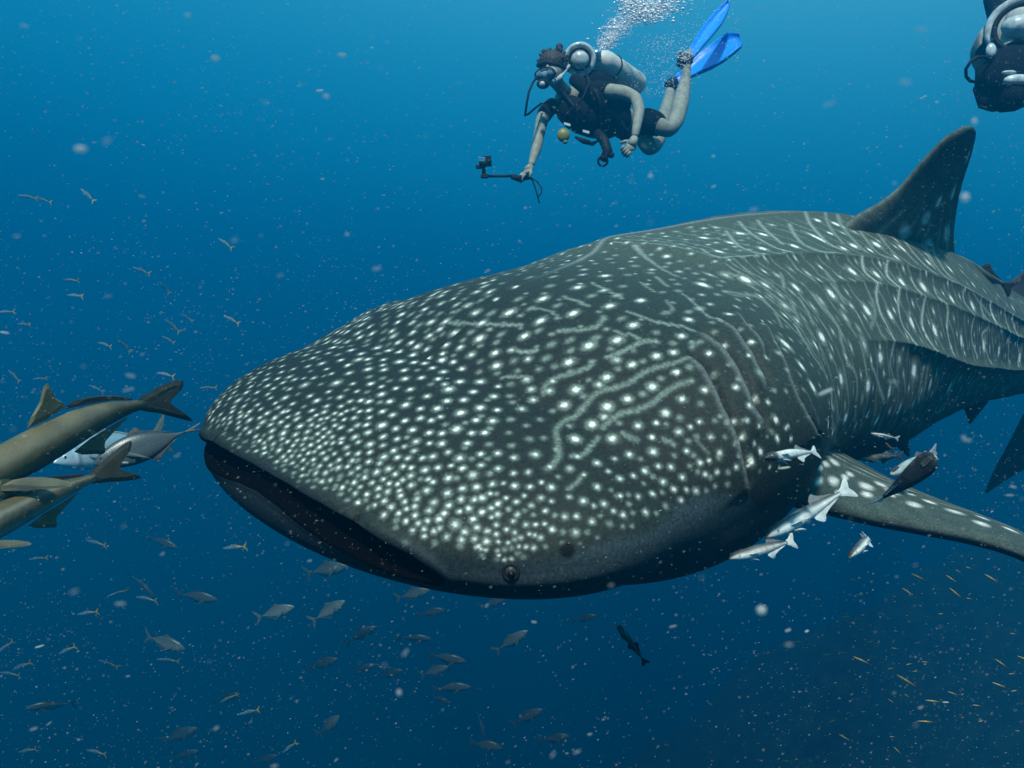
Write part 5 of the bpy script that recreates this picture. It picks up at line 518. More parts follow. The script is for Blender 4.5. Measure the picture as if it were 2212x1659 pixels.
 [3.8,0.5,[[1.409,0.0618],[1.404,0.0651],[1.393,0.0701],[1.388,0.0718],[1.383,0.0751],[1.377,0.0768],[1.372,0.0801],[1.362,0.0851],[1.356,0.0868],[1.351,0.0902],[1.346,0.0935],[1.34,0.0952],[1.335,0.0985],[1.33,0.1002],[1.325,0.1035],[1.319,0.1052],[1.314,0.1085],[1.309,0.1119],[1.304,0.1135],[1.298,0.1169],[1.293,0.1185],[1.293,0.1202],[1.288,0.1219],[1.282,0.1252],[1.277,0.1269],[1.277,0.1285],[1.272,0.1302],[1.272,0.1319],[1.267,0.1336],[1.267,0.1352],[1.261,0.1369],[1.261,0.1386],[1.261,0.1402],[1.256,0.1419],[1.256,0.1436],[1.256,0.1452],[1.256,0.1452],[1.256,0.1469],[1.251,0.1486],[1.251,0.1503],[1.251,0.1519],[1.251,0.1519],[1.251,0.1536],[1.251,0.1553],[1.251,0.1553],[1.251,0.1569],[1.251,0.1586],[1.251,0.1586],[1.251,0.1603],[1.251,0.1619],[1.251,0.1619],[1.251,0.1636],[1.251,0.1653],[1.251,0.1653],[1.251,0.1669],[1.256,0.1669],[1.251,0.1686],[1.251,0.1703],[1.256,0.1703],[1.251,0.172],[1.256,0.172],[1.256,0.1736],[1.256,0.1753],[1.256,0.1753],[1.256,0.177],[1.256,0.1786],[1.261,0.1786],[1.256,0.1803],[1.261,0.1803],[1.261,0.182]]],
 [3.4,0.5,[[1.04,0.1336],[1.034,0.1352],[1.029,0.1369],[1.029,0.1386],[1.024,0.1402],[1.008,0.1436],[1.003,0.1452],[0.997,0.1469],[0.982,0.1503],[0.976,0.1519],[0.971,0.1536],[0.95,0.1569],[0.939,0.1586],[0.934,0.1603],[0.924,0.1619],[0.918,0.1636],[0.908,0.1653],[0.918,0.1653],[0.908,0.1669],[0.902,0.1686],[0.892,0.1703],[0.881,0.172],[0.897,0.172],[0.887,0.1736],[0.902,0.1736],[0.892,0.1753],[0.908,0.1753],[0.897,0.177],[0.892,0.1786],[0.902,0.1786],[0.897,0.1803],[0.913,0.1803],[0.929,0.1803],[0.939,0.1803],[0.955,0.1803],[0.95,0.182],[0.961,0.182],[0.971,0.182],[0.982,0.182],[0.987,0.182],[0.997,0.182],[1.003,0.182],[1.013,0.182],[1.019,0.182],[1.024,0.182],[1.034,0.182],[1.04,0.182],[1.045,0.182],[1.05,0.182],[1.056,0.182],[1.061,0.182],[1.066,0.182],[1.071,0.182],[1.077,0.182],[1.082,0.182],[1.087,0.182],[1.092,0.182],[1.098,0.182],[1.103,0.182],[1.108,0.182],[1.108,0.182],[1.114,0.182],[1.119,0.182],[1.124,0.182],[1.129,0.182],[1.135,0.182],[1.129,0.1836],[1.135,0.1836],[1.14,0.1836],[1.145,0.1836],[1.145,0.1836],[1.151,0.1836],[1.156,0.1836],[1.161,0.1836],[1.166,0.1836],[1.161,0.1853],[1.166,0.1853]]],
 [4.1,0.5,[[1.652,0.0284],[1.641,0.0334],[1.636,0.0367],[1.625,0.0417],[1.625,0.0417],[1.615,0.0467],[1.61,0.0501],[1.604,0.0534],[1.599,0.0568],[1.594,0.0584],[1.589,0.0618],[1.583,0.0651],[1.583,0.0651],[1.578,0.0684],[1.573,0.0718],[1.567,0.0751],[1.562,0.0768],[1.557,0.0801],[1.552,0.0835],[1.552,0.0835],[1.546,0.0868],[1.541,0.0902],[1.541,0.0902],[1.536,0.0935],[1.53,0.0968],[1.53,0.0968],[1.525,0.1002],[1.525,0.1018],[1.52,0.1035],[1.52,0.1052],[1.515,0.1085],[1.515,0.1085],[1.509,0.1119],[1.509,0.1135],[1.504,0.1169],[1.504,0.1169],[1.499,0.1202],[1.499,0.1219],[1.494,0.1235],[1.494,0.1252],[1.488,0.1285],[1.488,0.1285],[1.488,0.1302],[1.483,0.1336],[1.483,0.1336],[1.483,0.1352],[1.478,0.1386],[1.478,0.1386],[1.478,0.1402],[1.472,0.1419],[1.472,0.1436]]],
 [4.0,0.45,[[-3.348,0.0518],[-3.348,0.0501],[-3.348,0.0501],[-3.348,0.0484],[-3.342,0.0451],[-3.335,0.0417],[-3.323,0.0351],[-3.303,0.0267],[-3.29,0.02],[-3.277,0.0134],[-3.271,0.01],[-3.258,0.0033],[-3.252,0.0],[2.243,0.005],[2.232,0.01],[2.227,0.0134],[2.222,0.0167],[2.217,0.02],[2.206,0.025],[2.201,0.0284],[2.201,0.0284],[2.195,0.0317],[2.19,0.0351],[2.185,0.0384],[2.185,0.0384],[2.18,0.0417],[2.174,0.0451],[2.169,0.0484],[2.164,0.0501],[2.159,0.0534],[2.153,0.0568],[2.153,0.0584],[2.148,0.0601],[2.143,0.0634],[2.137,0.0668],[2.137,0.0668],[2.132,0.0701],[2.127,0.0735],[2.127,0.0751],[2.122,0.0768],[2.116,0.0801],[2.116,0.0818],[2.111,0.0835],[2.106,0.0868],[2.106,0.0885],[2.1,0.0902],[2.1,0.0918],[2.095,0.0952],[2.095,0.0952],[2.09,0.0985],[2.09,0.0985],[2.085,0.1018],[2.085,0.1035],[2.079,0.1052],[2.079,0.1068],[2.074,0.1102],[2.074,0.1102],[2.069,0.1135],[2.069,0.1152],[2.064,0.1169],[2.064,0.1185],[2.058,0.1202],[2.058,0.1219],[2.058,0.1235],[2.053,0.1252],[2.053,0.1269],[2.053,0.1269],[2.048,0.1302],[2.048,0.1319],[2.048,0.1319],[2.042,0.1352],[2.042,0.1352],[2.042,0.1369],[2.037,0.1386],[2.037,0.1402],[2.037,0.1419],[2.032,0.1436],[2.032,0.1452],[2.032,0.1452],[2.032,0.1469],[2.032,0.1486],[2.027,0.1503],[2.027,0.1519],[2.027,0.1519],[2.027,0.1536],[2.027,0.1553],[2.027,0.1553],[2.027,0.1569],[2.027,0.1586],[2.027,0.1586],[2.027,0.1603],[2.027,0.1603],[2.027,0.1619],[2.032,0.1619],[2.027,0.1636],[2.032,0.1636],[2.032,0.1653],[2.037,0.1653],[2.037,0.1653],[2.037,0.1669],[2.042,0.1669],[2.042,0.1669],[2.042,0.1686],[2.048,0.1686],[2.048,0.1686],[2.053,0.1686],[2.053,0.1703],[2.053,0.1703],[2.058,0.1703],[2.064,0.1703],[2.064,0.1703],[2.064,0.172],[2.069,0.172],[2.069,0.172],[2.074,0.172],[2.074,0.1736],[2.079,0.1736],[2.079,0.1736],[2.085,0.1736],[2.09,0.1736],[2.09,0.1736],[2.095,0.1736],[2.095,0.1753],[2.1,0.1753],[2.1,0.1753],[2.106,0.1753]]],
 [4.0,0.45,[[-3.426,0.0367],[-3.432,0.0384],[-3.432,0.0367],[-3.432,0.0367],[-3.439,0.0367],[-3.439,0.0367],[-3.439,0.0351],[-3.439,0.0351],[-3.445,0.0351],[-3.445,0.0351],[-3.432,0.0284],[-3.413,0.02],[-3.406,0.0167],[-3.387,0.0083],[-3.381,0.005],[2.364,0.0017],[2.354,0.0067],[2.343,0.0117],[2.333,0.0167],[2.322,0.0217],[2.317,0.025],[2.317,0.025],[2.306,0.0301],[2.301,0.0334],[2.29,0.0384],[2.285,0.0417],[2.28,0.0451],[2.275,0.0484],[2.275,0.0484],[2.269,0.0518],[2.264,0.0551],[2.259,0.0584],[2.259,0.0584],[2.254,0.0618],[2.248,0.0651],[2.243,0.0684],[2.243,0.0684],[2.238,0.0718],[2.232,0.0751],[2.232,0.0768],[2.227,0.0785],[2.227,0.0801],[2.222,0.0835],[2.222,0.0835],[2.217,0.0868],[2.217,0.0885],[2.211,0.0918],[2.211,0.0918],[2.206,0.0952],[2.206,0.0968],[2.206,0.0968],[2.201,0.1002],[2.201,0.1018],[2.195,0.1035],[2.195,0.1052],[2.19,0.1085],[2.19,0.1085],[2.19,0.1102],[2.185,0.1135],[2.185,0.1135],[2.185,0.1152],[2.18,0.1185],[2.18,0.1185],[2.18,0.1202],[2.18,0.1219],[2.174,0.1252],[2.174,0.1252],[2.174,0.1269],[2.174,0.1285],[2.169,0.1302],[2.169,0.1319],[2.169,0.1336],[2.169,0.1336],[2.164,0.1369],[2.164,0.1369],[2.164,0.1386],[2.164,0.1402],[2.164,0.1402],[2.164,0.1419],[2.164,0.1436],[2.159,0.1452],[2.159,0.1469],[2.159,0.1486],[2.159,0.1486],[2.159,0.1503],[2.159,0.1519],[2.153,0.1536],[2.159,0.1536],[2.159,0.1553],[2.153,0.1569],[2.153,0.1586],[2.153,0.1586],[2.153,0.1603],[2.153,0.1619],[2.153,0.1636],[2.153,0.1636],[2.153,0.1653]]],
 [4.1,0.45,[[-3.503,0.0284],[-3.503,0.0267],[-3.51,0.0284],[-3.51,0.0267],[-3.51,0.0267],[-3.516,0.0267],[-3.516,0.0267],[-3.516,0.025],[-3.523,0.0267],[-3.523,0.025],[-3.516,0.0217],[-3.497,0.0134],[-3.49,0.01],[-3.484,0.0067],[2.465,0.0017],[2.465,0.0017],[2.454,0.0067],[2.443,0.0117],[2.433,0.0167],[2.422,0.0217],[2.412,0.0267],[2.412,0.0267],[2.407,0.0301],[2.396,0.0351],[2.391,0.0384],[2.385,0.0401],[2.38,0.0434],[2.375,0.0467],[2.37,0.0501],[2.37,0.0501],[2.364,0.0534],[2.359,0.0568],[2.359,0.0568],[2.354,0.0601],[2.348,0.0634],[2.348,0.0634],[2.343,0.0668],[2.338,0.0701],[2.338,0.0718],[2.333,0.0735],[2.333,0.0751],[2.327,0.0785],[2.327,0.0801],[2.322,0.0818],[2.322,0.0835],[2.322,0.0851],[2.317,0.0885],[2.317,0.0885],[2.312,0.0918],[2.312,0.0935],[2.312,0.0952],[2.306,0.0968],[2.306,0.0985],[2.306,0.1002],[2.306,0.1002],[2.301,0.1035],[2.301,0.1052],[2.301,0.1068],[2.301,0.1068],[2.296,0.1102],[2.296,0.1119],[2.296,0.1119],[2.296,0.1135],[2.296,0.1152],[2.29,0.1169],[2.29,0.1185],[2.29,0.1202],[2.29,0.1202],[2.29,0.1219],[2.29,0.1235],[2.285,0.1252],[2.285,0.1269],[2.285,0.1285],[2.285,0.1302],[2.285,0.1302],[2.285,0.1319],[2.285,0.1336],[2.28,0.1352],[2.28,0.1369],[2.28,0.1386],[2.28,0.1386],[2.28,0.1402],[2.28,0.1419],[2.28,0.1419],[2.28,0.1436],[2.28,0.1452],[2.275,0.1469],[2.275,0.1486],[2.28,0.1486],[2.275,0.1503],[2.275,0.1519],[2.275,0.1536],[2.275,0.1536],[2.275,0.1553],[2.275,0.1569],[2.275,0.1586],[2.275,0.1586],[2.275,0.1603],[2.275,0.1619]]],
 [4.2,0.5,[[-3.581,0.02],[-3.587,0.02],[-3.587,0.02],[-3.587,0.02],[-3.594,0.02],[-3.594,0.02],[-3.6,0.02],[-3.594,0.0184],[-3.6,0.0184],[-3.581,0.0117],[-3.561,0.0033],[-3.555,0.0],[2.544,0.005],[2.528,0.0117],[2.517,0.0167],[2.507,0.0217],[2.502,0.0234],[2.491,0.0284],[2.48,0.0334],[2.47,0.0384],[2.465,0.0417],[2.459,0.0434],[2.454,0.0467],[2.449,0.0501],[2.443,0.0518],[2.438,0.0551],[2.438,0.0568],[2.433,0.0601],[2.428,0.0618],[2.422,0.0651],[2.422,0.0668],[2.417,0.0684],[2.417,0.0701],[2.412,0.0735],[2.407,0.0751],[2.407,0.0768],[2.407,0.0785],[2.401,0.0818],[2.396,0.0835],[2.396,0.0851],[2.396,0.0868],[2.391,0.0885],[2.391,0.0902],[2.391,0.0918],[2.385,0.0935],[2.385,0.0952],[2.385,0.0968],[2.38,0.0985],[2.38,0.1002],[2.38,0.1018],[2.375,0.1035],[2.375,0.1052],[2.375,0.1068],[2.375,0.1085],[2.37,0.1102],[2.37,0.1119],[2.37,0.1135],[2.364,0.1152],[2.364,0.1169],[2.364,0.1185],[2.364,0.1202],[2.359,0.1219],[2.359,0.1235],[2.364,0.1235],[2.359,0.1252],[2.359,0.1269],[2.359,0.1285],[2.359,0.1302],[2.354,0.1319],[2.359,0.1319],[2.359,0.1336],[2.354,0.1352],[2.354,0.1369],[2.359,0.1369],[2.354,0.1386],[2.354,0.1402],[2.354,0.1419],[2.359,0.1419],[2.354,0.1436],[2.354,0.1452],[2.354,0.1469],[2.359,0.1469],[2.354,0.1486],[2.354,0.1503],[2.354,0.1519],[2.359,0.1519],[2.359,0.1536],[2.354,0.1553],[2.359,0.1553],[2.359,0.1569],[2.359,0.1586],[2.359,0.1586],[2.359,0.1603],[2.364,0.1603],[2.364,0.1619],[2.364,0.1636],[2.364,0.1636],[2.364,0.1653],[2.37,0.1653],[2.37,0.1669],[2.37,0.1669],[2.37,0.1686],[2.37,0.1703],[2.375,0.1703],[2.375,0.172],[2.375,0.172],[2.375,0.1736],[2.38,0.1736],[2.38,0.1753],[2.385,0.1753],[2.38,0.177],[2.385,0.177],[2.385,0.1786]]],
 [4.3,0.5,[[-3.71,0.0134],[-3.71,0.0134],[-3.716,0.0134],[-3.723,0.0134],[-3.723,0.0134],[-3.729,0.0134],[-3.729,0.0117],[-3.729,0.0117],[-3.735,0.0117],[-3.742,0.0134],[-3.735,0.01],[-3.723,0.0033],[2.713,0.0017],[2.697,0.0083],[2.686,0.0117],[2.686,0.0134],[2.681,0.0167],[2.67,0.0217],[2.66,0.0267],[2.655,0.0284],[2.644,0.0334],[2.639,0.0367],[2.633,0.0401],[2.628,0.0417],[2.623,0.0451],[2.618,0.0484],[2.612,0.0518],[2.602,0.0551],[2.597,0.0584],[2.591,0.0618],[2.591,0.0634],[2.581,0.0668],[2.581,0.0684],[2.575,0.0718],[2.565,0.0751],[2.565,0.0768],[2.56,0.0801],[2.56,0.0818],[2.549,0.0851],[2.544,0.0885],[2.544,0.0902],[2.533,0.0935],[2.533,0.0952],[2.528,0.0985],[2.523,0.1002],[2.523,0.1018],[2.517,0.1052],[2.512,0.1068],[2.512,0.1085],[2.502,0.1119],[2.502,0.1135],[2.502,0.1152],[2.491,0.1185],[2.491,0.1202],[2.486,0.1219],[2.486,0.1235],[2.486,0.1252],[2.475,0.1285],[2.475,0.1302],[2.475,0.1319],[2.465,0.1352],[2.465,0.1369],[2.465,0.1386],[2.459,0.1402],[2.459,0.1419],[2.459,0.1436],[2.449,0.1469],[2.449,0.1486],[2.443,0.1503],[2.443,0.1519],[2.443,0.1536],[2.438,0.1553],[2.443,0.1553]]],
 [4.3,0.5,[[-3.774,0.0117],[-3.781,0.0117],[-3.781,0.0117],[-3.787,0.0117],[-3.787,0.0117],[-3.794,0.0134],[-3.794,0.0117],[-3.8,0.0134],[-3.787,0.0067],[2.765,0.0017],[2.744,0.01],[2.734,0.0134],[2.723,0.0184],[2.707,0.025],[2.692,0.0317],[2.681,0.0351],[2.67,0.0401],[2.66,0.0451],[2.644,0.0501],[2.639,0.0534],[2.628,0.0584],[2.618,0.0618],[2.612,0.0651],[2.602,0.0684],[2.597,0.0718],[2.591,0.0751],[2.586,0.0768],[2.581,0.0801],[2.575,0.0835],[2.565,0.0868],[2.565,0.0885],[2.554,0.0918],[2.554,0.0935],[2.549,0.0968],[2.549,0.0985],[2.538,0.1018],[2.538,0.1035],[2.538,0.1052],[2.528,0.1085],[2.528,0.1102],[2.528,0.1119],[2.523,0.1135],[2.517,0.1169],[2.517,0.1185],[2.512,0.1202],[2.512,0.1219],[2.512,0.1235],[2.507,0.1252],[2.507,0.1269],[2.507,0.1285],[2.502,0.1302],[2.502,0.1319],[2.502,0.1336],[2.502,0.1352],[2.496,0.1369],[2.496,0.1386],[2.496,0.1402],[2.491,0.1419],[2.491,0.1436],[2.491,0.1452],[2.496,0.1452],[2.491,0.1469],[2.491,0.1486],[2.491,0.1503],[2.491,0.1519],[2.486,0.1536],[2.486,0.1553],[2.491,0.1553],[2.491,0.1569],[2.486,0.1586],[2.486,0.1603],[2.491,0.1603],[2.491,0.1619],[2.491,0.1636],[2.486,0.1653],[2.491,0.1653],[2.491,0.1669],[2.491,0.1686],[2.496,0.1686],[2.491,0.1703],[2.496,0.1703],[2.496,0.172],[2.502,0.172],[2.502,0.1736],[2.496,0.1753],[2.502,0.1753],[2.502,0.177],[2.507,0.177],[2.507,0.1786],[2.512,0.1786],[2.512,0.1786],[2.512,0.1803],[2.517,0.1803],[2.517,0.182],[2.523,0.182],[2.528,0.182],[2.528,0.1836],[2.533,0.1836],[2.538,0.1836],[2.538,0.1853],[2.544,0.1853],[2.549,0.1853],[2.554,0.1853],[2.554,0.187],[2.56,0.187],[2.565,0.187],[2.565,0.1886],[2.57,0.1886],[2.575,0.1886],[2.575,0.1903],[2.581,0.1903]]],
 [4.4,0.5,[[-3.845,0.0134],[-3.845,0.0134],[-3.845,0.0134],[-3.852,0.0134],[-3.852,0.0117],[-3.858,0.0134],[-3.865,0.015],[-3.865,0.0134],[-3.845,0.005],[2.829,0.0017],[2.808,0.01],[2.792,0.015],[2.787,0.0184],[2.771,0.025],[2.755,0.0317],[2.744,0.0351],[2.734,0.0401],[2.723,0.0451],[2.713,0.0484],[2.702,0.0534],[2.697,0.0568],[2.686,0.0601],[2.676,0.0651],[2.676,0.0668],[2.66,0.0718],[2.66,0.0735],[2.655,0.0768],[2.644,0.0801],[2.639,0.0835],[2.639,0.0851],[2.628,0.0885],[2.623,0.0918],[2.623,0.0935],[2.612,0.0968],[2.612,0.0985],[2.612,0.1002],[2.602,0.1035],[2.602,0.1052],[2.602,0.1068],[2.597,0.1085],[2.597,0.1102],[2.586,0.1135],[2.586,0.1152],[2.586,0.1169],[2.586,0.1185],[2.581,0.1202],[2.581,0.1219],[2.581,0.1235],[2.575,0.1252],[2.575,0.1269],[2.575,0.1285],[2.57,0.1302],[2.57,0.1319],[2.57,0.1336],[2.57,0.1352],[2.565,0.1369],[2.565,0.1386],[2.565,0.1402],[2.56,0.1419],[2.56,0.1436],[2.56,0.1452],[2.56,0.1469],[2.565,0.1469],[2.56,0.1486],[2.56,0.1503],[2.56,0.1519],[2.56,0.1536],[2.56,0.1553],[2.554,0.1569],[2.554,0.1586],[2.56,0.1586],[2.56,0.1603],[2.554,0.1619],[2.554,0.1636],[2.554,0.1653],[2.56,0.1653],[2.56,0.1669]]],
 [4.8,0.4,[[-3.29,0.0618],[-3.284,0.0584],[-3.271,0.0518],[-3.245,0.0401],[-3.232,0.0334],[-3.219,0.0267],[-3.206,0.02],[-3.194,0.0134],[-3.174,0.005],[-3.174,0.0033],[2.153,0.0067],[2.143,0.0117],[2.137,0.015],[2.132,0.0184],[2.122,0.0234],[2.116,0.0267],[2.106,0.0317],[2.1,0.0351],[2.095,0.0384],[2.09,0.0417],[2.085,0.0434],[2.079,0.0467],[2.074,0.0501],[2.069,0.0534],[2.064,0.0568],[2.058,0.0601],[2.048,0.0651],[2.048,0.0651],[2.042,0.0684],[2.037,0.0718],[2.032,0.0751],[2.032,0.0751],[2.027,0.0785],[2.021,0.0818],[2.021,0.0835],[2.016,0.0851],[2.011,0.0885],[2.005,0.0918],[2.005,0.0935],[2.0,0.0968],[1.995,0.0985],[1.995,0.1002],[1.99,0.1035],[1.99,0.1052],[1.984,0.1068],[1.979,0.1102],[1.979,0.1119],[1.979,0.1135],[1.974,0.1152],[1.974,0.1169],[1.969,0.1202],[1.969,0.1219],[1.963,0.1235],[1.963,0.1252],[1.963,0.1269],[1.958,0.1285],[1.958,0.1302],[1.958,0.1319],[1.953,0.1336],[1.953,0.1352],[1.953,0.1369],[1.953,0.1386],[1.947,0.1402],[1.947,0.1419],[1.947,0.1436],[1.942,0.1452],[1.942,0.1469],[1.942,0.1486],[1.942,0.1503],[1.942,0.1503],[1.942,0.1519],[1.942,0.1536],[1.942,0.1553],[1.937,0.1569],[1.937,0.1586],[1.937,0.1603],[1.937,0.1619]]],
 [3.9,0.4,[[-3.206,0.0518],[-3.181,0.0401],[-3.174,0.0367],[-3.161,0.0301],[-3.142,0.0217],[-3.135,0.0184],[-3.123,0.0117],[-3.116,0.0083],[-3.11,0.005],[-3.103,0.0017],[2.095,0.0017],[2.085,0.0067],[2.079,0.01],[2.069,0.015],[2.058,0.02],[2.058,0.02],[2.048,0.025],[2.042,0.0284],[2.032,0.0334],[2.032,0.0334],[2.021,0.0384],[2.016,0.0417],[2.011,0.0434],[2.005,0.0467],[2.0,0.0501],[1.995,0.0518],[1.99,0.0551],[1.984,0.0584],[1.979,0.0601],[1.974,0.0634],[1.969,0.0668],[1.963,0.0684],[1.958,0.0718],[1.953,0.0735],[1.953,0.0751],[1.947,0.0785],[1.942,0.0801],[1.937,0.0835],[1.932,0.0851],[1.932,0.0868],[1.926,0.0885],[1.926,0.0902],[1.921,0.0935],[1.916,0.0952],[1.916,0.0968],[1.91,0.0985],[1.91,0.1002],[1.905,0.1018],[1.905,0.1035],[1.9,0.1052],[1.9,0.1068],[1.895,0.1085],[1.895,0.1102],[1.889,0.1135],[1.889,0.1135],[1.889,0.1152],[1.884,0.1169],[1.884,0.1185],[1.879,0.1202],[1.879,0.1219],[1.874,0.1235],[1.874,0.1252],[1.868,0.1269],[1.868,0.1285],[1.868,0.1302],[1.863,0.1319],[1.863,0.1336],[1.858,0.1352]]],
 [2.8,0.4,[[0.396,0.4107],[0.396,0.4124],[0.396,0.414],[0.396,0.4157],[0.396,0.4174],[0.396,0.4174],[0.396,0.419],[0.396,0.4207],[0.396,0.4224],[0.396,0.424],[0.396,0.4257],[0.396,0.4274],[0.396,0.429],[0.396,0.4307],[0.396,0.4324],[0.396,0.4324],[0.396,0.4341],[0.396,0.4357],[0.396,0.4374],[0.396,0.4391],[0.396,0.4407],[0.396,0.4424],[0.396,0.4441],[0.396,0.4457],[0.401,0.4474],[0.401,0.4491],[0.401,0.4508],[0.401,0.4524],[0.401,0.4541],[0.401,0.4558],[0.401,0.4574],[0.401,0.4574],[0.401,0.4591],[0.401,0.4608],[0.401,0.4624],[0.401,0.4641],[0.401,0.4658],[0.401,0.4674],[0.406,0.4708],[0.406,0.4725],[0.406,0.4741],[0.406,0.4741],[0.406,0.4758],[0.406,0.4775],[0.406,0.4791]]],
 [3.6,0.4,[[0.823,0.5109],[0.829,0.5125],[0.829,0.5142],[0.834,0.5159],[0.855,0.5192],[0.86,0.5209],[0.86,0.5225],[0.866,0.5242],[0.871,0.5259],[0.892,0.5292],[0.897,0.5309],[0.902,0.5326],[0.908,0.5342],[0.913,0.5359],[0.924,0.5376],[0.929,0.5392],[0.95,0.5426],[0.955,0.5442],[0.966,0.5459],[0.971,0.5476],[0.976,0.5492],[0.997,0.5526],[1.003,0.5543],[1.008,0.5559],[1.013,0.5576],[1.024,0.5593],[1.04,0.5626],[1.045,0.5643],[1.056,0.5659],[1.061,0.5676],[1.077,0.571],[1.082,0.5726],[1.082,0.5743],[1.098,0.5776],[1.114,0.581],[1.119,0.5826],[1.124,0.5843],[1.14,0.5876],[1.14,0.5893],[1.156,0.5927],[1.161,0.5943],[1.172,0.5977],[1.187,0.601]]],
 [3.4,0.4,[[1.282,0.5225],[1.282,0.5242],[1.282,0.5259],[1.282,0.5275],[1.288,0.5292],[1.288,0.5309],[1.288,0.5326],[1.288,0.5342],[1.293,0.5359],[1.293,0.5376],[1.293,0.5392],[1.298,0.5409],[1.298,0.5426],[1.298,0.5442],[1.304,0.5459],[1.304,0.5476],[1.304,0.5492],[1.309,0.5509],[1.309,0.5526],[1.309,0.5543],[1.314,0.5559],[1.314,0.5576],[1.319,0.5609],[1.319,0.5609],[1.325,0.5643],[1.325,0.5659],[1.33,0.5676],[1.33,0.5693],[1.335,0.571],[1.335,0.5726],[1.34,0.5743],[1.34,0.576],[1.346,0.5793],[1.351,0.581],[1.351,0.5826],[1.356,0.5843],[1.362,0.5876]]],
 [3.7,0.4,[[1.557,0.5292],[1.557,0.5309],[1.557,0.5326],[1.552,0.5342],[1.557,0.5376],[1.557,0.5392],[1.557,0.5409],[1.557,0.5426],[1.557,0.5442],[1.557,0.5459],[1.557,0.5476],[1.557,0.5492],[1.557,0.5509],[1.557,0.5526],[1.557,0.5543],[1.557,0.5559],[1.557,0.5576],[1.562,0.5593],[1.562,0.5609],[1.562,0.5626],[1.562,0.5643],[1.562,0.5659],[1.562,0.5676],[1.562,0.5693],[1.567,0.5726],[1.567,0.5743],[1.567,0.576],[1.567,0.5776],[1.567,0.5793],[1.567,0.581],[1.573,0.5843],[1.573,0.586],[1.578,0.5876],[1.578,0.5893],[1.578,0.591],[1.578,0.5927],[1.578,0.5943],[1.583,0.596],[1.583,0.5977],[1.583,0.5993],[1.589,0.6027],[1.589,0.6043]]],
 [3.5,0.4,[[1.351,0.5259],[1.356,0.5275],[1.356,0.5292],[1.356,0.5309],[1.356,0.5326],[1.356,0.5342],[1.356,0.5359],[1.362,0.5376],[1.362,0.5392],[1.362,0.5409],[1.362,0.5426],[1.367,0.5442],[1.367,0.5459],[1.367,0.5476],[1.372,0.5492],[1.372,0.5509],[1.372,0.5526],[1.372,0.5543],[1.377,0.5559],[1.377,0.5576],[1.377,0.5593],[1.383,0.5609],[1.383,0.5626],[1.383,0.5643],[1.388,0.5659],[1.388,0.5676],[1.393,0.571],[1.399,0.5726],[1.399,0.5743],[1.404,0.576],[1.404,0.5776],[1.404,0.5793]]],
 [3.3,0.4,[[1.71,0.5426],[1.71,0.5442],[1.71,0.5459],[1.71,0.5476],[1.705,0.5476],[1.705,0.5492],[1.705,0.5509],[1.705,0.5526],[1.705,0.5543],[1.705,0.5559],[1.705,0.5576],[1.71,0.5593],[1.71,0.5609],[1.705,0.5609],[1.705,0.5626],[1.705,0.5643],[1.71,0.5659],[1.71,0.5676],[1.71,0.5693],[1.71,0.571],[1.71,0.571],[1.71,0.5726],[1.71,0.5743],[1.71,0.576],[1.71,0.5776],[1.715,0.5793],[1.71,0.5793],[1.71,0.581],[1.71,0.5826],[1.71,0.5843],[1.71,0.586],[1.71,0.586],[1.71,0.5876],[1.71,0.5893],[1.71,0.591],[1.71,0.5927],[1.699,0.5927],[1.699,0.5943],[1.699,0.596],[1.705,0.5977],[1.694,0.5977],[1.699,0.5993],[1.699,0.601],[1.699,0.6027],[1.694,0.6027],[1.694,0.6043],[1.694,0.606]]],
 [3.4,0.4,[[1.926,0.5309],[1.921,0.5309],[1.921,0.5326],[1.916,0.5342],[1.916,0.5359],[1.91,0.5359],[1.91,0.5376],[1.91,0.5392],[1.91,0.5409],[1.905,0.5426],[1.905,0.5426],[1.9,0.5442],[1.9,0.5459],[1.9,0.5476],[1.895,0.5476],[1.895,0.5492],[1.895,0.5509],[1.895,0.5526],[1.895,0.5543],[1.889,0.5543],[1.889,0.5559],[1.889,0.5576],[1.884,0.5593],[1.884,0.5609],[1.879,0.5609],[1.879,0.5626],[1.879,0.5643],[1.879,0.5659],[1.879,0.5676],[1.874,0.5676],[1.874,0.5693],[1.874,0.571],[1.874,0.5726],[1.868,0.5726],[1.868,0.5743],[1.868,0.576],[1.868,0.5776],[1.868,0.5793],[1.863,0.5793],[1.863,0.581],[1.863,0.5826],[1.863,0.5843],[1.852,0.5843],[1.852,0.586],[1.852,0.5876],[1.852,0.5893],[1.852,0.591],[1.858,0.5927],[1.847,0.5927],[1.847,0.5943],[1.847,0.596],[1.847,0.5977]]],
 [3.5,0.4,[[2.069,0.5242],[2.069,0.5259],[2.069,0.5275],[2.069,0.5292],[2.069,0.5309],[2.064,0.5309],[2.064,0.5326],[2.064,0.5342],[2.064,0.5359],[2.064,0.5376],[2.064,0.5392],[2.064,0.5409],[2.058,0.5409],[2.058,0.5426],[2.058,0.5442],[2.058,0.5459],[2.058,0.5476],[2.064,0.5492],[2.064,0.5509],[2.064,0.5526],[2.058,0.5526],[2.058,0.5543],[2.058,0.5559],[2.064,0.5576],[2.064,0.5593]]],
 [3.9,0.5,[[0.385,0.212],[0.38,0.2137],[0.38,0.2154],[0.38,0.217],[0.38,0.217],[0.38,0.2187],[0.38,0.2204],[0.375,0.222],[0.375,0.2237],[0.375,0.2254],[0.375,0.227],[0.375,0.2287],[0.369,0.2304],[0.369,0.2321],[0.369,0.2337],[0.369,0.2354],[0.369,0.2354],[0.369,0.2371],[0.369,0.2387],[0.364,0.2421],[0.364,0.2421],[0.364,0.2437],[0.364,0.2454]]],
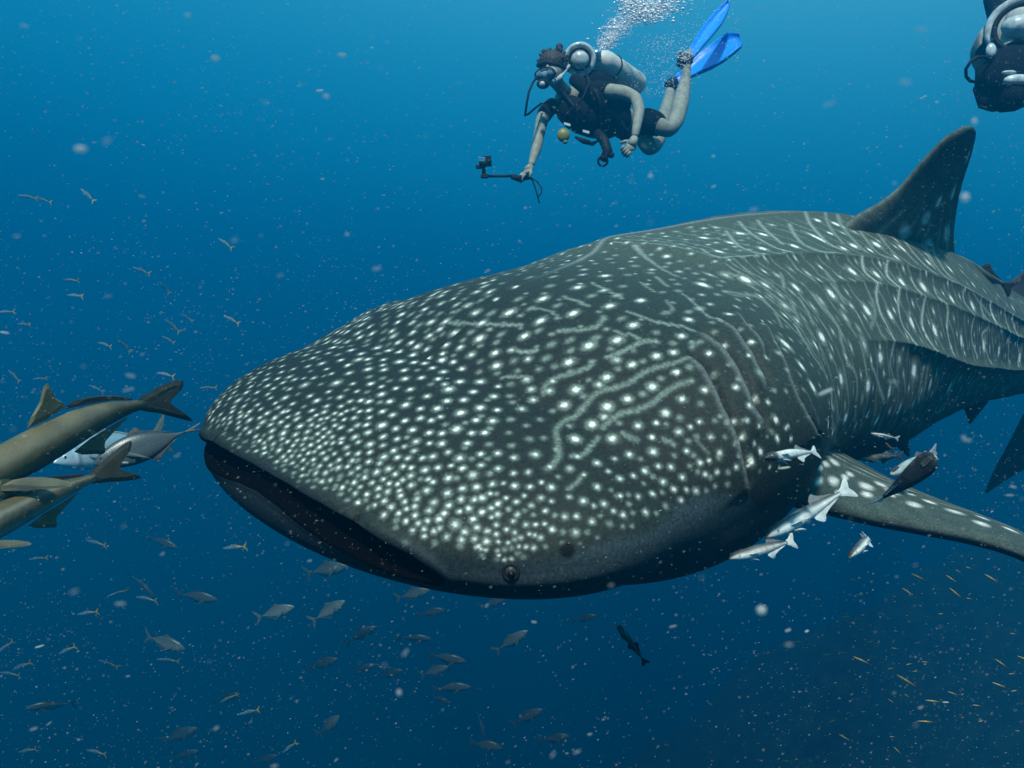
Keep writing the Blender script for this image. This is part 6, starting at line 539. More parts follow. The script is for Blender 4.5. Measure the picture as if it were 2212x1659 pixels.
 [3.8,0.4,[[1.129,0.2955],[1.129,0.2972],[1.124,0.2988],[1.124,0.3005],[1.129,0.3005],[1.124,0.3022],[1.124,0.3038],[1.124,0.3055],[1.119,0.3072],[1.119,0.3088],[1.119,0.3105],[1.114,0.3122],[1.114,0.3139],[1.114,0.3155],[1.114,0.3155],[1.114,0.3172],[1.114,0.3189],[1.108,0.3205],[1.108,0.3222],[1.108,0.3239],[1.108,0.3255],[1.103,0.3272],[1.103,0.3289],[1.103,0.3289],[1.103,0.3306],[1.098,0.3322],[1.098,0.3339],[1.092,0.3356],[1.092,0.3372],[1.092,0.3372],[1.092,0.3389],[1.087,0.3406],[1.087,0.3422],[1.082,0.3439],[1.077,0.3456],[1.077,0.3472],[1.071,0.3489],[1.077,0.3489]]],
 [3.9,0.35,[[1.261,0.3689],[1.256,0.3706],[1.256,0.3723],[1.251,0.374],[1.251,0.3756],[1.251,0.3756],[1.251,0.3773],[1.251,0.379],[1.245,0.3806],[1.245,0.3823],[1.245,0.384],[1.24,0.3856],[1.24,0.3873],[1.24,0.389],[1.24,0.389],[1.24,0.3907],[1.235,0.3923],[1.235,0.394],[1.235,0.3957],[1.235,0.3973],[1.23,0.399],[1.23,0.4007],[1.23,0.4023],[1.23,0.404],[1.23,0.4057],[1.224,0.4073],[1.224,0.409],[1.224,0.4107],[1.224,0.4107],[1.224,0.4124],[1.224,0.414],[1.224,0.4157],[1.224,0.4174],[1.219,0.419],[1.219,0.4207],[1.224,0.4207],[1.219,0.4224],[1.219,0.424],[1.219,0.4257],[1.219,0.4274],[1.219,0.4274]]],
 [3.7,0.4,[[1.034,0.2888],[1.029,0.2905],[1.024,0.2922],[1.019,0.2938],[1.019,0.2955],[1.013,0.2972],[1.008,0.2988],[1.003,0.3005],[0.997,0.3022],[0.992,0.3038],[0.987,0.3055],[0.982,0.3072],[0.976,0.3088],[0.971,0.3105],[0.961,0.3122],[0.971,0.3122],[0.966,0.3139],[0.961,0.3155],[0.95,0.3172],[0.939,0.3189],[0.929,0.3205],[0.924,0.3222],[0.913,0.3239],[0.902,0.3255],[0.887,0.3272],[0.887,0.3272],[0.871,0.3289],[0.86,0.3306],[0.855,0.3322],[0.839,0.3322],[0.834,0.3339],[0.818,0.3339],[0.818,0.3356],[0.813,0.3372],[0.797,0.3372],[0.797,0.3389],[0.781,0.3389],[0.765,0.3389],[0.765,0.3406],[0.755,0.3406],[0.744,0.3406]]],
 [4.9,0.35,[[1.472,0.2337],[1.472,0.2354],[1.467,0.2371],[1.467,0.2387],[1.462,0.2421],[1.462,0.2437],[1.457,0.2454],[1.457,0.2471],[1.457,0.2487],[1.451,0.2521],[1.451,0.2538],[1.446,0.2554],[1.446,0.2571],[1.446,0.2588],[1.446,0.2604],[1.441,0.2621],[1.441,0.2638],[1.441,0.2654],[1.435,0.2688],[1.435,0.2705],[1.435,0.2721],[1.435,0.2738],[1.43,0.2771],[1.43,0.2788],[1.43,0.2805],[1.425,0.2821],[1.425,0.2838],[1.425,0.2855],[1.425,0.2871],[1.425,0.2888],[1.42,0.2905],[1.42,0.2922],[1.42,0.2938],[1.42,0.2955],[1.42,0.2972],[1.42,0.2988],[1.42,0.3005],[1.414,0.3022],[1.414,0.3038],[1.414,0.3055],[1.414,0.3072]]],
 [4.4,0.35,[[1.604,0.2955],[1.604,0.2972],[1.599,0.2988],[1.599,0.3005],[1.594,0.3022],[1.594,0.3038],[1.594,0.3055],[1.589,0.3072],[1.589,0.3088],[1.589,0.3105],[1.583,0.3122],[1.583,0.3139],[1.583,0.3155],[1.578,0.3172],[1.578,0.3189],[1.578,0.3205],[1.573,0.3222],[1.573,0.3239],[1.567,0.3255],[1.567,0.3272],[1.562,0.3289],[1.562,0.3306],[1.557,0.3322],[1.552,0.3356],[1.546,0.3372],[1.541,0.3389],[1.536,0.3406],[1.536,0.3422],[1.53,0.3439],[1.525,0.3456],[1.525,0.3456],[1.52,0.3472],[1.515,0.3506],[1.509,0.3523],[1.504,0.3539],[1.499,0.3556],[1.499,0.3556],[1.494,0.3573],[1.488,0.3589],[1.488,0.3606],[1.483,0.3623]]],
 [2.4,0.35,[[0.364,0.4474],[0.364,0.4491],[0.364,0.4508],[0.364,0.4524],[0.369,0.4541],[0.369,0.4558],[0.369,0.4574],[0.369,0.4591],[0.369,0.4608],[0.369,0.4608],[0.369,0.4624],[0.369,0.4641],[0.375,0.4674],[0.375,0.4674],[0.375,0.4691],[0.375,0.4708],[0.375,0.4725],[0.375,0.4725],[0.38,0.4758],[0.38,0.4775],[0.38,0.4775],[0.38,0.4791],[0.385,0.4825],[0.385,0.4841],[0.385,0.4841],[0.391,0.4875],[0.391,0.4891],[0.391,0.4891],[0.396,0.4925],[0.396,0.4942],[0.401,0.4958],[0.406,0.4992],[0.406,0.4992],[0.412,0.5025],[0.412,0.5025],[0.417,0.5042],[0.422,0.5058],[0.427,0.5075],[0.427,0.5075],[0.433,0.5092]]],
 [4.5,0.4,[[2.417,0.414],[2.417,0.414],[2.412,0.4157],[2.412,0.4174],[2.412,0.419],[2.412,0.4207],[2.407,0.4224],[2.407,0.424],[2.407,0.4257],[2.407,0.4274],[2.401,0.429],[2.401,0.4307],[2.401,0.4324],[2.401,0.4341],[2.401,0.4357],[2.401,0.4374],[2.396,0.4391],[2.396,0.4407],[2.396,0.4424],[2.396,0.4441],[2.396,0.4457],[2.396,0.4457],[2.391,0.4474],[2.391,0.4491],[2.391,0.4508],[2.391,0.4524],[2.391,0.4541],[2.391,0.4558],[2.391,0.4574],[2.391,0.4591],[2.396,0.4608],[2.396,0.4624],[2.396,0.4641],[2.396,0.4658],[2.396,0.4674],[2.396,0.4691],[2.396,0.4708],[2.396,0.4725],[2.401,0.4741],[2.401,0.4758]]],
 [4.1,0.4,[[2.765,0.4107],[2.765,0.4124],[2.765,0.414],[2.76,0.4157],[2.755,0.4157],[2.75,0.4174],[2.75,0.419],[2.75,0.4207],[2.744,0.4224],[2.744,0.424],[2.744,0.4257],[2.739,0.4257],[2.734,0.4274],[2.734,0.429],[2.734,0.4307],[2.734,0.4324],[2.728,0.4341],[2.728,0.4357],[2.723,0.4357],[2.718,0.4374],[2.718,0.4391],[2.718,0.4407],[2.718,0.4424],[2.718,0.4441],[2.718,0.4457],[2.707,0.4457],[2.707,0.4474],[2.707,0.4491],[2.707,0.4508],[2.707,0.4524],[2.707,0.4541],[2.707,0.4558]]],
 [3.4,0.4,[[1.198,0.2337],[1.193,0.2354],[1.187,0.2371],[1.187,0.2387],[1.182,0.2404],[1.177,0.2421],[1.172,0.2437],[1.166,0.2454],[1.166,0.2471],[1.161,0.2487],[1.156,0.2504],[1.151,0.2521],[1.14,0.2554],[1.145,0.2554],[1.135,0.2588],[1.129,0.2604],[1.124,0.2621],[1.119,0.2638],[1.114,0.2654],[1.108,0.2671],[1.103,0.2688]]],
 [3.2,0.35,[[0.375,0.3756],[0.375,0.3773],[0.375,0.379],[0.375,0.3806],[0.375,0.3823],[0.375,0.3823],[0.369,0.384],[0.369,0.3856],[0.369,0.3873],[0.369,0.389],[0.369,0.3907],[0.369,0.3923],[0.364,0.3923],[0.364,0.394],[0.364,0.3957],[0.364,0.3973],[0.364,0.399],[0.364,0.4007],[0.364,0.4023],[0.364,0.404],[0.364,0.4057],[0.359,0.4057],[0.359,0.4073],[0.359,0.409],[0.359,0.4107],[0.359,0.4124],[0.359,0.414],[0.359,0.4157],[0.359,0.4157],[0.359,0.4174],[0.359,0.419],[0.359,0.4207],[0.359,0.4224],[0.359,0.424],[0.359,0.4257],[0.359,0.4274],[0.359,0.429],[0.359,0.4307],[0.359,0.4324],[0.359,0.4341]]],
 [3.2,0.5,[[2.655,0.187],[2.66,0.187],[2.665,0.187],[2.665,0.1886],[2.67,0.1886],[2.67,0.1886],[2.67,0.1903],[2.676,0.1903],[2.681,0.1903],[2.686,0.1903],[2.681,0.192],[2.686,0.192],[2.692,0.192],[2.692,0.1937],[2.697,0.1937],[2.702,0.1937],[2.702,0.1953],[2.707,0.1953],[2.713,0.1953],[2.713,0.197],[2.718,0.197],[2.723,0.197],[2.728,0.197],[2.723,0.1987],[2.728,0.1987],[2.734,0.1987],[2.734,0.2003],[2.739,0.2003],[2.744,0.2003],[2.744,0.202],[2.75,0.202],[2.755,0.202],[2.76,0.202],[2.76,0.2037],[2.765,0.2037],[2.771,0.2037],[2.771,0.2053],[2.776,0.2053],[2.781,0.2053],[2.781,0.207],[2.787,0.207],[2.792,0.207],[2.792,0.2087],[2.797,0.2087],[2.802,0.2087],[2.808,0.2087],[2.808,0.2104],[2.813,0.2104],[2.818,0.2104],[2.818,0.212],[2.823,0.212],[2.829,0.212],[2.829,0.2137],[2.834,0.2137],[2.839,0.2137],[2.85,0.2137],[2.85,0.2154],[2.855,0.2154],[2.86,0.2154],[2.86,0.217],[2.866,0.217],[2.871,0.217],[2.871,0.2187],[2.876,0.2187],[2.882,0.2187],[2.882,0.2204],[2.887,0.2204],[2.897,0.2204],[2.897,0.222],[2.903,0.222],[2.908,0.222],[2.908,0.2237],[2.913,0.2237],[2.913,0.2254],[2.918,0.2254],[2.924,0.2254],[2.929,0.227],[2.934,0.227],[2.94,0.227],[2.94,0.2287],[2.945,0.2287],[2.945,0.2304],[2.955,0.2304],[2.961,0.2304],[2.961,0.2321],[2.966,0.2321],[2.971,0.2321],[2.977,0.2337],[2.982,0.2337],[2.987,0.2337],[2.987,0.2354],[2.992,0.2354]]],
 [3.2,0.45,[[2.56,0.1503],[2.56,0.1519],[2.565,0.1519],[2.56,0.1536],[2.565,0.1536],[2.57,0.1536],[2.57,0.1553],[2.57,0.1553],[2.57,0.1569],[2.575,0.1569],[2.575,0.1586],[2.575,0.1586],[2.581,0.1586],[2.581,0.1603],[2.586,0.1603],[2.581,0.1619],[2.586,0.1619],[2.591,0.1619],[2.586,0.1636],[2.591,0.1636],[2.597,0.1636],[2.597,0.1653],[2.597,0.1653],[2.597,0.1669],[2.602,0.1669],[2.607,0.1669],[2.602,0.1686],[2.607,0.1686],[2.612,0.1686],[2.607,0.1703],[2.612,0.1703],[2.618,0.1703],[2.618,0.172],[2.623,0.172],[2.618,0.1736],[2.623,0.1736],[2.628,0.1736],[2.628,0.1753],[2.633,0.1753],[2.633,0.1753],[2.633,0.177],[2.639,0.177],[2.644,0.177],[2.644,0.1786],[2.644,0.1786],[2.649,0.1786],[2.649,0.1803],[2.655,0.1803],[2.66,0.1803],[2.665,0.1803],[2.66,0.182],[2.665,0.182],[2.67,0.182],[2.67,0.1836],[2.676,0.1836],[2.681,0.1836],[2.686,0.1836],[2.681,0.1853],[2.686,0.1853],[2.692,0.1853],[2.697,0.1853],[2.697,0.187],[2.702,0.187],[2.707,0.187],[2.713,0.187],[2.718,0.187],[2.718,0.1886],[2.723,0.1886],[2.728,0.1886],[2.734,0.1886],[2.739,0.1886],[2.744,0.1886],[2.739,0.1903],[2.744,0.1903],[2.75,0.1903],[2.755,0.1903],[2.76,0.1903],[2.765,0.1903],[2.771,0.1903],[2.771,0.192],[2.776,0.192],[2.781,0.192],[2.787,0.192],[2.792,0.192],[2.797,0.192],[2.802,0.192],[2.808,0.192],[2.818,0.192],[2.823,0.192],[2.829,0.192],[2.834,0.192],[2.839,0.192],[2.845,0.192],[2.85,0.192],[2.855,0.192],[2.855,0.1937],[2.86,0.1937],[2.866,0.1937],[2.871,0.1937],[2.876,0.1937],[2.882,0.1937],[2.887,0.1937],[2.897,0.1937],[2.903,0.1937],[2.908,0.1937],[2.913,0.1937],[2.918,0.1937],[2.924,0.1937],[2.934,0.1937],[2.94,0.1937],[2.945,0.1937]]]]

def whale_shark():
    root = empty('whale_shark', (0.9, 3.2, 0.1))
    bpy.context.view_layer.update()
    inv = np.array(root.location)
    tag(root, 'huge grey whale shark covered in white spots and lines, swimming with its mouth ajar', 'whale shark')
    tl = np.concatenate([np.linspace(0, 1.5, 500), np.linspace(1.5, 3.6, 340)[1:], np.linspace(3.6, 5.8, 150)[1:]])[::-1]
    tf = np.linspace(0, -1, 620)[1:-1]
    tr = -1 - np.concatenate([np.linspace(0, 1.5, 150), np.linspace(1.5, 5.8, 150)[1:]])
    t = np.concatenate([tl, tf, tr])
    b = np.concatenate([np.linspace(0, .38, 205), np.linspace(.38, .60, 125)[1:], np.linspace(.60, 1, 70)[1:]])
    P = surf(t[:, None], b[None]); n, m = P.shape[:2]
    mark = np.zeros((n, m), np.float32)
    torder = t[::-1]
    gi = np.linalg.norm(np.diff(P, axis=0), axis=-1); gj = np.linalg.norm(np.diff(P, axis=1), axis=-1)
    def idx(tt, bb):
        i = n - 1 - int(np.clip(np.searchsorted(torder, tt), 0, n - 1)); j = int(np.clip(np.searchsorted(b, bb), 0, m - 1))
        return i, j
    def window(i, j, r):
        a = min(int(r / max(gi[min(i, n - 2), j], 2e-4)) + 2, 500); c = min(int(r / max(gj[i, min(j, m - 2)], 2e-4)) + 2, 250)
        return slice(max(i - a, 0), min(i + a + 1, n)), slice(max(j - c, 0), min(j + c + 1, m))
    jobs = []
    NZ = rng.standard_normal((n, m)); NZ = (NZ + np.roll(NZ, 1, 0) + np.roll(NZ, 1, 1) + np.roll(NZ, (1, 1), (0, 1))) / 2
    NZ = 1 + .06 * NZ
    TV = -frames(np.where(t >= 0, t, np.where(t > -1, 0, -1 - t)))[1]          # direction of the spine at every column
    def stamp(tt, bb, rw, rl, val): jobs.append((tt, bb, rw, rl, val))
    def flush():
        J = np.array(jobs, float); jobs.clear()
        if not len(J): return np.zeros((0, 3))
        Q = surf(J[:, 0], J[:, 1]); e_ = .004
        DV = nrm(surf(J[:, 0], np.minimum(J[:, 1] + e_, 1)) - surf(J[:, 0], np.maximum(J[:, 1] - e_, 0)))
        for (tt, bb, rw, rl, val), q, dv in zip(J, Q, DV):
            i, j = idx(tt, bb)
            si, sj = window(i, j, max(rw, abs(rl)) * 2.0)
            d = P[si, sj] - q; dd = (d * d).sum(-1)
            if rl < 0:
                tv = TV[i]; al = (d @ tv) ** 2; r_ = np.sqrt(al / rl ** 2 + np.maximum(dd - al, 0) / rw ** 2)
            elif rl > rw * 1.05:
                al = (d @ dv) ** 2; r_ = np.sqrt(al / rl ** 2 + np.maximum(dd - al, 0) / rw ** 2)
            else: r_ = np.sqrt(dd) / rw
            r_ = r_ * NZ[si, sj]
            v = val * (.56 * (1 - sm(.10, .66, r_)) + .34 * (1 - sm(.35, 1.2, r_)) + .10 * (1 - sm(.7, 2.0, r_)))
            mark[si, sj] = np.maximum(mark[si, sj], v)
        return Q
    for tt, bb, r, k in DOTS:
        f = rnd.uniform(1.3, 1.5)
        ln = 1 + .7 * float(sm(.26, .10, bb)) * float(sm(.0, .25, tt))            # drawn out along the body on the back
        stamp(tt, bb, r * 1e-3 * f, -r * 1e-3 * f * ln, k * rnd.uniform(.92, 1.08))
    for tt, bb, w, l, k in BARS:
        stamp(tt, bb, w * 4.2e-3, l * 2.1e-3, k * 1.2 if k > .8 else .72)
    CEN = flush()
    for w, k, pts in LINES:
        for a in pts: g_ = float(sm(.4, 1., a[0])); wf = 1.9 + 2.0 * g_; stamp(a[0], a[1], w * wf * 1e-3, w * wf * 1e-3, min(k * (.82 + .40 * g_), .8))
    # scuffs and scratches
    for _ in range(90):
        t0, b0_ = rng.uniform(-.6, 3.0), rng.uniform(.08, .55); dt, db = rng.normal(0, .05), rng.normal(0, .018); kk = rng.uniform(.10, .24)
        for u in np.linspace(0, 1, 14): stamp(t0 + dt * u, b0_ + db * u + .002 * math.sin(u * 9), .0028, .0028, kk)
    # finer wavy bars between them all along the flank
    COLS = np.cumsum(rng.uniform(.082, .094, 56)) + .55
    for (b0, b1, s0) in ((.03, .185, .9), (.20, .255, .7), (.27, .38, .62), (.395, .575, .62)):
        for sc in COLS:
            if sc < s0 or sc > 5.6: continue
            ph = rng.uniform(0, 6); kk = rng.uniform(.30, .50); e0 = rng.uniform(-.08, .06); e1 = rng.uniform(.92, 1.08)
            nq = 20 if b1 - b0 > .1 else 9
            for sd in ((0, 1) if b0 < .1 and sc < 2.4 else (0,)):
                for u in np.linspace(e0, e1, nq):
                    bb = b0 + (b1 - b0) * u; tq = sc + .12 * (bb - .3) + (.10 * (.19 - bb) * -4 if bb < .19 else 0) + .008 * math.sin(ph + u * 7)
                    stamp(tq if sd == 0 else -1 - tq, bb, .0115, .024, kk * (1 + .25 * math.sin(ph * 3 + u * 11)))
            if sc > 1.9 and b0 != .20:
                u = rng.uniform(.15, .85); bb = b0 + (b1 - b0) * u; stamp(sc + .045 + .12 * (bb - .3), bb, .016, .032, .8)
    flush()
    # the far side carries the same kind of pattern
    Q2 = surf(-1 - DOTS[:, 0], DOTS[:, 1])
    for (tt, bb, r, k), q in zip(DOTS, Q2):
        if np.linalg.norm(CEN - q, axis=1).min() > .024: stamp(-1 - tt, bb, r * 1.4e-3, r * 1.4e-3, .85 * k); CEN = np.vstack([CEN, q])
    for tt, bb, w, l, k in BARS:
        stamp(-1 - tt, bb, w * 2e-3, l * 1.5e-3, k)
    # faint filler dots where the skin between is bare
    TT, BB = rng.uniform(-.62, .30, 7000), rng.uniform(.02, .44, 7000)
    QQ = surf(TT, BB); lim = np.interp(np.abs(90 + TT * 180), LA, LU) - .045
    for tt, bb, q, lm in zip(TT, BB, QQ, lim):
        d = np.linalg.norm(CEN - q, axis=1).min()
        near = .021 if bb > .3 and tt < -.2 else .032
        if d > near and d < .3:
            if tt < -.25 and bb > lm: continue
            r = rng.uniform(.010, .014); stamp(tt, bb, r, r, rng.uniform(.35, .65)); CEN = np.vstack([CEN, q])
    flush()
    TT, BB = rng.uniform(.05, 1.4, 4000), rng.uniform(.015, .55, 4000)
    QQ = surf(TT, BB)
    for tt, bb, q in zip(TT, BB, QQ):
        if (tt < .5 and bb > .42) or (bb > .2 and tt > .62): continue
        d = np.linalg.norm(CEN - q, axis=1).min()
        if d > .046:
            r = rng.uniform(.011, .016); stamp(tt, bb, r, -r * (2.1 if bb < .22 else 1.2), rng.uniform(.42, .80)); CEN = np.vstack([CEN, q])
    # columns of short bars down the flank, between the long ones
    for k, sc in enumerate(COLS):
        for u in np.arange(.20 + .028 * (k % 2), .57, .056):
            tq = sc + .045 + .12 * (u - .3); q = surf(tq, u)
            if np.linalg.norm(CEN - q, axis=1).min() < .036: continue
            r = rng.uniform(.012, .017); stamp(tq, u + rng.uniform(-.006, .006), r, r * 2.0, rng.uniform(.50, .95)); CEN = np.vstack([CEN, q])
    TT, BB = rng.uniform(-2.7, -.62, 4200), rng.uniform(.01, .32, 4200)
    QQ = surf(TT, BB)
    for tt, bb, q in zip(TT, BB, QQ):
        d = np.linalg.norm(CEN - q, axis=1).min()
        if d > (.030 if tt > -1.3 else .045):
            r = rng.uniform(.011, .016); stamp(tt, bb, r, -r * (1.7 if tt < -1 else 1.01), rng.uniform(.5, .95)); CEN = np.vstack([CEN, q])
    flush()
    # fade and pigment
    s = np.where(t >= 0, t, np.where(t > -1, 0, -1 - t))[:, None]
    ang = np.degrees(np.abs(np.where((t < 0) & (t > -1), np.pi / 2 + t * np.pi, np.pi / 2)))[:, None]
    fan = ((t > -1) & (t < 0))[:, None]
    tt_ = np.where(t > -.5, t, -1 - t)                     # symmetrical coordinate
    bel = np.interp(tt_, [-.5, -.437, -.35, -.29, -.246, -.208, -.17, -.122, -.102, -.046, .09, .158, .20, .26, .33, .45, .7, 2, 5], [.348, .350, .372, .402, .430, .448, .458, .447, .422, .424, .424, .441, .487, .56, .60, .60, .60, .60, .60])[:, None]
    B = b[None] + 0 * s
    wob = .010 * np.sin(t * 23)[:, None] + .006 * np.sin(t * 71)[:, None]
    pale = sm(bel - .012, bel + .03, B + wob)  # belly below the spots, blended to a colour darkened for shade
    mark *= 1 - .85 * sm(bel - .006, bel + .02, B)
    skin = np.array([.015, .022, .017]); bodyskin = np.array([.066, .094, .070]); belly_shade = np.array([.034, .056, .060])  # naturally pale belly, coloured dark for the shade under the body
    mott = rng.standard_normal((n // 6 + 2, m // 6 + 2))
    base = skin + (bodyskin - skin) * sm(.1, .9, s)[..., None] * np.ones((n, m, 1))
    # the skin between the spots is greyer towards the lip and along the crest
    lipgrey = fan * sm(bel - .10, bel - .02, B) * .5
    base = base * (1 + .6 * lipgrey[..., None])
    belly_shade = belly_shade * (1 - .5 * fan * (1 - sm(50, 80, ang)))[..., None]
    col = base + (belly_shade - base) * pale[..., None]
    # dark reticulation: each row of spots sits in slightly darker skin
    col = col * (1 - .25 * np.exp(-((mark - .12) / .10) ** 2))[..., None]
    grey = np.array([.17, .225, .18]); white = np.array([.84, .87, .76])
    k1 = sm(.0, .55, mark)[..., None]; k2 = sm(.50, .95, mark)[..., None]
    col = col + (grey - col) * k1; col = col + (white - col) * k2
    crest = (np.exp(-(B / .004) ** 2) * sm(.3, .6, s) * (1 - sm(1.6, 2.2, s)))[..., None]; col = col + (np.array([.20, .25, .24]) - col) * crest * .8
    # shade painted dark inside mouth, nostrils, spiracles and gill slits
    bu = np.interp(ang, LA, LU); bl = np.interp(ang, LA, LL)
    mouth = fan * (ang < 52) * sm(bu, bu + .004, B) * (1 - sm(bl + .008, bl + .016, B))
    col = col * (1 - mouth[..., None]) + np.array([.0022, .0016, .0018]) * mouth[..., None]
    edge = fan * (ang < 56) * (np.exp(-((B - bu) / .0035) ** 2))
    col = col * (1 - .6 * edge[..., None])
    for (bs, ss) in GILL:
        s0 = np.interp(B, bs, ss); inb = sm(bs[0] - .005, bs[0] + .012, B) * (1 - sm(bs[-1] - .03, bs[-1], B))
        g_ = inb * np.exp(-((s - s0 - .004) / .005) ** 2) * (~fan)
        l_ = inb * np.exp(-((s - s0 + .006) / .005) ** 2) * (~fan)
        col = col * (1 - .95 * g_[..., None]) + .16 * l_[..., None] * np.array([.6, .7, .65])  # groove shade and bright flap edge put into the colour
    for (ct, cb, r) in ((-.106, .437, .017), (-.309, .398, .010)):
        for q in (surf(ct, cb), surf(-1 - ct, cb)):
            d = np.linalg.norm(P - q, axis=-1); col = col * (1 - .93 * (1 - sm(r * .5, r, d)))[..., None]  # dark discs stand in for shade in the spiracle and nostril openings
    idxg = np.arange(n * m).reshape(n, m)
    V = (P - inv).reshape(-1, 3)
    a_, b_, c_, d_ = idxg[:-1, :-1], idxg[:-1, 1:], idxg[1:, 1:], idxg[1:, :-1]
    Fq = np.stack([a_, d_, c_, b_], -1).reshape(-1, 4)
    mat = skin_mat('whale_shark_skin', rough=.60, spec=.18, scale=170, var=.42, bump=.35, bscale=420)
    body = mesh_np('body', V, Fq, mat, root, True, np.clip(col.reshape(-1, 3), 0, 1))
    lin, nt_, b_n = node_mat('mouth_shade'); b_n.inputs['Base Color'].default_value = (.0025, .002, .0022, 1); b_n.inputs['Roughness'].default_value = 1; b_n.inputs['Specular IOR Level'].default_value = 0  # matte near-black stands in for the shade inside the mouth
    body.data.materials.append(lin)
    mi = (mouth[:-1, :-1] > .5).astype(np.int32).ravel()
    if len(mi) == len(body.data.polygons): body.data.polygons.foreach_set('material_index', mi)
    # ---- eyes
    for sgn in (1, -1):
        te = -.154 if sgn > 0 else -.846
        q = surf(te, .484); nn = nrm(np.cross(surf(te + .01, .484, False) - surf(te - .01, .484, False), surf(te, .494) - surf(te, .474)))
        if nn @ (q - ST[0, 1:4]) < 0: nn = -nn
        e = MB(); e.ball(q - inv - nn * .005, .0125, 24, 16, (.035, .036, .030)); eo = e.build('eye', EYE_MAT, root)
        e = MB(); e.ball(q - inv + nn * .0040 + np.array([.001, -.001, -.003]), .0062, 14, 10, (.003, .003, .003)); e.build('pupil', EYE_MAT, eo)
        e = MB(); e.torus(q - inv + nn * .002, nn, .0125, .0028, 28, 8, (.012, .015, .013)); e.build('eyelid', mat, root)
    return root, inv, mat

EYE_MAT, _nt, _b = node_mat('wet_eye')
_a = _nt.nodes.new('ShaderNodeAttribute'); _a.attribute_name = 'pigment'
_nt.links.new(_a.outputs['Color'], _b.inputs['Base Color']); _b.inputs['Roughness'].default_value = .42; _b.inputs['Specular IOR Level'].default_value = .25

def fin_loft(name, lead, trail, thick, mat, parent, origin, colf=None, nch=36, nsp=90, camber=None, swap=False):
    """closed fin: lead/trail are matching 3-D points from root to tip, thick the full thickness at each of them"""
    lead, trail = np.array(lead, float), np.array(trail, float)
    u = np.linspace(0, 1, len(lead)); v = np.linspace(0, 1, nsp)
    Ld, Tr = interp(u, lead, v), interp(u, trail, v); th = interp(u, np.array(thick, float), v)
    ch = Tr - Ld; sp = np.gradient((Ld + Tr) / 2, axis=0); N = nrm(np.cross(ch, sp))
    if swap: N = -N
    x = (1 - np.cos(np.linspace(0, np.pi, nch))) / 2
    prof = (np.sqrt(np.maximum(x, 0)) * 1.48 - .63 * x - 1.76 * x ** 2 + 1.42 * x ** 3 - .51 * x ** 4)
    prof = prof / prof.max(); prof[-1] = 0.03
    base = Ld[:, None] + ch[:, None] * x[None, :, None]
    if camber is not None: base = base + N[:, None] * (camber * np.sin(x * np.pi))[None, :, None]
    off = (th[:, None] * prof[None] / 2)[..., None] * N[:, None]
    A = base + off; Bm = base - off
    n, m = A.shape[:2]
    ring = np.concatenate([A, Bm[:, ::-1][:, 1:-1]], 1); k = ring.shape[1]
    i = np.arange(n * k).reshape(n, k); j = np.roll(i, -1, axis=1)
    Fq = np.stack([i[:-1], j[:-1], j[1:], i[1:]], -1).reshape(-1, 4)
    uu = np.concatenate([np.tile(x, (n, 1)), np.tile(x[::-1][1:-1], (n, 1))], 1); vv = np.tile(v[:, None], (1, k))
    side = np.concatenate([np.ones((n, m)), -np.ones((n, k - m))], 1)
    col = colf(uu, vv, side, ring) if colf else np.full((n, k, 3), .04)
    V = (ring - origin).reshape(-1, 3); col = col.reshape(-1, 3)
    # close the tip
    V = np.vstack([V, (ring[-1].mean(0) - origin)[None]]); col = np.vstack([col, col[-1:]])
    tipf = [(int(i[-1, q]), int(j[-1, q]), len(V) - 1) for q in range(k)]
    Fl = [tuple(f) for f in Fq] + tipf
    return mesh_np(name, V, Fl, mat, parent, True, np.clip(col, 0, 1))

def ray_plane(x, y, p0, nrml):
    d = at(x, y, 1.0); return d * (np.dot(p0, nrml) / np.dot(d, nrml))

shark, SO, SHARK_MAT = whale_shark()

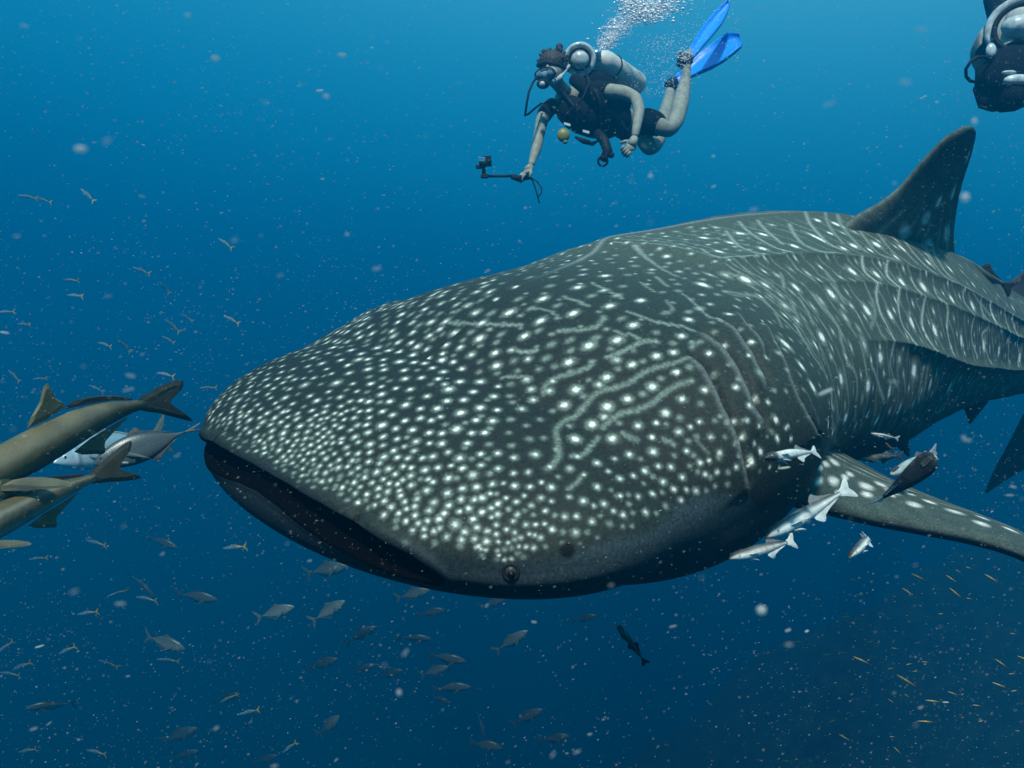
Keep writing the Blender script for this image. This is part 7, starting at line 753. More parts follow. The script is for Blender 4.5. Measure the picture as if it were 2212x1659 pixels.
def shark_fins():
    Cc, T, Lf, U, w, ht, hb = frames(np.array(2.9)); p0 = Cc + ht * U; n = Lf
    lead = [(1800, 520), (1850, 470), (1903, 438), (1945, 404), (1992, 350), (2040, 300), (2078, 277), (2094, 272)]
    trail = [(2085, 640), (2066, 570), (2060, 515), (2065, 462), (2077, 402), (2098, 335), (2108, 290), (2104, 276)]
    rp = [(ray_plane(*a, p0, n), ray_plane(*b_, p0, n)) for a, b_ in zip(lead, trail)]
    spots = [(.60, .16, .05), (.86, .30, .045), (.45, .33, .04), (.80, .52, .03), (.86, .70, .03), (.55, .45, .03), (.3, .2, .04), (.7, .1, .04)]
    def dcol(u, v, sd, P):
        c = np.ones(u.shape + (3,)) * np.array([.095, .120, .092]) * (1 - .35 * sm(.35, .8, v))[..., None]
        for (a, b_, r) in spots:
            d = np.sqrt(((u - a) * .55) ** 2 + ((v - b_)) ** 2 * .35) / r
            k = (1 - sm(.25, .95, d))[..., None]; c = c + (np.array([.7, .74, .66]) - c) * k
        for a in (.12, .3, .5, .68, .84):                       # bars run up from the back
            k = np.exp(-((u - a - .12 * v) / .016) ** 2) * (1 - sm(.22, .42, v)); c = c + (np.array([.32, .36, .26]) - c) * k[..., None] * .8
        for a in (.22, .41, .77):
            k = np.exp(-((u - a - .12 * v) / .022) ** 2) * (1 - sm(.1, .55, v)) * (.5 + .5 * np.sin(v * 60)); c = c + (np.array([.30, .34, .25]) - c) * k[..., None] * .7
        ed = sm(.965, .99, u) * (.4 + .6 * np.sin(v * 47) ** 2); c = c + (np.array([.16, .14, .07]) - c) * ed[..., None]
        mot = .5 + .5 * np.sin(u * 31 + 5 * np.sin(v * 19)) * np.sin(v * 43 + 3 * np.sin(u * 17)); c = c * (.75 + .5 * mot)[..., None]
        return c
    fin_loft('dorsal_fin', [a for a, _ in rp], [b_ for _, b_ in rp], [.15, .10, .075, .06, .05, .04, .028, .014], SHARK_MAT, shark, SO, dcol, 60, 150)
    # left pectoral fin: reaches towards the camera's right
    lead = [at(1560, 1040, 2.20), at(1672, 1070, 2.12), at(1738, 1088, 2.14), at(1802, 1106, 2.17), at(1900, 1128, 2.20), at(2000, 1146, 2.22), at(2110, 1168, 2.22), at(2212, 1202, 2.22), at(2350, 1275, 2.30), at(2450, 1345, 2.42)]
    trail = [at(1600, 925, 2.55), at(1712, 945, 2.42), at(1788, 962, 2.50), at(1850, 994, 2.58), at(1930, 1036, 2.62), at(2020, 1074, 2.62), at(2120, 1112, 2.60), at(2212, 1152, 2.58), at(2350, 1240, 2.56), at(2455, 1350, 2.50)]
    PS = [(.45, .16, 1), (.62, .20, .8), (.60, .29, 1), (.76, .22, .8), (.42, .30, .7), (.72, .37, 1), (.50, .44, .9), (.84, .33, .8), (.66, .55, 1), (.47, .62, .9), (.80, .48, .8), (.70, .70, .9), (.52, .78, .8), (.85, .62, .8), (.9, .42, .7), (.58, .37, .5), (.3, .2, .5), (.66, .86, .8), (.34, .10, .8), (.7, .10, .9), (.55, .07, .8), (.88, .14, .9)]
    def pcol(u, v, sd, P):
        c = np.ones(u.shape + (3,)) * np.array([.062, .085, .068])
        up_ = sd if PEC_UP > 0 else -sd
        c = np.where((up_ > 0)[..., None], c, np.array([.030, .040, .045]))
        for (a, b_, r) in PS:
            a = .12 + .72 * (a - .3); b_ = .12 + .88 * b_
            d = np.sqrt(((u - a) / .075) ** 2 + ((v - b_) / .028) ** 2) / r
            k = ((1 - sm(.2, 1.1, d)) * (up_ > 0))[..., None]; c = c + (np.array([.75, .78, .68]) - c) * k
        for a in (.60, .72, .84):
            k = np.exp(-((u - a) / .010) ** 2) * sm(.15, .3, v) * (up_ > 0) * (.6 + .4 * np.sin(v * 50 + a * 90)); c = c + (np.array([.6, .62, .5]) - c) * k[..., None] * .8
        mot = .5 + .5 * np.sin(u * 21 + 6 * np.sin(v * 13)) * np.sin(v * 33 + 4 * np.sin(u * 11)); c = c * (.8 + .35 * mot)[..., None]
        return c
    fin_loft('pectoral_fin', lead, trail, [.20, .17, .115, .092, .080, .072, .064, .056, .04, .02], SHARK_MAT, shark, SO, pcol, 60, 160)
    # right pectoral fin, behind the body
    def mirror(p, s0):
        Cc, T, Lf, U, *_ = frames(np.array(s0)); return p - 2 * np.dot(p - Cc, Lf) * Lf
    fin_loft('pectoral_fin', [mirror(p, .6) for p in lead], [mirror(p, .6) for p in trail], [.2, .18, .16, .14, .12, .11, .10, .08, .05, .02], SHARK_MAT, shark, SO, None, 30, 60)
    # pelvic, anal and second dorsal fins
    def dark(u, v, sd, P): return np.ones(u.shape + (3,)) * np.array([.03, .038, .038])
    fin_loft('pelvic_fin', [at(1880, 930, 3.95), at(1925, 948, 3.95), at(1946, 968, 3.98), at(1962, 985, 4.0)], [at(1945, 905, 4.15), at(1958, 935, 4.15), at(1964, 960, 4.13), at(1965, 986, 4.02)], [.08, .05, .035, .01], SHARK_MAT, shark, SO, dark, 20, 30)
    fin_loft('pelvic_fin', [at(1830, 960, 4.0), at(1845, 978, 4.0), at(1870, 980, 4.05)], [at(1900, 935, 4.2), at(1930, 955, 4.2), at(1905, 975, 4.1)], [.08, .05, .02], SHARK_MAT, shark, SO, dark, 20, 30)
    fin_loft('anal_fin', [at(2070, 868, 4.9), at(2084, 884, 4.9), at(2091, 903, 4.92), at(2094, 915, 4.95)], [at(2150, 845, 5.0), at(2135, 868, 5.0), at(2113, 896, 5.0), at(2096, 916, 4.97)], [.07, .05, .03, .01], SHARK_MAT, shark, SO, dark, 20, 30)
    fin_loft('second_dorsal_fin', [at(2150, 668, 5.0), at(2170, 630, 5.05), at(2190, 604, 5.1), at(2216, 585, 5.15)], [at(2250, 690, 5.3), at(2240, 650, 5.3), at(2232, 615, 5.3), at(2228, 588, 5.2)], [.10, .06, .04, .015], SHARK_MAT, shark, SO, None, 20, 30)
    # tail fin: root beyond the picture, lower lobe hanging back into it
    fin_loft('tail_fin', [at(2320, 770, 5.9), at(2262, 830, 6.0), at(2222, 880, 6.1), at(2185, 950, 6.15), at(2150, 1015, 6.2), at(2129, 1062, 6.2)], [at(2400, 860, 6.9), at(2330, 940, 6.8), at(2270, 985, 6.7), at(2212, 1015, 6.55), at(2165, 1043, 6.4), at(2132, 1066, 6.25)], [.14, .10, .08, .06, .04, .015], SHARK_MAT, shark, SO, dark, 30, 60)
    fin_loft('tail_fin', [at(2320, 800, 5.9), at(2400, 660, 6.0), at(2480, 520, 6.3), at(2560, 380, 6.7)], [at(2400, 820, 6.9), at(2480, 680, 6.9), at(2540, 530, 6.9), at(2590, 380, 6.9)], [.14, .10, .06, .02], SHARK_MAT, shark, SO, dark, 30, 60)
PEC_UP = -1
shark_fins()

# ------------------------------------------------------------------ fishes
FISH_MAT = skin_mat('fish_skin', rough=.42, spec=.45, scale=7, var=.34, bump=.3, bscale=45)
SILVER_MAT = skin_mat('silver_fish_skin', rough=.35, spec=.6, scale=9, var=.12, bump=.15, bscale=60, metal=.25)
FIN_MAT = skin_mat('fish_fin', rough=.5, spec=.3, scale=14, var=.25, bump=.1)

def fish(name, top, bot, wid, colf, fins, bend=0.0, mat=None, eye=None, nu=34, nr=22, curl=None, droop=0.0, kick=0.0):
    """unit-length fish: nose at the origin, tail towards -x, back up +z. top/bot/wid: (u, value) profiles"""
    root = empty(name)
    def warp(p):
        p = np.array(p, float); u = np.clip(-p[..., 0], 0, 1.3)
        y = bend * (u ** 2) * 1.0 + (0.04 * bend) * np.sin(u * 9)
        x = p[..., 0] + abs(bend) * .35 * u ** 3
        return np.stack([x, p[..., 1] + y, p[..., 2] + droop * (u - u ** 2) - kick * np.maximum(u - .5, 0) ** 2], -1)
    us = 1 - np.cos(np.linspace(0, 1, nu) * math.pi / 2); us = us ** .9
    us = us * top[-1][0]
    T_ = interp([a for a, _ in top], np.array([b_ for _, b_ in top]), us); B_ = interp([a for a, _ in bot], np.array([b_ for _, b_ in bot]), us)
    W_ = interp([a for a, _ in wid], np.array([b_ for _, b_ in wid]), us)
    q = np.linspace(0, 2 * math.pi, nr + 1)[:-1]
    cz = (T_ + B_) / 2; hz = np.maximum((T_ - B_) / 2, .001); W_ = np.maximum(W_, .001)
    ux = np.repeat(us[:, None], nr, 1)
    sg = np.sign(np.cos(q)) * np.abs(np.cos(q)) ** .9
    V = np.stack([-ux, W_[:, None] * np.sin(q)[None], cz[:, None] + hz[:, None] * sg[None]], -1)
    vv = np.repeat(np.cos(q)[None], nu, 0)
    col = colf(ux, vv)
    idx = np.arange(nu * nr).reshape(nu, nr); jx = np.roll(idx, -1, 1)
    Fq = [tuple(f) for f in np.stack([idx[:-1], jx[:-1], jx[1:], idx[1:]], -1).reshape(-1, 4)]
    Fq.append(tuple(int(i) for i in idx[0][::-1])); Fq.append(tuple(int(i) for i in idx[-1]))
    mesh_np('body', warp(V).reshape(-1, 3), Fq, mat or FISH_MAT, root, True, np.clip(col, 0, 1).reshape(-1, 3))
    for nm, pts, c, plane in fins:
        # plane: 'v' in the mid plane; (y, tilt, sweep) for a paired fin leaning out of the flank
        c = np.array(c, float); pts = np.array(pts, float)
        a0, a1, a2, a3 = np.roll(pts, 1, 0), pts, np.roll(pts, -1, 0), np.roll(pts, -2, 0)
        pts = np.stack([a1, .5 * (a1 + a2) + .0625 * (a1 + a2 - a0 - a3)], 1).reshape(-1, 2)     # rounder outline
        n = len(pts)
        sides = [1] if plane == 'v' else [1, -1]
        for sd in sides:
            if plane == 'v': P = np.stack([pts[:, 0], 0 * pts[:, 0], pts[:, 1]], -1); off = np.array([0, .0035, 0])
            else:
                y0, tilt = plane; r0 = pts[0, 1]
                P = np.stack([pts[:, 0], sd * (y0 + np.abs(pts[:, 1] - r0) * math.sin(tilt)), r0 + (pts[:, 1] - r0) * math.cos(tilt)], -1)
                off = np.array([0, .003 * math.cos(tilt), .003 * math.sin(tilt)])
            if P.shape[0] < 3: continue
            cen = P.mean(0)
            A = warp(P + off); Bq = warp(P - off)
            # soft edge: thin towards the rim through an inner ring
            inner = cen + (P - cen) * .72
            A2 = warp(inner + off * 1.6); B2 = warp(inner - off * 1.6); Er = warp(P)
            V = np.vstack([Er, A2, B2]); Fl = []
            for i in range(n):
                j = (i + 1) % n
                Fl.append((i, j, n + j, n + i)); Fl.append((j, i, 2 * n + i, 2 * n + j))
            Fl.append(tuple(range(n, 2 * n))); Fl.append(tuple(range(3 * n - 1, 2 * n - 1, -1)))
            cc = np.vstack([np.tile(c[:3], (n, 1)) * (c[3] if len(c) > 3 else .8), np.tile(c[:3], (2 * n, 1))])
            mesh_np(nm, V, Fl, FIN_MAT, root, False, np.clip(cc, 0, 1))
    if eye:
        x, z, y, r, cw = eye
        for sd in (1, -1):
            e = MB(); p = warp(np.array([x, sd * y, z])); e.ball(p, (r, r * .6, r), 14, 10, cw); eo = e.build('eye', EYE_MAT, root)
            e = MB(); e.ball(p + np.array([0, sd * r * .42, 0]), (r * .55, r * .3, r * .55), 10, 8, (.004, .004, .004)); e.build('pupil', EYE_MAT, eo)
    return root

ORD = 'first second third fourth fifth sixth seventh eighth ninth tenth eleventh twelfth thirteenth fourteenth fifteenth'.split()
def rank_labels(items, text, bands):
    """items: (object, x, y); labels each one by its band (from the top) and its order from the left"""
    items = sorted(items, key=lambda q: q[2]); n = len(items); nb = len(bands)
    for k, bn in enumerate(bands):
        row = sorted(items[k * n // nb:(k + 1) * n // nb], key=lambda q: q[1])
        for i, (o, _, _) in enumerate(row): o['label'] = text % (ORD[i], bn)

def place(o, nose, tail, upv=(0, 0, 1)):
    nose, tail = Vector(nose), Vector(tail); X = (nose - tail); L = X.length; X.normalize()
    U = Vector(upv); U = (U - X * U.dot(X)).normalized(); Y = U.cross(X)
    M = Matrix((X, Y, U)).transposed().to_4x4()
    o.matrix_world = Matrix.Translation(nose) @ M @ Matrix.Scale(L, 4)
    return o

def mixc(a, b_, k): return np.array(a) + (np.array(b_) - np.array(a)) * np.clip(k, 0, 1)[..., None]

# --- cobia
def cobia_col(u, v):
    c = mixc((.105, .085, .034), (.17, .155, .095), sm(-.1, .25, -v + .0))
    c = mixc(c, (.50, .50, .40), np.exp(-((v - .30 + .0 * u) / .12) ** 2) * sm(.1, .3, u) * .85)
    c = mixc(c, (.06, .055, .035), np.exp(-((v + .02) / .16) ** 2) * sm(.05, .2, u) * .7)
    c = mixc(c, (.34, .36, .30), sm(.35, .6, -v) * .8)
    return c
def cobia_col2(u, v):
    c = mixc((.100, .080, .030), (.135, .115, .055), .5 + .5 * np.sin(u * 13))
    c = mixc(c, (.19, .18, .12), np.exp(-((v - .45) / .22) ** 2) * .5)
    return mixc(c, (.07, .07, .045), sm(.2, .8, -v))
COB = dict(top=[(0, .004), (.05, .031), (.15, .048), (.35, .062), (.55, .056), (.75, .036), (.86, .020), (.90, .018)],
           bot=[(0, -.012), (.05, -.031), (.15, -.046), (.35, -.060), (.55, -.054), (.75, -.034), (.86, -.020), (.90, -.018)],
           wid=[(0, .02), (.05, .044), (.15, .058), (.35, .061), (.55, .048), (.75, .024), (.86, .012), (.90, .010)])
COB_FINS = [('dorsal_fin', [(-.40, .070), (-.47, .125), (-.505, .165), (-.525, .160), (-.53, .115), (-.55, .075)], (.11, .105, .05, 1.3), 'v'),
            ('second_dorsal_fin', [(-.55, .068), (-.60, .082), (-.70, .068), (-.82, .040), (-.85, .022), (-.75, .040)], (.03, .028, .018), 'v'),
            ('tail_fin', [(-.87, .020), (-.95, .046), (-1.06, .085), (-1.17, .112), (-1.14, .066), (-1.06, .018), (-1.045, -.005), (-1.08, -.030), (-1.15, -.068), (-1.06, -.062), (-.95, -.038), (-.87, -.020)], (.060, .058, .035), 'v'),
            ('anal_fin', [(-.52, -.070), (-.60, -.115), (-.635, -.125), (-.65, -.090), (-.80, -.035), (-.70, -.048)], (.12, .12, .07), 'v'),
            ('pectoral_fin', [(-.20, -.030), (-.30, -.105), (-.36, -.145), (-.37, -.125), (-.33, -.07), (-.26, -.025)], (.10, .10, .06, 1.4), (.060, .9)),
            ('pelvic_fin', [(-.22, -.070), (-.28, -.115), (-.31, -.110), (-.27, -.068)], (.13, .13, .09), (.03, .4))]
c1 = fish('cobia', colf=cobia_col2, fins=COB_FINS, bend=-.10, kick=.40, eye=(-.075, .008, .052, .011, (.3, .3, .2)), **COB)
place(c1, at(-200, 1118, 1.42), at(392, 810, 1.98), (-.25, -.55, .85))
tag(c1, 'plain brown cobia with a tall dorsal fin, upper one of the two', 'fish', 'cobias swimming ahead of the shark')
c2 = fish('cobia', colf=cobia_col, fins=COB_FINS, bend=.05, kick=.12, eye=(-.075, .008, .052, .011, (.3, .3, .2)), **COB)
place(c2, at(-225, 1240, 1.32), at(222, 1006, 1.80), (-.25, -.15, .95))
tag(c2, 'striped olive cobia with pale stripes along its side, below the plain brown one', 'fish', 'cobias swimming ahead of the shark')

# --- trevally
JTOP = [(0, .01), (.06, .055), (.16, .105), (.34, .150), (.52, .135), (.70, .070), (.82, .020), (.90, .012)]
JBOT = [(0, -.01), (.06, -.050), (.16, -.100), (.34, -.145), (.52, -.135), (.70, -.070), (.82, -.018), (.90, -.012)]
JWID = [(0, .01), (.08, .035), (.2, .052), (.4, .056), (.6, .040), (.8, .012), (.90, .010)]
def jack_fins(fc, tc, ts=1.0):
    return [('dorsal_fin', [(-.36, .145), (-.44, .20), (-.47, .205), (-.50, .165), (-.62, .120), (-.78, .045), (-.70, .065), (-.52, .130)], fc, 'v'),
            ('anal_fin', [(-.50, -.130), (-.56, -.185), (-.60, -.160), (-.70, -.095), (-.80, -.035), (-.70, -.065)], fc, 'v'),
            ('tail_fin', [(x_, z_ * ts) for x_, z_ in ((-.88, .012), (-.95, .08), (-1.04, .165), (-1.08, .19), (-1.05, .115), (-.975, .0), (-1.05, -.115), (-1.08, -.19), (-1.04, -.165), (-.95, -.08), (-.88, -.012))], tc, 'v'),
            ('pectoral_fin', [(-.25, -.01), (-.33, -.06), (-.45, -.125), (-.49, -.150), (-.44, -.09), (-.33, .0)], fc, (.050, .35))]
def jack_col(lo, hi):
    def f(u, v):
        c = mixc(lo, hi, sm(.7, -.6, v)); c = mixc(c, np.array(lo) * .6, sm(.55, .95, v))
        c = mixc(c, np.array(hi) * 1.25, np.exp(-((u - .17) / .012) ** 2) * (abs(v) < .6) * .8)
        c = mixc(c, np.array(lo) * .5, np.exp(-((u - .20) / .008) ** 2) * (abs(v) < .7) * .8)
        return mixc(c, np.array(hi) * 1.3, np.exp(-((v - .02) / .05) ** 2) * sm(.5, .6, u))
    return f
j1 = fish('silver_trevally', JTOP, JBOT, JWID, jack_col((.34, .56, .62), (.70, .90, .92)), jack_fins((.2, .28, .3), (.14, .18, .16)), .06, SILVER_MAT, (-.085, .030, .030, .019, (.75, .85, .85)))
place(j1, at(116, 1000, 2.50), at(345, 938, 2.80), (-.15, -.1, 1))
tag(j1, 'bright silver trevally with a clear round eye, between the two cobias', 'fish', 'trevallies in front of the snout')
j2 = fish('silver_trevally', JTOP, JBOT, JWID, jack_col((.060, .085, .085), (.10, .14, .145)), jack_fins((.05, .07, .07), (.10, .12, .10), .22), -.04, SILVER_MAT, (-.085, .030, .030, .016, (.1, .12, .12)))  # same kind of fish, its shade put into a darker colour
place(j2, at(200, 1003, 2.10), at(424, 924, 2.22), (-.2, .1, 1))
tag(j2, 'trevally coloured dark as in shade, whose tail touches the snout of the whale shark', 'fish', 'trevallies in front of the snout')

# --- distant trevallies over the deep: nose and tail in the view, how bright; fading in haze is put into this colour
FAR = [((383, 1183), (322, 1160), 1, 'pale trevally just below the striped cobia'), ((333, 1290), (285, 1232), 1.1, 'pale trevally diving steeply, nose down, above two level ones'),
       ((470, 1296), (385, 1282), 1, 'grey trevally with dark tail left of the brightest fish of the school'), ((636, 1310), (556, 1334), 1.7, 'brightest trevally of the deep school, with a pale hanging tail'),
       ((745, 1298), (677, 1338), 1.5, 'bright trevally rising next to the brightest one'), ((400, 1402), (312, 1376), 1.2, 'wide pale trevally with arched back in the middle of the lower left'),
       ((55, 1530), (160, 1520), 1, 'trevally with a pale yellowish tail heading for the picture edge'), ((750, 1222), (664, 1238), 1, 'trevally right under the lower jaw of the shark'),
       ((426, 1573), (356, 1598), .8, 'dim trevally low in the left corner, nose up'), ((430, 1622), (372, 1636), .8, 'dim trevally beside the lowest one on the left'),
       ((730, 1423), (663, 1444), .5, 'shadowy trevally left of the feeding school'), ((929, 1274), (858, 1291), 1, 'trevally directly below the corner of the mouth'),
       ((962, 1317), (904, 1327), .6, 'dark trevally below the shark with a forked tail, under its mouth corner'), ((1093, 1292), (1040, 1309), .7, 'dark tailed trevally just under the eye of the shark'),
       ((815, 1353), (747, 1386), .6, 'dim trevally climbing, dark forked tail'), ((932, 1380), (860, 1376), 1, 'level trevally in the upper row of the middle school'),
       ((1140, 1362), (1072, 1406), 1.4, 'pale trevally with nose up, rightmost of the upper row'), ((1008, 1429), (925, 1419), .9, 'long grey trevally in the centre of the school'),
       ((968, 1440), (910, 1458), 1, 'greenish trevally overlapping the long grey one'), ((1018, 1484), (940, 1482), 1.1, 'pale arched trevally below the centre of the school'),
       ((975, 1520), (932, 1500), .8, 'small dim trevally nose down under the arched one'), ((1086, 1616), (1018, 1602), .6, 'dark trevally near the bottom edge with a wide forked tail'),
       ((1046, 1594), (1037, 1538), 1.1, 'trevally swimming straight down near the bottom edge'), ((1172, 1532), (1108, 1560), .7, 'dim trevally rightmost of the lower row'),
       ((812, 1436), (762, 1448), .8, 'small pale trevally left of the centre of the school'), ((733, 1545), (684, 1592), .9, 'blurred greenish trevally standing nose up, bottom left of the middle'),
       ((1232, 1590), (1165, 1598), .6, 'faint trevally low under the belly, close to the reef'), ((1290, 1330), (1236, 1338), .35, 'barely visible trevally below the middle of the belly'),
       ((520, 1500), (462, 1512), .35, 'barely visible trevally in the open water low on the left'), ((600, 1632), (548, 1645), .6, 'dim trevally cut by the bottom edge'),
       ((870, 1448), (815, 1462), .5, 'shadowy trevally between the small pale one and the greenish one')]
protos = {}
for (nx, ny), (tx, ty), br, lab in FAR:
    key = round(br, 1)
    lo, hi = np.array((.10, .13, .11)) * br, np.array((.26, .32, .26)) * br
    if key not in protos:
        o = fish('trevally', JTOP, JBOT, JWID, jack_col(tuple(np.minimum(lo, .8)), tuple(np.minimum(hi, .85))), jack_fins(tuple(lo * .8), tuple(lo * .9)), rnd.uniform(-.12, .12), SILVER_MAT, (-.085, .030, .030, .016, (.3, .35, .35)), 18, 14)
        protos[key] = o
    else: o = copy_tree(protos[key])
    px = math.hypot(nx - tx, ny - ty) * 1024 / 2212; L = .70
    Y = max(5.5, min(17, L * FPX / px * .85)); 
    a = at(nx, ny, Y - .12 * L * rnd.uniform(-1, 1)); b_ = at(tx, ty, Y + .25 * L)
    place(o, a, b_, (rnd.uniform(-.3, .3), rnd.uniform(-.7, -.1), 1))
    tag(o, lab, 'fish', 'trevallies schooling over the deep')

# --- small fish with yellow tails
def fus_col(u, v):
    c = mixc((.05, .14, .22), (.30, .40, .42), sm(.5, -.6, v)); return mixc(c, (.46, .36, .03), sm(.52, .8, u) * sm(-.9, .4, v))
FT = [(0, .01), (.1, .045), (.35, .075), (.6, .058), (.8, .022), (.88, .016)]; FB = [(a, -b_) for a, b_ in FT]; FW = [(0, .01), (.1, .03), (.35, .042), (.6, .03), (.88, .008)]
FFINS = [('tail_fin', [(-.86, .014), (-.95, .09), (-1.05, .20), (-1.03, .10), (-.95, 0), (-1.03, -.10), (-1.05, -.20), (-.95, -.09), (-.86, -.014)], (.50, .40, .03), 'v'),
         ('dorsal_fin', [(-.30, .070), (-.38, .11), (-.60, .085), (-.75, .035), (-.55, .060)], (.25, .26, .06), 'v')]
fproto = fish('yellowtail_fish', FT, FB, FW, fus_col, FFINS, .08, FISH_MAT, None, 14, 10)
TL = [(380, 45, 'a'), (280, 15, 'a'), (700, 40, 'a'), (110, 850, 'a'), (230, 945, 'a'), (590, 620, 'a'), (620, 740, 'a'), (1110, 570, 'a'), (1250, 715, 'a'), (1430, 920, 'a'), (1330, 1000, 'a'), (1770, 940, 'a'),
      (830, 1110, 'a'), (960, 1145, 'a'), (350, 1340, 'a'), (150, 1365, 'a'), (770, 1440, 'a'), (1720, 385, 'a'), (1600, 1410, 'a'), (1290, 1080, 'a'), (1290, 1330, 'a'),
      (290, 145, 'b'), (650, 70, 'b'), (780, 335, 'b'), (600, 470, 'b'), (80, 650, 'b'), (200, 775, 'b'), (130, 855, 'b'), (465, 680, 'b'), (1090, 770, 'b'), (720, 805, 'b'), (230, 1300, 'b'), (650, 1335, 'b'), (1440, 970, 'b'), (1570, 1065, 'b'), (1800, 1260, 'b'), (1500, 75, 'b'), (960, 405, 'b')]
first = True; RA, RB_ = [], []
for cx, cy_, k in TL:
    x, y = (.2925 * cx, 424.5 + .2925 * cy_) if k == 'a' else (.3564 * cx, 1152 + .3564 * cy_)
    o = fproto if first else copy_tree(fproto); first = False
    Ln = rnd.uniform(30, 44) * (1.25 if k == 'b' else 1); an = rnd.uniform(-.55, .45) + math.pi + (.25 if k == 'b' else -.35)
    Y = rnd.uniform(8.0, 12)
    place(o, at(x + Ln * math.cos(an), y - Ln * math.sin(an) * (1 if k == 'b' else 1), Y), at(x, y, Y + rnd.uniform(-.05, .15)), (rnd.uniform(-.2, .2), rnd.uniform(-.5, 0), 1))
    tag(o, 'small blue grey fish with a yellow forked tail, ' + ('in the open water above the cobias' if k == 'a' else 'among the trevallies in the lower left'), 'fish',
        'yellow tailed fish above the cobias' if k == 'a' else 'yellow tailed fish below the cobias')
    (RA if k == 'a' else RB_).append((o, x, y))
rank_labels(RA, 'small yellow tailed fish above the cobias, %s from left in the %s row', ['top', 'middle', 'bottom'])
rank_labels(RB_, 'small yellow tailed fish among the trevallies, %s from left in the %s row', ['top', 'middle', 'bottom'])

# --- slender golden fish over the reef
def gold_col(u, v): return mixc((.60, .46, .11), (.07, .06, .03), sm(.35, .9, u) + .3 * (v < -.2))
ST_ = [(0, .006), (.1, .020), (.4, .028), (.75, .018), (.92, .006)]; SB_ = [(a, -b_) for a, b_ in ST_]; SW_ = [(0, .006), (.2, .022), (.6, .020), (.92, .004)]
gproto = fish('slender_fish', ST_, SB_, SW_, gold_col, [('tail_fin', [(-.90, .005), (-1.0, .030), (-.97, 0), (-1.0, -.030), (-.90, -.005)], (.10, .09, .04), 'v')], .05, FISH_MAT, None, 10, 8)
GS = [(1385,35,1440,90),(1500,165,1595,210),(1720,175,1800,230),(1965,170,2065,230),(1440,255,1530,315),(1740,255,1830,330),(1145,298,1240,303),(1055,440,1145,430),(1515,120,1575,122),(1160,515,1225,525),(755,597,850,597),(1215,602,1290,588),(1040,660,1130,668),(935,677,1015,683),(960,710,1000,715),(1135,690,1250,740),(1410,805,1555,893),(2010,852,2115,890),(2030,705,2115,765),(2170,685,2260,720),(1730,910,1805,935),(1590,965,1700,975),(1885,995,1950,1000),(1545,1097,1655,1100),(980,1105,1035,1080),(1045,1180,1130,1230),(680,1345,765,1352),(1390,1260,1440,1310),(860,990,910,995),(890,892,935,892),(1370,635,1430,640),(1320,180,1355,182),(1475,460,1505,478),(1670,420,1710,417),(1845,320,1890,325),(1780,140,1820,165),(985,95,1040,95),(1430,300,1470,350)]
RG = []
for _ in range(34):
    a_x, a_y = rnd.uniform(760, 2180), rnd.uniform(60, 1380)
    if any(math.hypot(a_x - g_[0], a_y - g_[1]) < 55 for g_ in GS): continue
    l_, an_ = rnd.uniform(28, 52), rnd.uniform(-.3, .7); GS.append((a_x, a_y, a_x + l_ * math.cos(an_), a_y + l_ * math.sin(an_)))
for i, (a, b_, c, d) in enumerate(GS):
    o = gproto if i == 0 else copy_tree(gproto)
    X = lambda q: 1455.4 + .3421 * q
    Z = lambda q: 1182.5 + .3421 * q
    L = math.hypot(c - a, d - b_) * .3421 * 1024 / 2212; Y = max(2.6, min(4.6, .085 * FPX / max(L, 6)))
    place(o, at(X(a), Z(b_), Y), at(X(c), Z(d), Y + .03), (0, -.4, 1))
    tag(o, 'tiny slender golden fish hovering over the dark reef below the pectoral fin', 'fish', 'slender golden fish over the reef'); RG.append((o, X(a), Z(b_)))
rank_labels(RG, 'tiny slender golden fish over the reef, %s from left in the %s band', ['top', 'second', 'third', 'fourth', 'fifth', 'lowest'])

# --- remoras
def rem_col(kind):
    def f(u, v):
        if kind == 'white': c = mixc((.10, .12, .12), (.62, .66, .60), sm(.55, .30, v)); c = mixc(c, (.07, .08, .08), np.exp(-((v - .35) / .12) ** 2) * .7); return c
        if kind == 'dark': c = mixc((.025, .035, .040), (.55, .62, .60), sm(-.30, -.60, v)); return c
        if kind == 'hood': c = mixc((.62, .66, .60), (.035, .05, .055), sm(.20, .14, u)); return mixc(c, (.05, .06, .06), sm(.6, .85, v))
        if kind == 'striped': c = mixc((.70, .76, .74), (.03, .035, .04), np.exp(-((v - .15) / .28) ** 2)); return mixc(c, (.03, .04, .04), sm(.75, .95, v))
        if kind == 'grey': return mixc((.30, .36, .34), (.50, .56, .52), sm(.4, -.4, v))
        return mixc((.06, .065, .045), (.11, .12, .08), .5 + .5 * np.sin(u * 22 + v * 3))
    return f
RT = [(0, .010), (.04, .030), (.12, .042), (.25, .052), (.42, .056), (.62, .040), (.80, .022), (.90, .016)]
RB = [(0, -.014), (.04, -.030), (.12, -.050), (.25, -.060), (.42, -.058), (.62, -.040), (.80, -.022), (.90, -.016)]
RW = [(0, .022), (.05, .046), (.14, .060), (.3, .058), (.5, .046), (.7, .028), (.90, .010)]
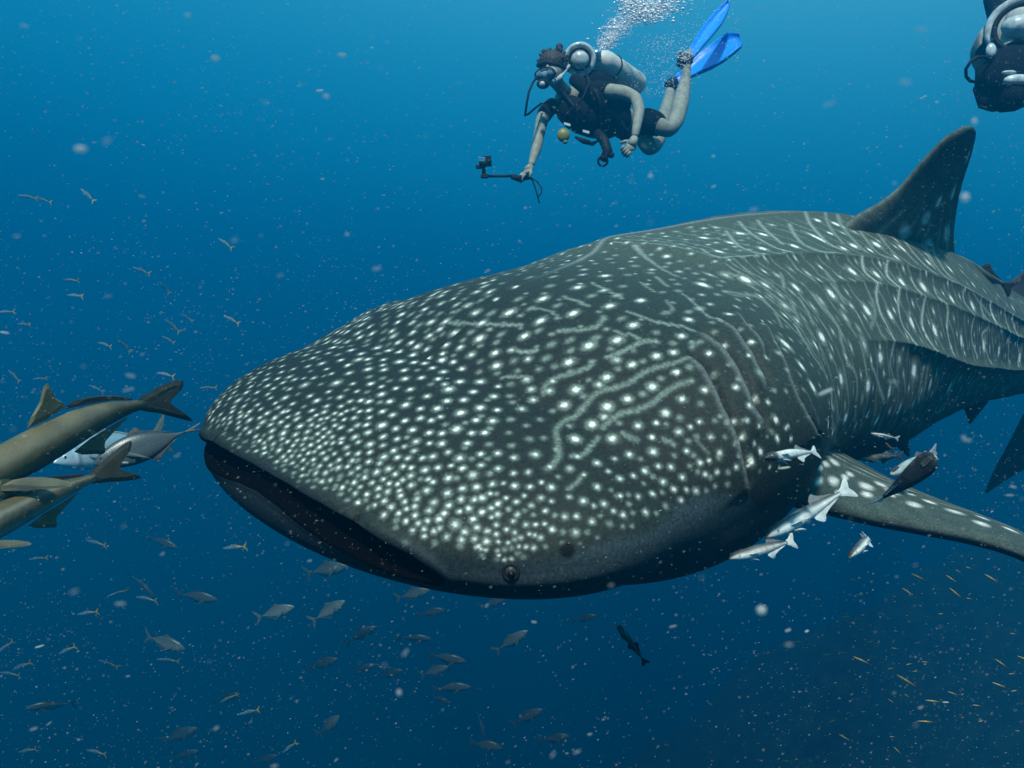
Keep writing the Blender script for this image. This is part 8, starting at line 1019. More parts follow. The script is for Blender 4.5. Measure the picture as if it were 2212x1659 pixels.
def rem_fins(f1, f2):
    return [('dorsal_fin', [(-.56, .045), (-.60, .095), (-.63, .105), (-.66, .080), (-.76, .045), (-.86, .022), (-.72, .030)], f2, 'v'),
            ('anal_fin', [(-.52, -.050), (-.56, -.105), (-.60, -.120), (-.63, -.085), (-.76, -.045), (-.86, -.022), (-.70, -.030)], f1, 'v'),
            ('tail_fin', [(-.88, .016), (-.94, .036), (-1.01, .076), (-1.06, .088), (-1.045, .040), (-1.02, 0), (-1.045, -.042), (-1.05, -.090), (-1.005, -.074), (-.94, -.040), (-.88, -.016)], f1, 'v'),
            ('pectoral_fin', [(-.20, -.01), (-.27, .02), (-.345, -.045), (-.37, -.075), (-.30, -.055), (-.22, -.035)], f1, (.052, 1.15)),
            ('pelvic_fin', [(-.23, -.055), (-.30, -.085), (-.345, -.105), (-.30, -.062)], f1, (.015, .5))]
def remora(nm, kind, nose, tail, upv, label, bend, f1=(.50, .56, .53, 1.0), f2=(.16, .18, .17), group='remoras round the pectoral fin', wide=1.0):
    o = fish(nm, RT, RB, [(a, b_ * wide) for a, b_ in RW], rem_col(kind), rem_fins(f1, f2), bend, FISH_MAT, (-.075, -.002, .052 * wide, .011, (.5, .5, .4)), 30, 20)
    d = MB()
    for k in range(9): d.box((-.035 - .016 * k, 0, .036 + .0016 * k), (.0035, 0, 0), (0, .030 - .0012 * abs(k - 4), 0), (0, 0, .006), (.10, .11, .10))
    d.build('sucker_disc', FIN_MAT, o, False)
    place(o, nose, tail, upv); tag(o, label, 'fish', group); return o
remora('remora', 'hood', at(1652, 990, 1.40), at(1782, 964, 1.48), (-.2, .5, .8), 'white remora with a dark hooded head in front of the gill slits', -.12)
remora('remora', 'white', at(1657, 1160, 1.52), at(1824, 1060, 1.66), (-.25, .45, .85), 'long white remora swimming below the root of the pectoral fin', .05)
remora('remora', 'white', at(1578, 1206, 1.55), at(1722, 1165, 1.66), (-.2, .35, .9), 'white remora lowest under the belly edge with a dark fan of a tail', -.05, f1=(.62, .68, .64, 1.0))
remora('remora', 'dark', at(2020, 985, 1.62), at(1900, 1090, 1.76), (-.5, -.80, .40), 'broad black backed remora with white rimmed head and white tail lobes over the pectoral fin', .04, f1=(.80, .86, .84, 1.0), f2=(.75, .8, .78), wide=2.0)
remora('remora', 'grey', at(1926, 1025, 2.30), at(2008, 970, 2.42), (-.2, -.2, 1), 'grey remora half hidden behind the black backed one', .08, f1=(.35, .40, .38, 1.0))
remora('remora', 'brown', at(1858, 991, 2.75), at(1944, 984, 2.85), (0, -.2, 1), 'slim dark remora between the belly and the pectoral fin', .02, f1=(.06, .07, .07, 1.0))
remora('remora', 'striped', at(1882, 936, 2.60), at(1938, 946, 2.64), (0, -.3, 1), 'small black and white striped remora at the belly, topmost of the group', .03, f1=(.5, .55, .5, 1.0))
remora('remora', 'brown', at(1913, 957, 2.60), at(1934, 978, 2.64), (.4, -.3, 1), 'tiny dark orange edged remora just under the striped one', .03, f1=(.45, .22, .08, 1.0))
remora('remora', 'white', at(1836, 1204, 1.60), at(1912, 1126, 1.70), (-.5, .3, .6), 'curled white remora alone below the pectoral fin', -.30, f1=(.55, .60, .58, 1.0), wide=1.6)
remora('cobia_young', 'brown', at(2024, 543, 4.02), at(2176, 618, 4.25), (.35, -.35, .9), 'dark brown fish riding on the back of the shark behind the dorsal fin', .05, f1=(.05, .055, .045, 1.6), f2=(.06, .06, .05), group='fish riding on the shark', wide=1.2)
remora('dark_fish', 'brown', at(1333, 1352, 3.1), at(1386, 1408, 3.2), (.75, -.2, .7), 'lone dark fish with a black tail below the belly of the shark', .35, f1=(.012, .014, .016, 1.0), f2=(.02, .02, .02), group='lone fish under the belly', wide=2.2)

# ------------------------------------------------------------------ divers
def plain(name, col, rough=.6, spec=.3, metal=0.0, nscale=30, var=.2, bump=.1, trans=0.0):
    m, nt, b = node_mat(name)
    tcn = nt.nodes.new('ShaderNodeTexCoord'); nz = nt.nodes.new('ShaderNodeTexNoise'); nz.inputs['Scale'].default_value = nscale; nz.inputs['Detail'].default_value = 4
    nt.links.new(tcn.outputs['Object'], nz.inputs['Vector'])
    r = nt.nodes.new('ShaderNodeMapRange'); r.inputs['From Min'].default_value = .3; r.inputs['From Max'].default_value = .7; r.inputs['To Min'].default_value = 1 - var; r.inputs['To Max'].default_value = 1 + var
    mx = nt.nodes.new('ShaderNodeMixRGB'); mx.blend_type = 'MULTIPLY'; mx.inputs['Fac'].default_value = 1; mx.inputs['Color1'].default_value = (*col, 1)
    nt.links.new(nz.outputs['Fac'], r.inputs['Value']); nt.links.new(r.outputs['Result'], mx.inputs['Color2']); nt.links.new(mx.outputs['Color'], b.inputs['Base Color'])
    bp = nt.nodes.new('ShaderNodeBump'); bp.inputs['Strength'].default_value = bump; bp.inputs['Distance'].default_value = .01
    nt.links.new(nz.outputs['Fac'], bp.inputs['Height']); nt.links.new(bp.outputs['Normal'], b.inputs['Normal'])
    b.inputs['Roughness'].default_value = rough; b.inputs['Specular IOR Level'].default_value = spec; b.inputs['Metallic'].default_value = metal
    b.inputs['Transmission Weight'].default_value = trans
    return m
SKIN = plain('diver_skin', (.26, .29, .24), .6, .2)
BLACK = plain('black_neoprene', (.008, .013, .018), .9, .06)
HAIR = plain('wet_dark_hair', (.030, .024, .016), .6, .4, nscale=90, var=.6, bump=.8)
TANK = plain('pale_painted_tank', (.55, .60, .55), .5, .3, var=.1)
CHROME = plain('bright_metal', (.75, .78, .75), .2, .6, 1.0)
RUB = plain('black_rubber', (.008, .011, .014), .6, .15)
BLUE = plain('blue_fin_plastic', (.006, .27, .90), .35, .5, var=.15)
PALE = plain('pale_clear_silicone', (.42, .52, .52), .25, .5, var=.35)
GLASS = plain('mask_glass', (.16, .30, .36), .12, .8)
OLIVE = plain('olive_yellow_plastic', (.22, .24, .06), .45, .4)

def skin_fig(name, verts, edges, mat, parent, origin, root=0, sub=2):
    """verts: (point, radius[, radius2]) per joint, grown to one continuous surface"""
    me = bpy.data.meshes.new(name)
    me.from_pydata([tuple(np.asarray(v[0]) - origin) for v in verts], edges, []); me.update()
    me.materials.append(mat)
    o = bpy.data.objects.new(name, me); C.objects.link(o); o.parent = parent
    sk = o.modifiers.new('skin', 'SKIN'); sk.use_smooth_shade = True; sk.branch_smoothing = .6
    lay = me.skin_vertices[0].data if len(me.skin_vertices) else None
    if lay is None:
        bm = bmesh.new(); bm.from_mesh(me); bm.verts.layers.skin.verify(); bm.to_mesh(me); bm.free(); lay = me.skin_vertices[0].data
    for i, v in enumerate(verts):
        lay[i].radius = (v[1], v[2] if len(v) > 2 else v[1]); lay[i].use_root = (i == root)
    ss = o.modifiers.new('smooth', 'SUBSURF'); ss.levels = sub; ss.render_levels = sub
    return o

K2 = 1024 / 2212
def chain(pts, D, R):
    return [(D(x, y, d), R(r, d)) for x, y, d, r in pts]

def hand(name, wrist, palm, fdir, ndir, size, parent, origin, curl=.5, thumb=1):
    """palm with four bent fingers of different length and a thumb from its side"""
    f = nrm(np.array(fdir, float)); n = np.array(ndir, float); n = nrm(n - f * n.dot(f)); s = np.cross(f, n)
    m = MB(); P = np.array(palm, float) - origin; W = np.array(wrist, float) - origin
    M = np.stack([f, s, n], 1)
    m.tube([W, (W + P) / 2, P], [size * .16, size * .20, size * .22], 10)
    m.ball(P, (size * .28, size * .24, size * .12), 14, 10, None, M)
    for i, (off, ln) in enumerate(((-.19, .42), (-.065, .50), (.065, .47), (.19, .36))):
        b0 = P + f * size * .22 + s * size * off
        p = [b0]; d = f.copy(); a = 0
        for k in range(3):
            a += curl * (.5 + .25 * k); d = f * math.cos(a) - n * math.sin(a); p.append(p[-1] + d * size * ln * (.42, .32, .26)[k])
        m.tube(p, [size * .072, size * .066, size * .058, size * .045], 8)
    b0 = P - f * size * .10 + s * size * .20 * thumb
    d = nrm(f * .6 + s * .75 * thumb - n * .35)
    m.tube([b0, b0 + d * size * .22, b0 + d * size * .36 + nrm(f - n * curl) * size * .10], [size * .085, size * .075, size * .055], 8)
    return m.build(name, SKIN, parent)

def diver_one():
    SC = 1.22
    def D(x, y, d): return at(1000.6 + .3015 * x, .3015 * y, d * SC)
    def R(px, d): return px * .3015 * K2 / FPX * d * SC
    O = D(1000, 780, 4.2)
    root = empty('person', O); bpy.context.view_layer.update()
    tag(root, 'scuba diver in a black shirt and shorts with blue fins, holding out a camera stick', 'person', 'scuba divers')
    J = {}
    V = [(1275, 890, 4.45, 88), (1130, 850, 4.35, 92), (960, 790, 4.25, 100), (800, 725, 4.15, 100), (715, 650, 4.08, 52), (668, 590, 4.02, 48), (648, 545, 4.0, 86), (632, 480, 4.0, 84), (626, 425, 4.02, 58),
         (930, 655, 4.02, 66), (1050, 655, 3.95, 60), (1150, 662, 3.90, 54), (1238, 700, 3.86, 46), (1262, 790, 3.82, 44), (1245, 900, 3.78, 34), (1228, 985, 3.76, 27),
         (640, 740, 4.15, 62), (588, 800, 4.10, 56), (560, 880, 4.06, 47), (545, 960, 4.02, 42), (525, 1060, 3.98, 42), (500, 1140, 3.95, 30), (485, 1190, 3.93, 24),
         (1330, 870, 4.40, 82), (1410, 905, 4.36, 74), (1485, 940, 4.32, 58), (1530, 850, 4.42, 62), (1560, 730, 4.50, 64), (1588, 600, 4.58, 44), (1602, 500, 4.64, 33), (1600, 430, 4.68, 36), (1620, 360, 4.72, 26),
         (1270, 955, 4.50, 82), (1310, 1020, 4.44, 70), (1345, 1080, 4.42, 56), (1400, 1000, 4.62, 54), (1440, 840, 4.80, 56), (1475, 700, 4.95, 40), (1490, 620, 5.02, 32), (1500, 570, 5.05, 30)]
    E = [(0, 1), (1, 2), (2, 3), (3, 4), (4, 5), (5, 6), (6, 7), (7, 8), (3, 9), (9, 10), (10, 11), (11, 12), (12, 13), (13, 14), (14, 15), (3, 16), (16, 17), (17, 18), (18, 19), (19, 20), (20, 21), (21, 22),
         (0, 23), (23, 24), (24, 25), (25, 26), (26, 27), (27, 28), (28, 29), (29, 30), (30, 31), (0, 32), (32, 33), (33, 34), (34, 35), (35, 36), (36, 37), (37, 38), (38, 39)]
    skin_fig('body', chain(V, D, R), E, SKIN, root, O)
    # shirt with short sleeves, shorts
    g = 1.14
    S = [(1180, 862, 4.38, 112), (1060, 842, 4.31, 128), (930, 800, 4.23, 142), (800, 740, 4.15, 132), (725, 660, 4.09, 66), (930, 652, 4.02, 80), (1020, 650, 3.97, 74), (1075, 655, 3.94, 66),
         (650, 745, 4.14, 76), (588, 800, 4.10, 66), (566, 865, 4.07, 56)]
    skin_fig('shirt', chain(S, D, R), [(0, 1), (1, 2), (2, 3), (3, 4), (3, 5), (5, 6), (6, 7), (3, 8), (8, 9), (9, 10)], BLACK, root, O)
    S = [(1180, 862, 4.38, 118), (1275, 875, 4.43, 124), (1345, 870, 4.40, 118), (1440, 916, 4.35, 102), (1265, 950, 4.49, 112), (1300, 1005, 4.455, 98)]
    skin_fig('shorts', chain(S, D, R), [(0, 1), (1, 2), (2, 3), (1, 4), (4, 5)], BLACK, root, O)
    # buoyancy vest: thick panels, pockets, straps
    m = MB()
    def seg(a, b_, ra, rb, col=None): m.tube([D(*a) - O, (D(*a) + D(*b_)) / 2 - O, D(*b_) - O], [ra, (ra + rb) / 2 * 1.06, rb], 14)
    rr = lambda p: R(p, 4.1)
    m.tube([D(x, y, d) - O for x, y, d in ((820, 545, 4.12), (940, 610, 4.14), (1060, 690, 4.24), (1180, 790, 4.34))], [rr(84), rr(112), rr(112), rr(78)], 16)
    m.tube([D(x, y, d) - O for x, y, d in ((670, 720, 4.02), (780, 810, 3.98), (930, 865, 4.02), (1110, 925, 4.14))], [rr(70), rr(120), rr(132), rr(86)], 16)
    m.tube([D(x, y, d) - O for x, y, d in ((760, 560, 4.0), (860, 600, 3.93), (950, 700, 3.92), (1000, 820, 3.98))], [rr(40), rr(56), rr(60), rr(60)], 12)
    m.tube([D(x, y, d) - O for x, y, d in ((1040, 860, 4.02), (1120, 930, 4.08), (1190, 1010, 4.2))], [rr(70), rr(58), rr(30)], 12)
    o = m.build('buoyancy_vest', BLACK, root)
    d_ = o.modifiers.new('wrinkles', 'SUBSURF'); d_.levels = 1; d_.render_levels = 1
    for q in (((700, 640, 3.95), (790, 760, 3.9), (900, 850, 3.9)), ((890, 560, 3.95), (960, 680, 3.88), (1000, 840, 3.92))):
        m = MB(); m.tube([D(*p) - O for p in q], rr(13), 6); m.build('shoulder_strap', RUB, o)
    for (x, y, dd) in ((745, 892, 3.82), (880, 945, 3.84)):
        m = MB(); c = D(x, y, dd) - O; m.box(c, (rr(22), 0, -rr(6)), (0, rr(6), 0), (0, 0, rr(9))); m.build('badge', PALE, o, False, .002)
    # tank with its valve and rounded bottom
    a, b_ = D(985, 430, 4.20), D(1262, 612, 4.46); ax = nrm(b_ - a); r_ = R(84, 4.3)
    m = MB(); L = np.linalg.norm(b_ - a)
    prof = [(-.10, .28), (-.06, .55), (0, .82), (.05, .95), (.12, 1), (.5, 1), (.88, 1), (.94, .95), (.99, .80), (1.02, .5), (1.03, .1)]
    m.tube([a + ax * L * t - O for t, _ in prof], [r_ * k for _, k in prof], 28)
    m.build('tank', TANK, root)
    m = MB(); m.tube([a - ax * L * .22 - O, a - ax * L * .08 - O], [r_ * .34, r_ * .30], 12); m.box(a - ax * L * .17 - O, (r_ * .6, 0, 0), (0, r_ * .3, 0), (0, 0, r_ * .28)); m.ball(D(955, 385, 4.15) - O, r_ * .36, 12, 8)
    m.build('tank_valve', CHROME, root)
    m = MB(); m.torus(a + ax * L * .28 - O, ax, r_ * 1.03, r_ * .07, 28, 6); m.build('tank_band', RUB, root)
    # pale dome with a dark hose ring behind the head
    c = D(835, 425, 4.05); vd = nrm(-c)
    m = MB(); m.ball(c - O, (R(70, 4.05), R(50, 4.05), R(66, 4.05)), 20, 14); m.build('pressure_dome', PALE, root)
    m = MB(); m.torus(c - O + vd * R(15, 4), vd + np.array([.1, 0, .1]), R(74, 4.05), R(9, 4.05), 30, 8); m.build('hose', RUB, root)
    m = MB(); m.torus(c - O - vd * R(25, 4), vd + np.array([.1, 0, .1]), R(100, 4.05), R(19, 4.05), 30, 8); m.build('hose_collar', PALE, root)
    # head: hair, mask, regulator
    H = D(636, 478, 4.0); face = nrm(np.array([-.42, -.80, -.40])); side = nrm(np.cross(face, [0, 0, 1.0])); hup = np.cross(side, face)
    hr = R(86, 4.0)
    m = MB(); m.ball(H - O - face * hr * .25 + hup * hr * .25, (hr * 1.22, hr * 1.18, hr * 1.02), 24, 16)
    for k in range(70):
        v = nrm(rng.standard_normal(3)); 
        if v @ face > .45 or v @ hup < -.35: continue
        p0 = H - O - face * hr * .25 + hup * hr * .25 + v * hr * 1.0; m.tube([p0, p0 + v * hr * .28 + hup * hr * .05, p0 + v * hr * .32 - face * hr * .28], [hr * .16, hr * .11, hr * .03], 5)
    m.ball(D(690, 335, 4.0) - O, R(26, 4.0), 10, 8)
    m.build('hair', HAIR, root)
    m = MB(); m.tube([D(535, 470, 3.95) - O, D(600, 445, 3.88) - O, D(690, 470, 3.9) - O, D(745, 500, 4.0) - O], R(15, 4), 8); m.build('mask_strap', RUB, root)
    fc = D(604, 528, 3.9)
    MF = np.stack([side, face, hup], 1)
    m = MB(); m.ball(fc - O + face * R(16, 3.9), (R(82, 3.9), R(34, 3.9), R(46, 3.9)), 20, 12, None, MF)
    mk = m.build('diving_mask', PALE, root)
    m = MB()
    for sd in (-1, 1): m.ball(fc - O + side * sd * R(37, 3.9) + face * R(38, 3.9), (R(32, 3.9), R(16, 3.9), R(27, 3.9)), 16, 10, None, MF)
    m.build('mask_glass', GLASS, mk)
    m = MB(); m.tube([fc - O + face * R(44, 3.9) + side * R(80 * math.cos(q_), 3.9) + hup * R(43 * math.sin(q_), 3.9) for q_ in np.linspace(0, 2 * math.pi, 25)], R(6, 3.9), 6); m.build('mask_frame', RUB, mk)
    m = MB(); m.ball(H - O + face * hr * .95 - hup * hr * .05, (hr * .16, hr * .22, hr * .3), 10, 8); m.build('nose', SKIN, root)
    rc = D(572, 602, 3.86)
    m = MB(); m.ball(rc - O, (R(46, 3.9), R(34, 3.9), R(34, 3.9)), 18, 12); rg = m.build('regulator', RUB, root)
    m = MB(); m.ball(rc - O + face * R(24, 3.9), (R(26, 3.9), R(14, 3.9), R(22, 3.9)), 14, 10, None, MF); m.build('purge_cover', PALE, rg)
    m = MB(); m.tube([D(640, 585, 3.88) - O, D(690, 560, 3.9) - O, D(722, 520, 3.95) - O, D(760, 470, 4.0) - O], [R(22, 3.9), R(18, 3.9), R(13, 3.9), R(10, 3.9)], 10); m.build('exhaust_tee', PALE, rg)
    m = MB(); m.tube([D(*p) - O for p in ((532, 545, 3.9), (500, 590, 3.86), (470, 660, 3.84), (455, 740, 3.84), (443, 830, 3.86), (470, 815, 3.88), (515, 775, 3.94), (560, 740, 4.02))], R(8, 3.9), 8); m.build('hose', RUB, root)
    m = MB(); m.tube([D(*p) - O for p in ((820, 460, 4.0), (880, 500, 3.9), (900, 600, 3.86), (860, 700, 3.86), (760, 800, 3.88), (700, 860, 3.9))], R(8, 3.9), 8); m.build('hose', RUB, root)
    # spare regulator and gauge console hanging under the chest
    m = MB(); m.ball(D(718, 968, 3.92) - O, (R(46, 3.9), R(30, 3.9), R(50, 3.9)), 16, 12); m.ball(D(730, 1015, 3.92) - O, R(18, 3.9), 10, 8); m.build('spare_regulator', OLIVE, root)
    m = MB(); m.tube([D(*p) - O for p in ((960, 950, 3.95), (1010, 1010, 3.92), (1035, 1080, 3.9), (1000, 1150, 3.9))], [R(34, 3.9), R(38, 3.9), R(36, 3.9), R(26, 3.9)], 10); m.torus(D(1000, 1155, 3.88) - O, vd, R(33, 3.9), R(9, 3.9), 20, 6); m.ball(D(1060, 1110, 3.9) - O, R(24, 3.9), 8, 6); m.build('gauge_console', RUB, root)
    m = MB(); m.tube([D(*p) - O for p in ((800, 980, 3.95), (860, 1010, 3.95), (930, 1030, 3.98), (965, 1010, 3.98))], [R(8, 4), R(20, 4), R(16, 4), R(6, 4)], 8); m.build('dangling_strap', RUB, root)
    # hands
    hand('hand', D(485, 1190, 3.93), D(462, 1225, 3.91), (-.75, -.1, -.55), (-.3, -.4, .8), R(150, 3.9), root, O, .55, -1)
    hand('hand', D(1228, 985, 3.76), D(1205, 1045, 3.75), (-.65, -.25, -.55), (.2, -.7, .3), R(165, 3.75), root, O, 1.15, 1)
    # fins
    def fin(root_, blade, wv, nm='swim_fin'):
        """blade: list of (centre x, y, depth, half width px); wv: direction of the width"""
        m = MB(); Ps = [D(x, y, dd) - O for x, y, dd, w in blade]; Ws = [R(w, dd) for x, y, dd, w in blade]
        V = []; n = len(Ps)
        for i in range(n):
            t_ = nrm(Ps[min(i + 1, n - 1)] - Ps[max(i - 1, 0)]); w_ = nrm(np.array(wv) - t_ * np.dot(wv, t_)); nn = np.cross(t_, w_)
            for u in (-1, -.88, -.80, -.4, 0, .4, .80, .88, 1):
                h = .014 if abs(u) > .84 else (.004 + .003 * (abs(u) < .1))
                V.append((Ps[i] + w_ * Ws[i] * u - nn * .02 * (1 - u * u), nn * h))
        A = [p + q for p, q in V]; Bk = [p - q for p, q in V]; k = 9; N = n * k
        Fs = []
        for i in range(n - 1):
            for j in range(k - 1):
                Fs.append((i * k + j, i * k + j + 1, (i + 1) * k + j + 1, (i + 1) * k + j)); Fs.append((N + i * k + j, N + (i + 1) * k + j, N + (i + 1) * k + j + 1, N + i * k + j + 1))
            Fs.append((i * k, (i + 1) * k, N + (i + 1) * k, N + i * k)); Fs.append((i * k + k - 1, N + i * k + k - 1, N + (i + 1) * k + k - 1, (i + 1) * k + k - 1))
        Fs.append(tuple(range(k)) + tuple(N + j for j in range(k - 1, -1, -1))); Fs.append(tuple((n - 1) * k + j for j in range(k - 1, -1, -1)) + tuple(N + (n - 1) * k + j for j in range(k)))
        m.add(A + Bk, Fs); return m.build(nm, BLUE, root_, True)
    f1 = fin(root, [(1596, 440, 4.68, 26), (1640, 380, 4.72, 34), (1690, 310, 4.76, 44), (1745, 235, 4.80, 56), (1800, 160, 4.84, 58), (1850, 90, 4.88, 44), (1890, 30, 4.90, 20), (1904, 8, 4.91, 6)], (-.62, .55, .35))
    f2 = fin(root, [(1500, 590, 5.05, 30), (1560, 555, 5.04, 44), (1640, 500, 5.02, 78), (1730, 440, 5.0, 118), (1810, 385, 4.98, 140), (1890, 325, 4.96, 130), (1950, 285, 4.95, 92), (1990, 270, 4.95, 30)], (.45, .25, .75))
    m = MB(); m.tube([D(1605, 470, 4.66) - O, D(1585, 430, 4.66) - O, D(1560, 400, 4.68) - O], [R(46, 4.7), R(56, 4.7), R(36, 4.7)], 12); m.torus(D(1590, 440, 4.66) - O, (-.3, .1, 1), R(54, 4.7), R(12, 4.7), 20, 6); m.build('foot_pocket', RUB, f1)
    m = MB(); m.tube([D(1498, 650, 5.0) - O, D(1485, 610, 5.0) - O, D(1510, 575, 5.02) - O], [R(40, 5), R(46, 5), R(34, 5)], 12); m.build('foot_pocket', RUB, f2)
    # the camera on its stick, held in the right hand
    cr_ = empty('camera_stick', D(300, 1262, 3.88)); bpy.context.view_layer.update(); Q = D(300, 1262, 3.88)
    tag(cr_, 'small action camera on a black handle held out by the diver', 'camera')
    m = MB(); m.tube([D(155, 1262, 3.84) - Q, D(300, 1262, 3.87) - Q, D(380, 1258, 3.89) - Q], R(10, 3.9), 8); m.build('rod', RUB, cr_)
    m = MB(); m.tube([D(345, 1268, 3.88) - Q, D(400, 1280, 3.90) - Q, D(480, 1268, 3.92) - Q], [R(15, 3.9), R(24, 3.9), R(17, 3.9)], 12); m.build('handle', RUB, cr_)
    m = MB(); m.box(D(152, 1262, 3.84) - Q, (R(26, 3.9), 0, 0), (0, R(14, 3.9), 0), (0, 0, R(14, 3.9))); m.box(D(148, 1225, 3.84) - Q, (R(13, 3.9), 0, 0), (0, R(10, 3.9), 0), (0, 0, R(30, 3.9))); m.box(D(125, 1195, 3.84) - Q, (R(34, 3.9), 0, 0), (0, R(16, 3.9), 0), (0, 0, R(12, 3.9))); m.build('clamp', RUB, cr_, False, .003)
    m = MB(); m.box(D(158, 1156, 3.84) - Q, (R(44, 3.9), R(8, 3.9), R(5, 3.9)), (0, R(26, 3.9), 0), (-R(3, 3.9), 0, R(32, 3.9))); bd = m.build('camera_housing', RUB, cr_, False, .003)
    m = MB(); m.box(D(134, 1142, 3.80) - Q, (R(24, 3.9), R(4, 3.9), 0), (0, R(6, 3.9), 0), (0, 0, R(16, 3.9))); m.build('silver_face', CHROME, bd, False, .002)
    m = MB(); m.tube([D(183, 1158, 3.80) - Q, D(184, 1158, 3.78) - Q], R(17, 3.9), 16); m.build('lens', RUB, bd)
    for pts in (((478, 1272), (500, 1300), (520, 1360), (532, 1400), (545, 1455)), ((482, 1272), (530, 1300), (562, 1350), (560, 1385), (530, 1415))):
        m = MB(); m.tube([D(x, y, 3.92) - Q for x, y in pts], R(5, 3.9), 6); m.build('lanyard', RUB, cr_)
    return D

D1 = diver_one()

def diver_two():
    SC = 1.30
    def D(x, y, d): return at(2001 + .1608 * x, .1608 * y, d * SC)
    def R(px, d): return px * .1608 * K2 / FPX * d * SC
    O = D(1250, 600, 3.6)
    root = empty('person', O); bpy.context.view_layer.update()
    tag(root, 'second scuba diver in black hanging head down, cut off by the corner of the picture', 'person', 'scuba divers')
    V = [(1150, -500, 4.1, 290), (1150, -200, 3.9, 300), (1150, 150, 3.75, 310), (1180, 480, 3.65, 300), (1120, 720, 3.55, 130), (1050, 860, 3.5, 150), (980, 1040, 3.45, 200), (930, 1200, 3.45, 170),
         (1420, 600, 3.6, 190), (1560, 900, 3.5, 150), (1500, 1250, 3.3, 120), (1380, 1400, 3.2, 90), (820, 480, 3.7, 180), (700, 700, 3.8, 150), (820, 1000, 3.8, 110),
         (1000, -900, 4.3, 240), (950, -1500, 4.6, 190), (1000, -2100, 4.9, 150), (1350, -900, 4.3, 240), (1450, -1500, 4.6, 190), (1500, -2100, 4.9, 150)]
    E = [(0, 1), (1, 2), (2, 3), (3, 4), (4, 5), (5, 6), (6, 7), (3, 8), (8, 9), (9, 10), (10, 11), (3, 12), (12, 13), (13, 14), (0, 15), (15, 16), (16, 17), (0, 18), (18, 19), (19, 20)]
    skin_fig('body', chain(V, D, R), E, SKIN, root, O)
    S = [(1120, -520, 4.1, 320), (1120, -200, 3.9, 345), (1130, 150, 3.75, 350), (1160, 480, 3.65, 330), (1420, 600, 3.6, 230), (1560, 880, 3.5, 190), (860, 520, 3.7, 200), (730, 720, 3.8, 180)]
    skin_fig('wetsuit', chain(S, D, R), [(0, 1), (1, 2), (2, 3), (3, 4), (4, 5), (3, 6), (6, 7)], BLACK, root, O)
    m = MB(); rr = lambda p: R(p, 3.5)
    m.tube([D(x, y, d) - O for x, y, d in ((1250, 780, 3.4), (1120, 950, 3.35), (960, 1120, 3.35), (840, 1300, 3.4))], [rr(250), rr(330), rr(330), rr(200)], 18)
    m.tube([D(x, y, d) - O for x, y, d in ((980, 1250, 3.3), (1150, 1300, 3.3), (1350, 1250, 3.3))], [rr(150), rr(170), rr(140)], 14)
    m.tube([D(x, y, d) - O for x, y, d in ((700, 1180, 3.4), (800, 1370, 3.35), (930, 1450, 3.35))], [rr(70), rr(105), rr(60)], 12); m.tube([D(x, y, d) - O for x, y, d in ((1000, 1430, 3.35), (1160, 1400, 3.35), (1320, 1330, 3.35))], [rr(80), rr(95), rr(90)], 12)
    m.build('buoyancy_vest', BLACK, root)
    c = D(1270, 360, 3.3); vd = nrm(-c)
    m = MB(); m.tube([D(1270, 360, 3.5) - O, D(1330, 120, 3.6) - O, D(1420, -400, 3.8) - O], [rr(210), rr(215), rr(210)], 24); m.build('tank', TANK, root)
    m = MB(); m.ball(c - O, (rr(240), rr(160), rr(150)), 20, 14); m.build('pressure_dome', PALE, root)
    m = MB(); m.torus(c - O + vd * rr(40) , vd + np.array([0, 0, .4]), rr(290), rr(34), 30, 8); m.build('hose', RUB, root)
    m = MB(); m.torus(c - O - vd * rr(60), vd + np.array([0, 0, .4]), rr(350), rr(60), 30, 8); m.build('hose_collar', PALE, root)
    m = MB(); m.ball(D(870, 680, 3.3) - O, (rr(64), rr(50), rr(95)), 14, 10); m.build('mouthpiece', PALE, root)
    m = MB(); m.tube([D(x, y, d) - O for x, y, d in ((880, 810, 3.3), (780, 765, 3.25), (690, 765, 3.25), (600, 820, 3.25), (530, 930, 3.25), (535, 1030, 3.28), (590, 1090, 3.3), (660, 1100, 3.35))], rr(20), 8); m.build('hose', RUB, root)
    m = MB(); m.ball(D(1230, 1080, 3.08) - O, (rr(170), rr(70), rr(70)), 18, 12); m.ball(D(1110, 975, 3.10) - O, (rr(90), rr(40), rr(24)), 14, 8); mk = m.build('diving_mask', PALE, root)
    m = MB(); m.tube([D(x, y, 3.06) - O for x, y in ((1080, 1180), (1150, 1130), (1280, 1140), (1420, 1170))], rr(20), 8); m.build('mask_frame', RUB, mk)
    m = MB()
    m.ball(D(980, 1330, 3.4) - O, (rr(270), rr(220), rr(150)), 18, 12)
    m.build('hair', HAIR, root)
diver_two()

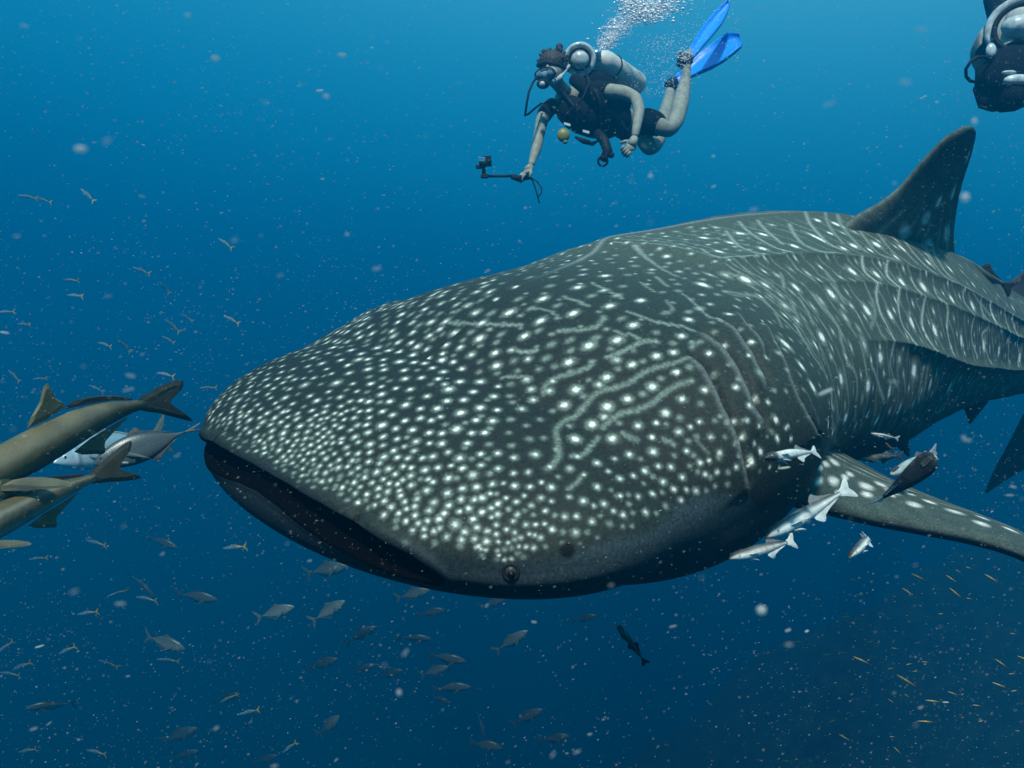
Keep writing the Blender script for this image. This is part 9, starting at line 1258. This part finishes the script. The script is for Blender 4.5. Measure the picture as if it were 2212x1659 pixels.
# ------------------------------------------------------------------ exhaled bubbles
def oct_mesh(centres, axes, name, mat, label, cat, kind='stuff', sub=False):
    """many small rounded flakes / bubbles as one mesh. centres (n,3), axes (n,3,3) half axes as rows"""
    if sub:
        t = (1 + 5 ** .5) / 2
        B = np.array([(-1, t, 0), (1, t, 0), (-1, -t, 0), (1, -t, 0), (0, -1, t), (0, 1, t), (0, -1, -t), (0, 1, -t), (t, 0, -1), (t, 0, 1), (-t, 0, -1), (-t, 0, 1)], float); B /= np.linalg.norm(B[0])
        Fb = np.array([(0, 11, 5), (0, 5, 1), (0, 1, 7), (0, 7, 10), (0, 10, 11), (1, 5, 9), (5, 11, 4), (11, 10, 2), (10, 7, 6), (7, 1, 8), (3, 9, 4), (3, 4, 2), (3, 2, 6), (3, 6, 8), (3, 8, 9), (4, 9, 5), (2, 4, 11), (6, 2, 10), (8, 6, 7), (9, 8, 1)])
    else:
        B = np.array([(1, 0, 0), (-1, 0, 0), (0, 1, 0), (0, -1, 0), (0, 0, 1), (0, 0, -1)], float)
        Fb = np.array([(0, 2, 4), (2, 1, 4), (1, 3, 4), (3, 0, 4), (2, 0, 5), (1, 2, 5), (3, 1, 5), (0, 3, 5)])
    V = centres[:, None] + np.einsum('kj,njm->nkm', B, axes)
    n = len(centres); Fq = (Fb[None] + (np.arange(n) * len(B))[:, None, None]).reshape(-1, 3)
    o = mesh_np(name, V.reshape(-1, 3), Fq, mat, None, True); tag(o, label, cat, kind=kind); return o

BUB = plain('air_bubble', (.90, .95, .97), .12, 1.0, 0.0, var=.05)
def bubbles():
    cs, ax = [], []
    def put(x, y, r, d): cs.append(D1(x, y, d)); s = r * 1.0; ax.append(np.diag([s * rng.uniform(.9, 1.3), s, s * rng.uniform(.65, .95)]))
    for _ in range(2300):                                  # rising plume
        u = rng.uniform(0, 1) ** 1.35; y = 20 + 350 * u - 60 * rng.uniform(0, 1)
        xc = 1360 - 370 * u + 25 * math.sin(u * 7); w = 40 + 150 * (1 - u)
        put(xc + rng.normal(0, w * .62), y, rng.uniform(.0016, .0058) * (1 + 1.3 * (rng.uniform() < .10)), rng.uniform(4.3, 5.0))
    for _ in range(420): put(rng.normal(1330, 95), rng.normal(75, 40), rng.uniform(.003, .011), rng.uniform(3.9, 4.4))
    for _ in range(140): put(rng.normal(1210, 30), rng.normal(25, 20), rng.uniform(.003, .010), rng.uniform(3.9, 4.4))
    for _ in range(120): put(rng.normal(975, 45), rng.normal(385, 26), rng.uniform(.002, .005), rng.uniform(4.25, 4.4))
    for _ in range(600): put(rng.normal(1400, 120), rng.uniform(240, 700), rng.uniform(.0018, .0040), rng.uniform(4.0, 4.6))
    for _ in range(130): put(rng.normal(1590, 38), rng.normal(400, 32), rng.uniform(.002, .0055), rng.uniform(4.5, 4.62))
    for _ in range(150): put(rng.uniform(1450, 1980), rng.uniform(20, 420), rng.uniform(.0018, .0042), rng.uniform(4.1, 4.9))
    oct_mesh(np.array(cs), np.array(ax), 'bubble_plume', BUB, 'silvery stream of air bubbles rising above the diver with the camera', 'bubbles', sub=True)
bubbles()

# ------------------------------------------------------------------ drifting plankton and flakes
PLK = plain('plankton', (.62, .60, .50), .7, .2, var=.3)
GLD = plain('golden_plankton', (.55, .42, .20), .7, .2, var=.3)
SOFT = plain('jelly_flake', (.60, .68, .62), .8, .1, var=.2)
def snow(n, dmin, dmax, smin, smax, mat, name, label, aspect=2.6, box=None, power=1.0, sub=False):
    d = (dmin ** 3 + (dmax ** 3 - dmin ** 3) * rng.uniform(0, 1, n)) ** (1 / 3) if power == 3 else dmin * (dmax / dmin) ** rng.uniform(0, 1, n)
    x0, x1, y0, y1 = box or (-350, 2560, -250, 1900)
    px, py = rng.uniform(x0, x1, 3 * n), rng.uniform(y0, y1, 3 * n)                 # patchy, not even
    pat = .5 + .28 * np.sin(px / 170 + 2 * np.sin(py / 130)) * np.cos(py / 150 + px / 400) + .22 * np.sin(px / 61 + py / 87) * np.sin(py / 47)
    keep = np.argsort(rng.uniform(0, 1, 3 * n) / np.clip(pat, .08, 1))[:n]; px, py = px[keep], py[keep]
    P_ = np.stack([(px * K2 - 512) / FPX * d, d, (384 - py * K2) / FPX * d], 1)
    # drift direction changes slowly from place to place
    ang = np.radians(-16 + 34 * (py / 1659) + 14 * np.sin(px / 600)) + rng.normal(0, .22, n)
    ang = np.where((px > 1300) & (py < 500), ang + np.radians(22), ang)
    s = rng.uniform(0, 1, n) ** 2.2 * (smax - smin) + smin; s = s * (d ** .55)
    a1 = np.stack([np.cos(ang), rng.normal(0, .25, n), np.sin(ang)], 1) * (s * rng.uniform(1.6, aspect * 1.5, n))[:, None]
    a2 = np.stack([-np.sin(ang), 0 * ang, np.cos(ang)], 1) * (s * rng.uniform(.4, .8, n))[:, None]
    a3 = np.stack([0 * ang, np.ones(n), 0 * ang], 1) * (s * .8)[:, None]
    oct_mesh(P_, np.stack([a1, a2, a3], 1), name, mat, label, 'plankton', sub=sub)
for m_ in (PLK, GLD, SOFT):
    nt = m_.node_tree; pb = nt.nodes['Principled BSDF']; pb.inputs['Alpha'].default_value = .62 if m_ is not SOFT else .4
snow(24000, .7, 5.5, .00020, .00070, PLK, 'plankton', 'pale specks of plankton drifting everywhere in the water')
snow(3200, .7, 3.2, .00022, .0007, GLD, 'golden_plankton', 'warm coloured specks of plankton drifting close to the camera')
snow(45, .55, 2.4, .0010, .0028, SOFT, 'jelly_flakes', 'larger soft pale flakes drifting in the water', 2.4, sub=True)
cs = [(285 / 1, 530, .34, .0032, .0013), (465, 126, .40, .0022, .0011), (405, 33, .42, .0017, .0008), (1645, 1318, .42, .0030, .0028), (862, 1496, .45, .0016, .0021), (705, 208, .44, .0019, .0009), (2105, 262, .42, .0016, .0019), (1405, 380, .5, .0016, .0011), (2085, 426, .36, .0022, .0022), (750, 506, .5, .0014, .0007)]
c_ = np.array([at(x * (.61 if i == 0 else 1), y * (.607 if i == 0 else 1), d) for i, (x, y, d, a, b_) in enumerate(cs)])
a_ = np.array([np.diag([a, a * .5, b_]) for (x, y, d, a, b_) in cs])
oct_mesh(c_, a_, 'near_flakes', SOFT, 'a few blurred flakes drifting right before the camera', 'plankton', sub=True)

FAINT = plain('faint_flake', (.60, .68, .62), .8, .1, var=.2); FAINT.node_tree.nodes['Principled BSDF'].inputs['Alpha'].default_value = .15
snow(260, .32, 1.0, .0008, .0030, FAINT, 'faint_flakes', 'faint milky flakes drifting in patches in the water', 1.6, sub=True)
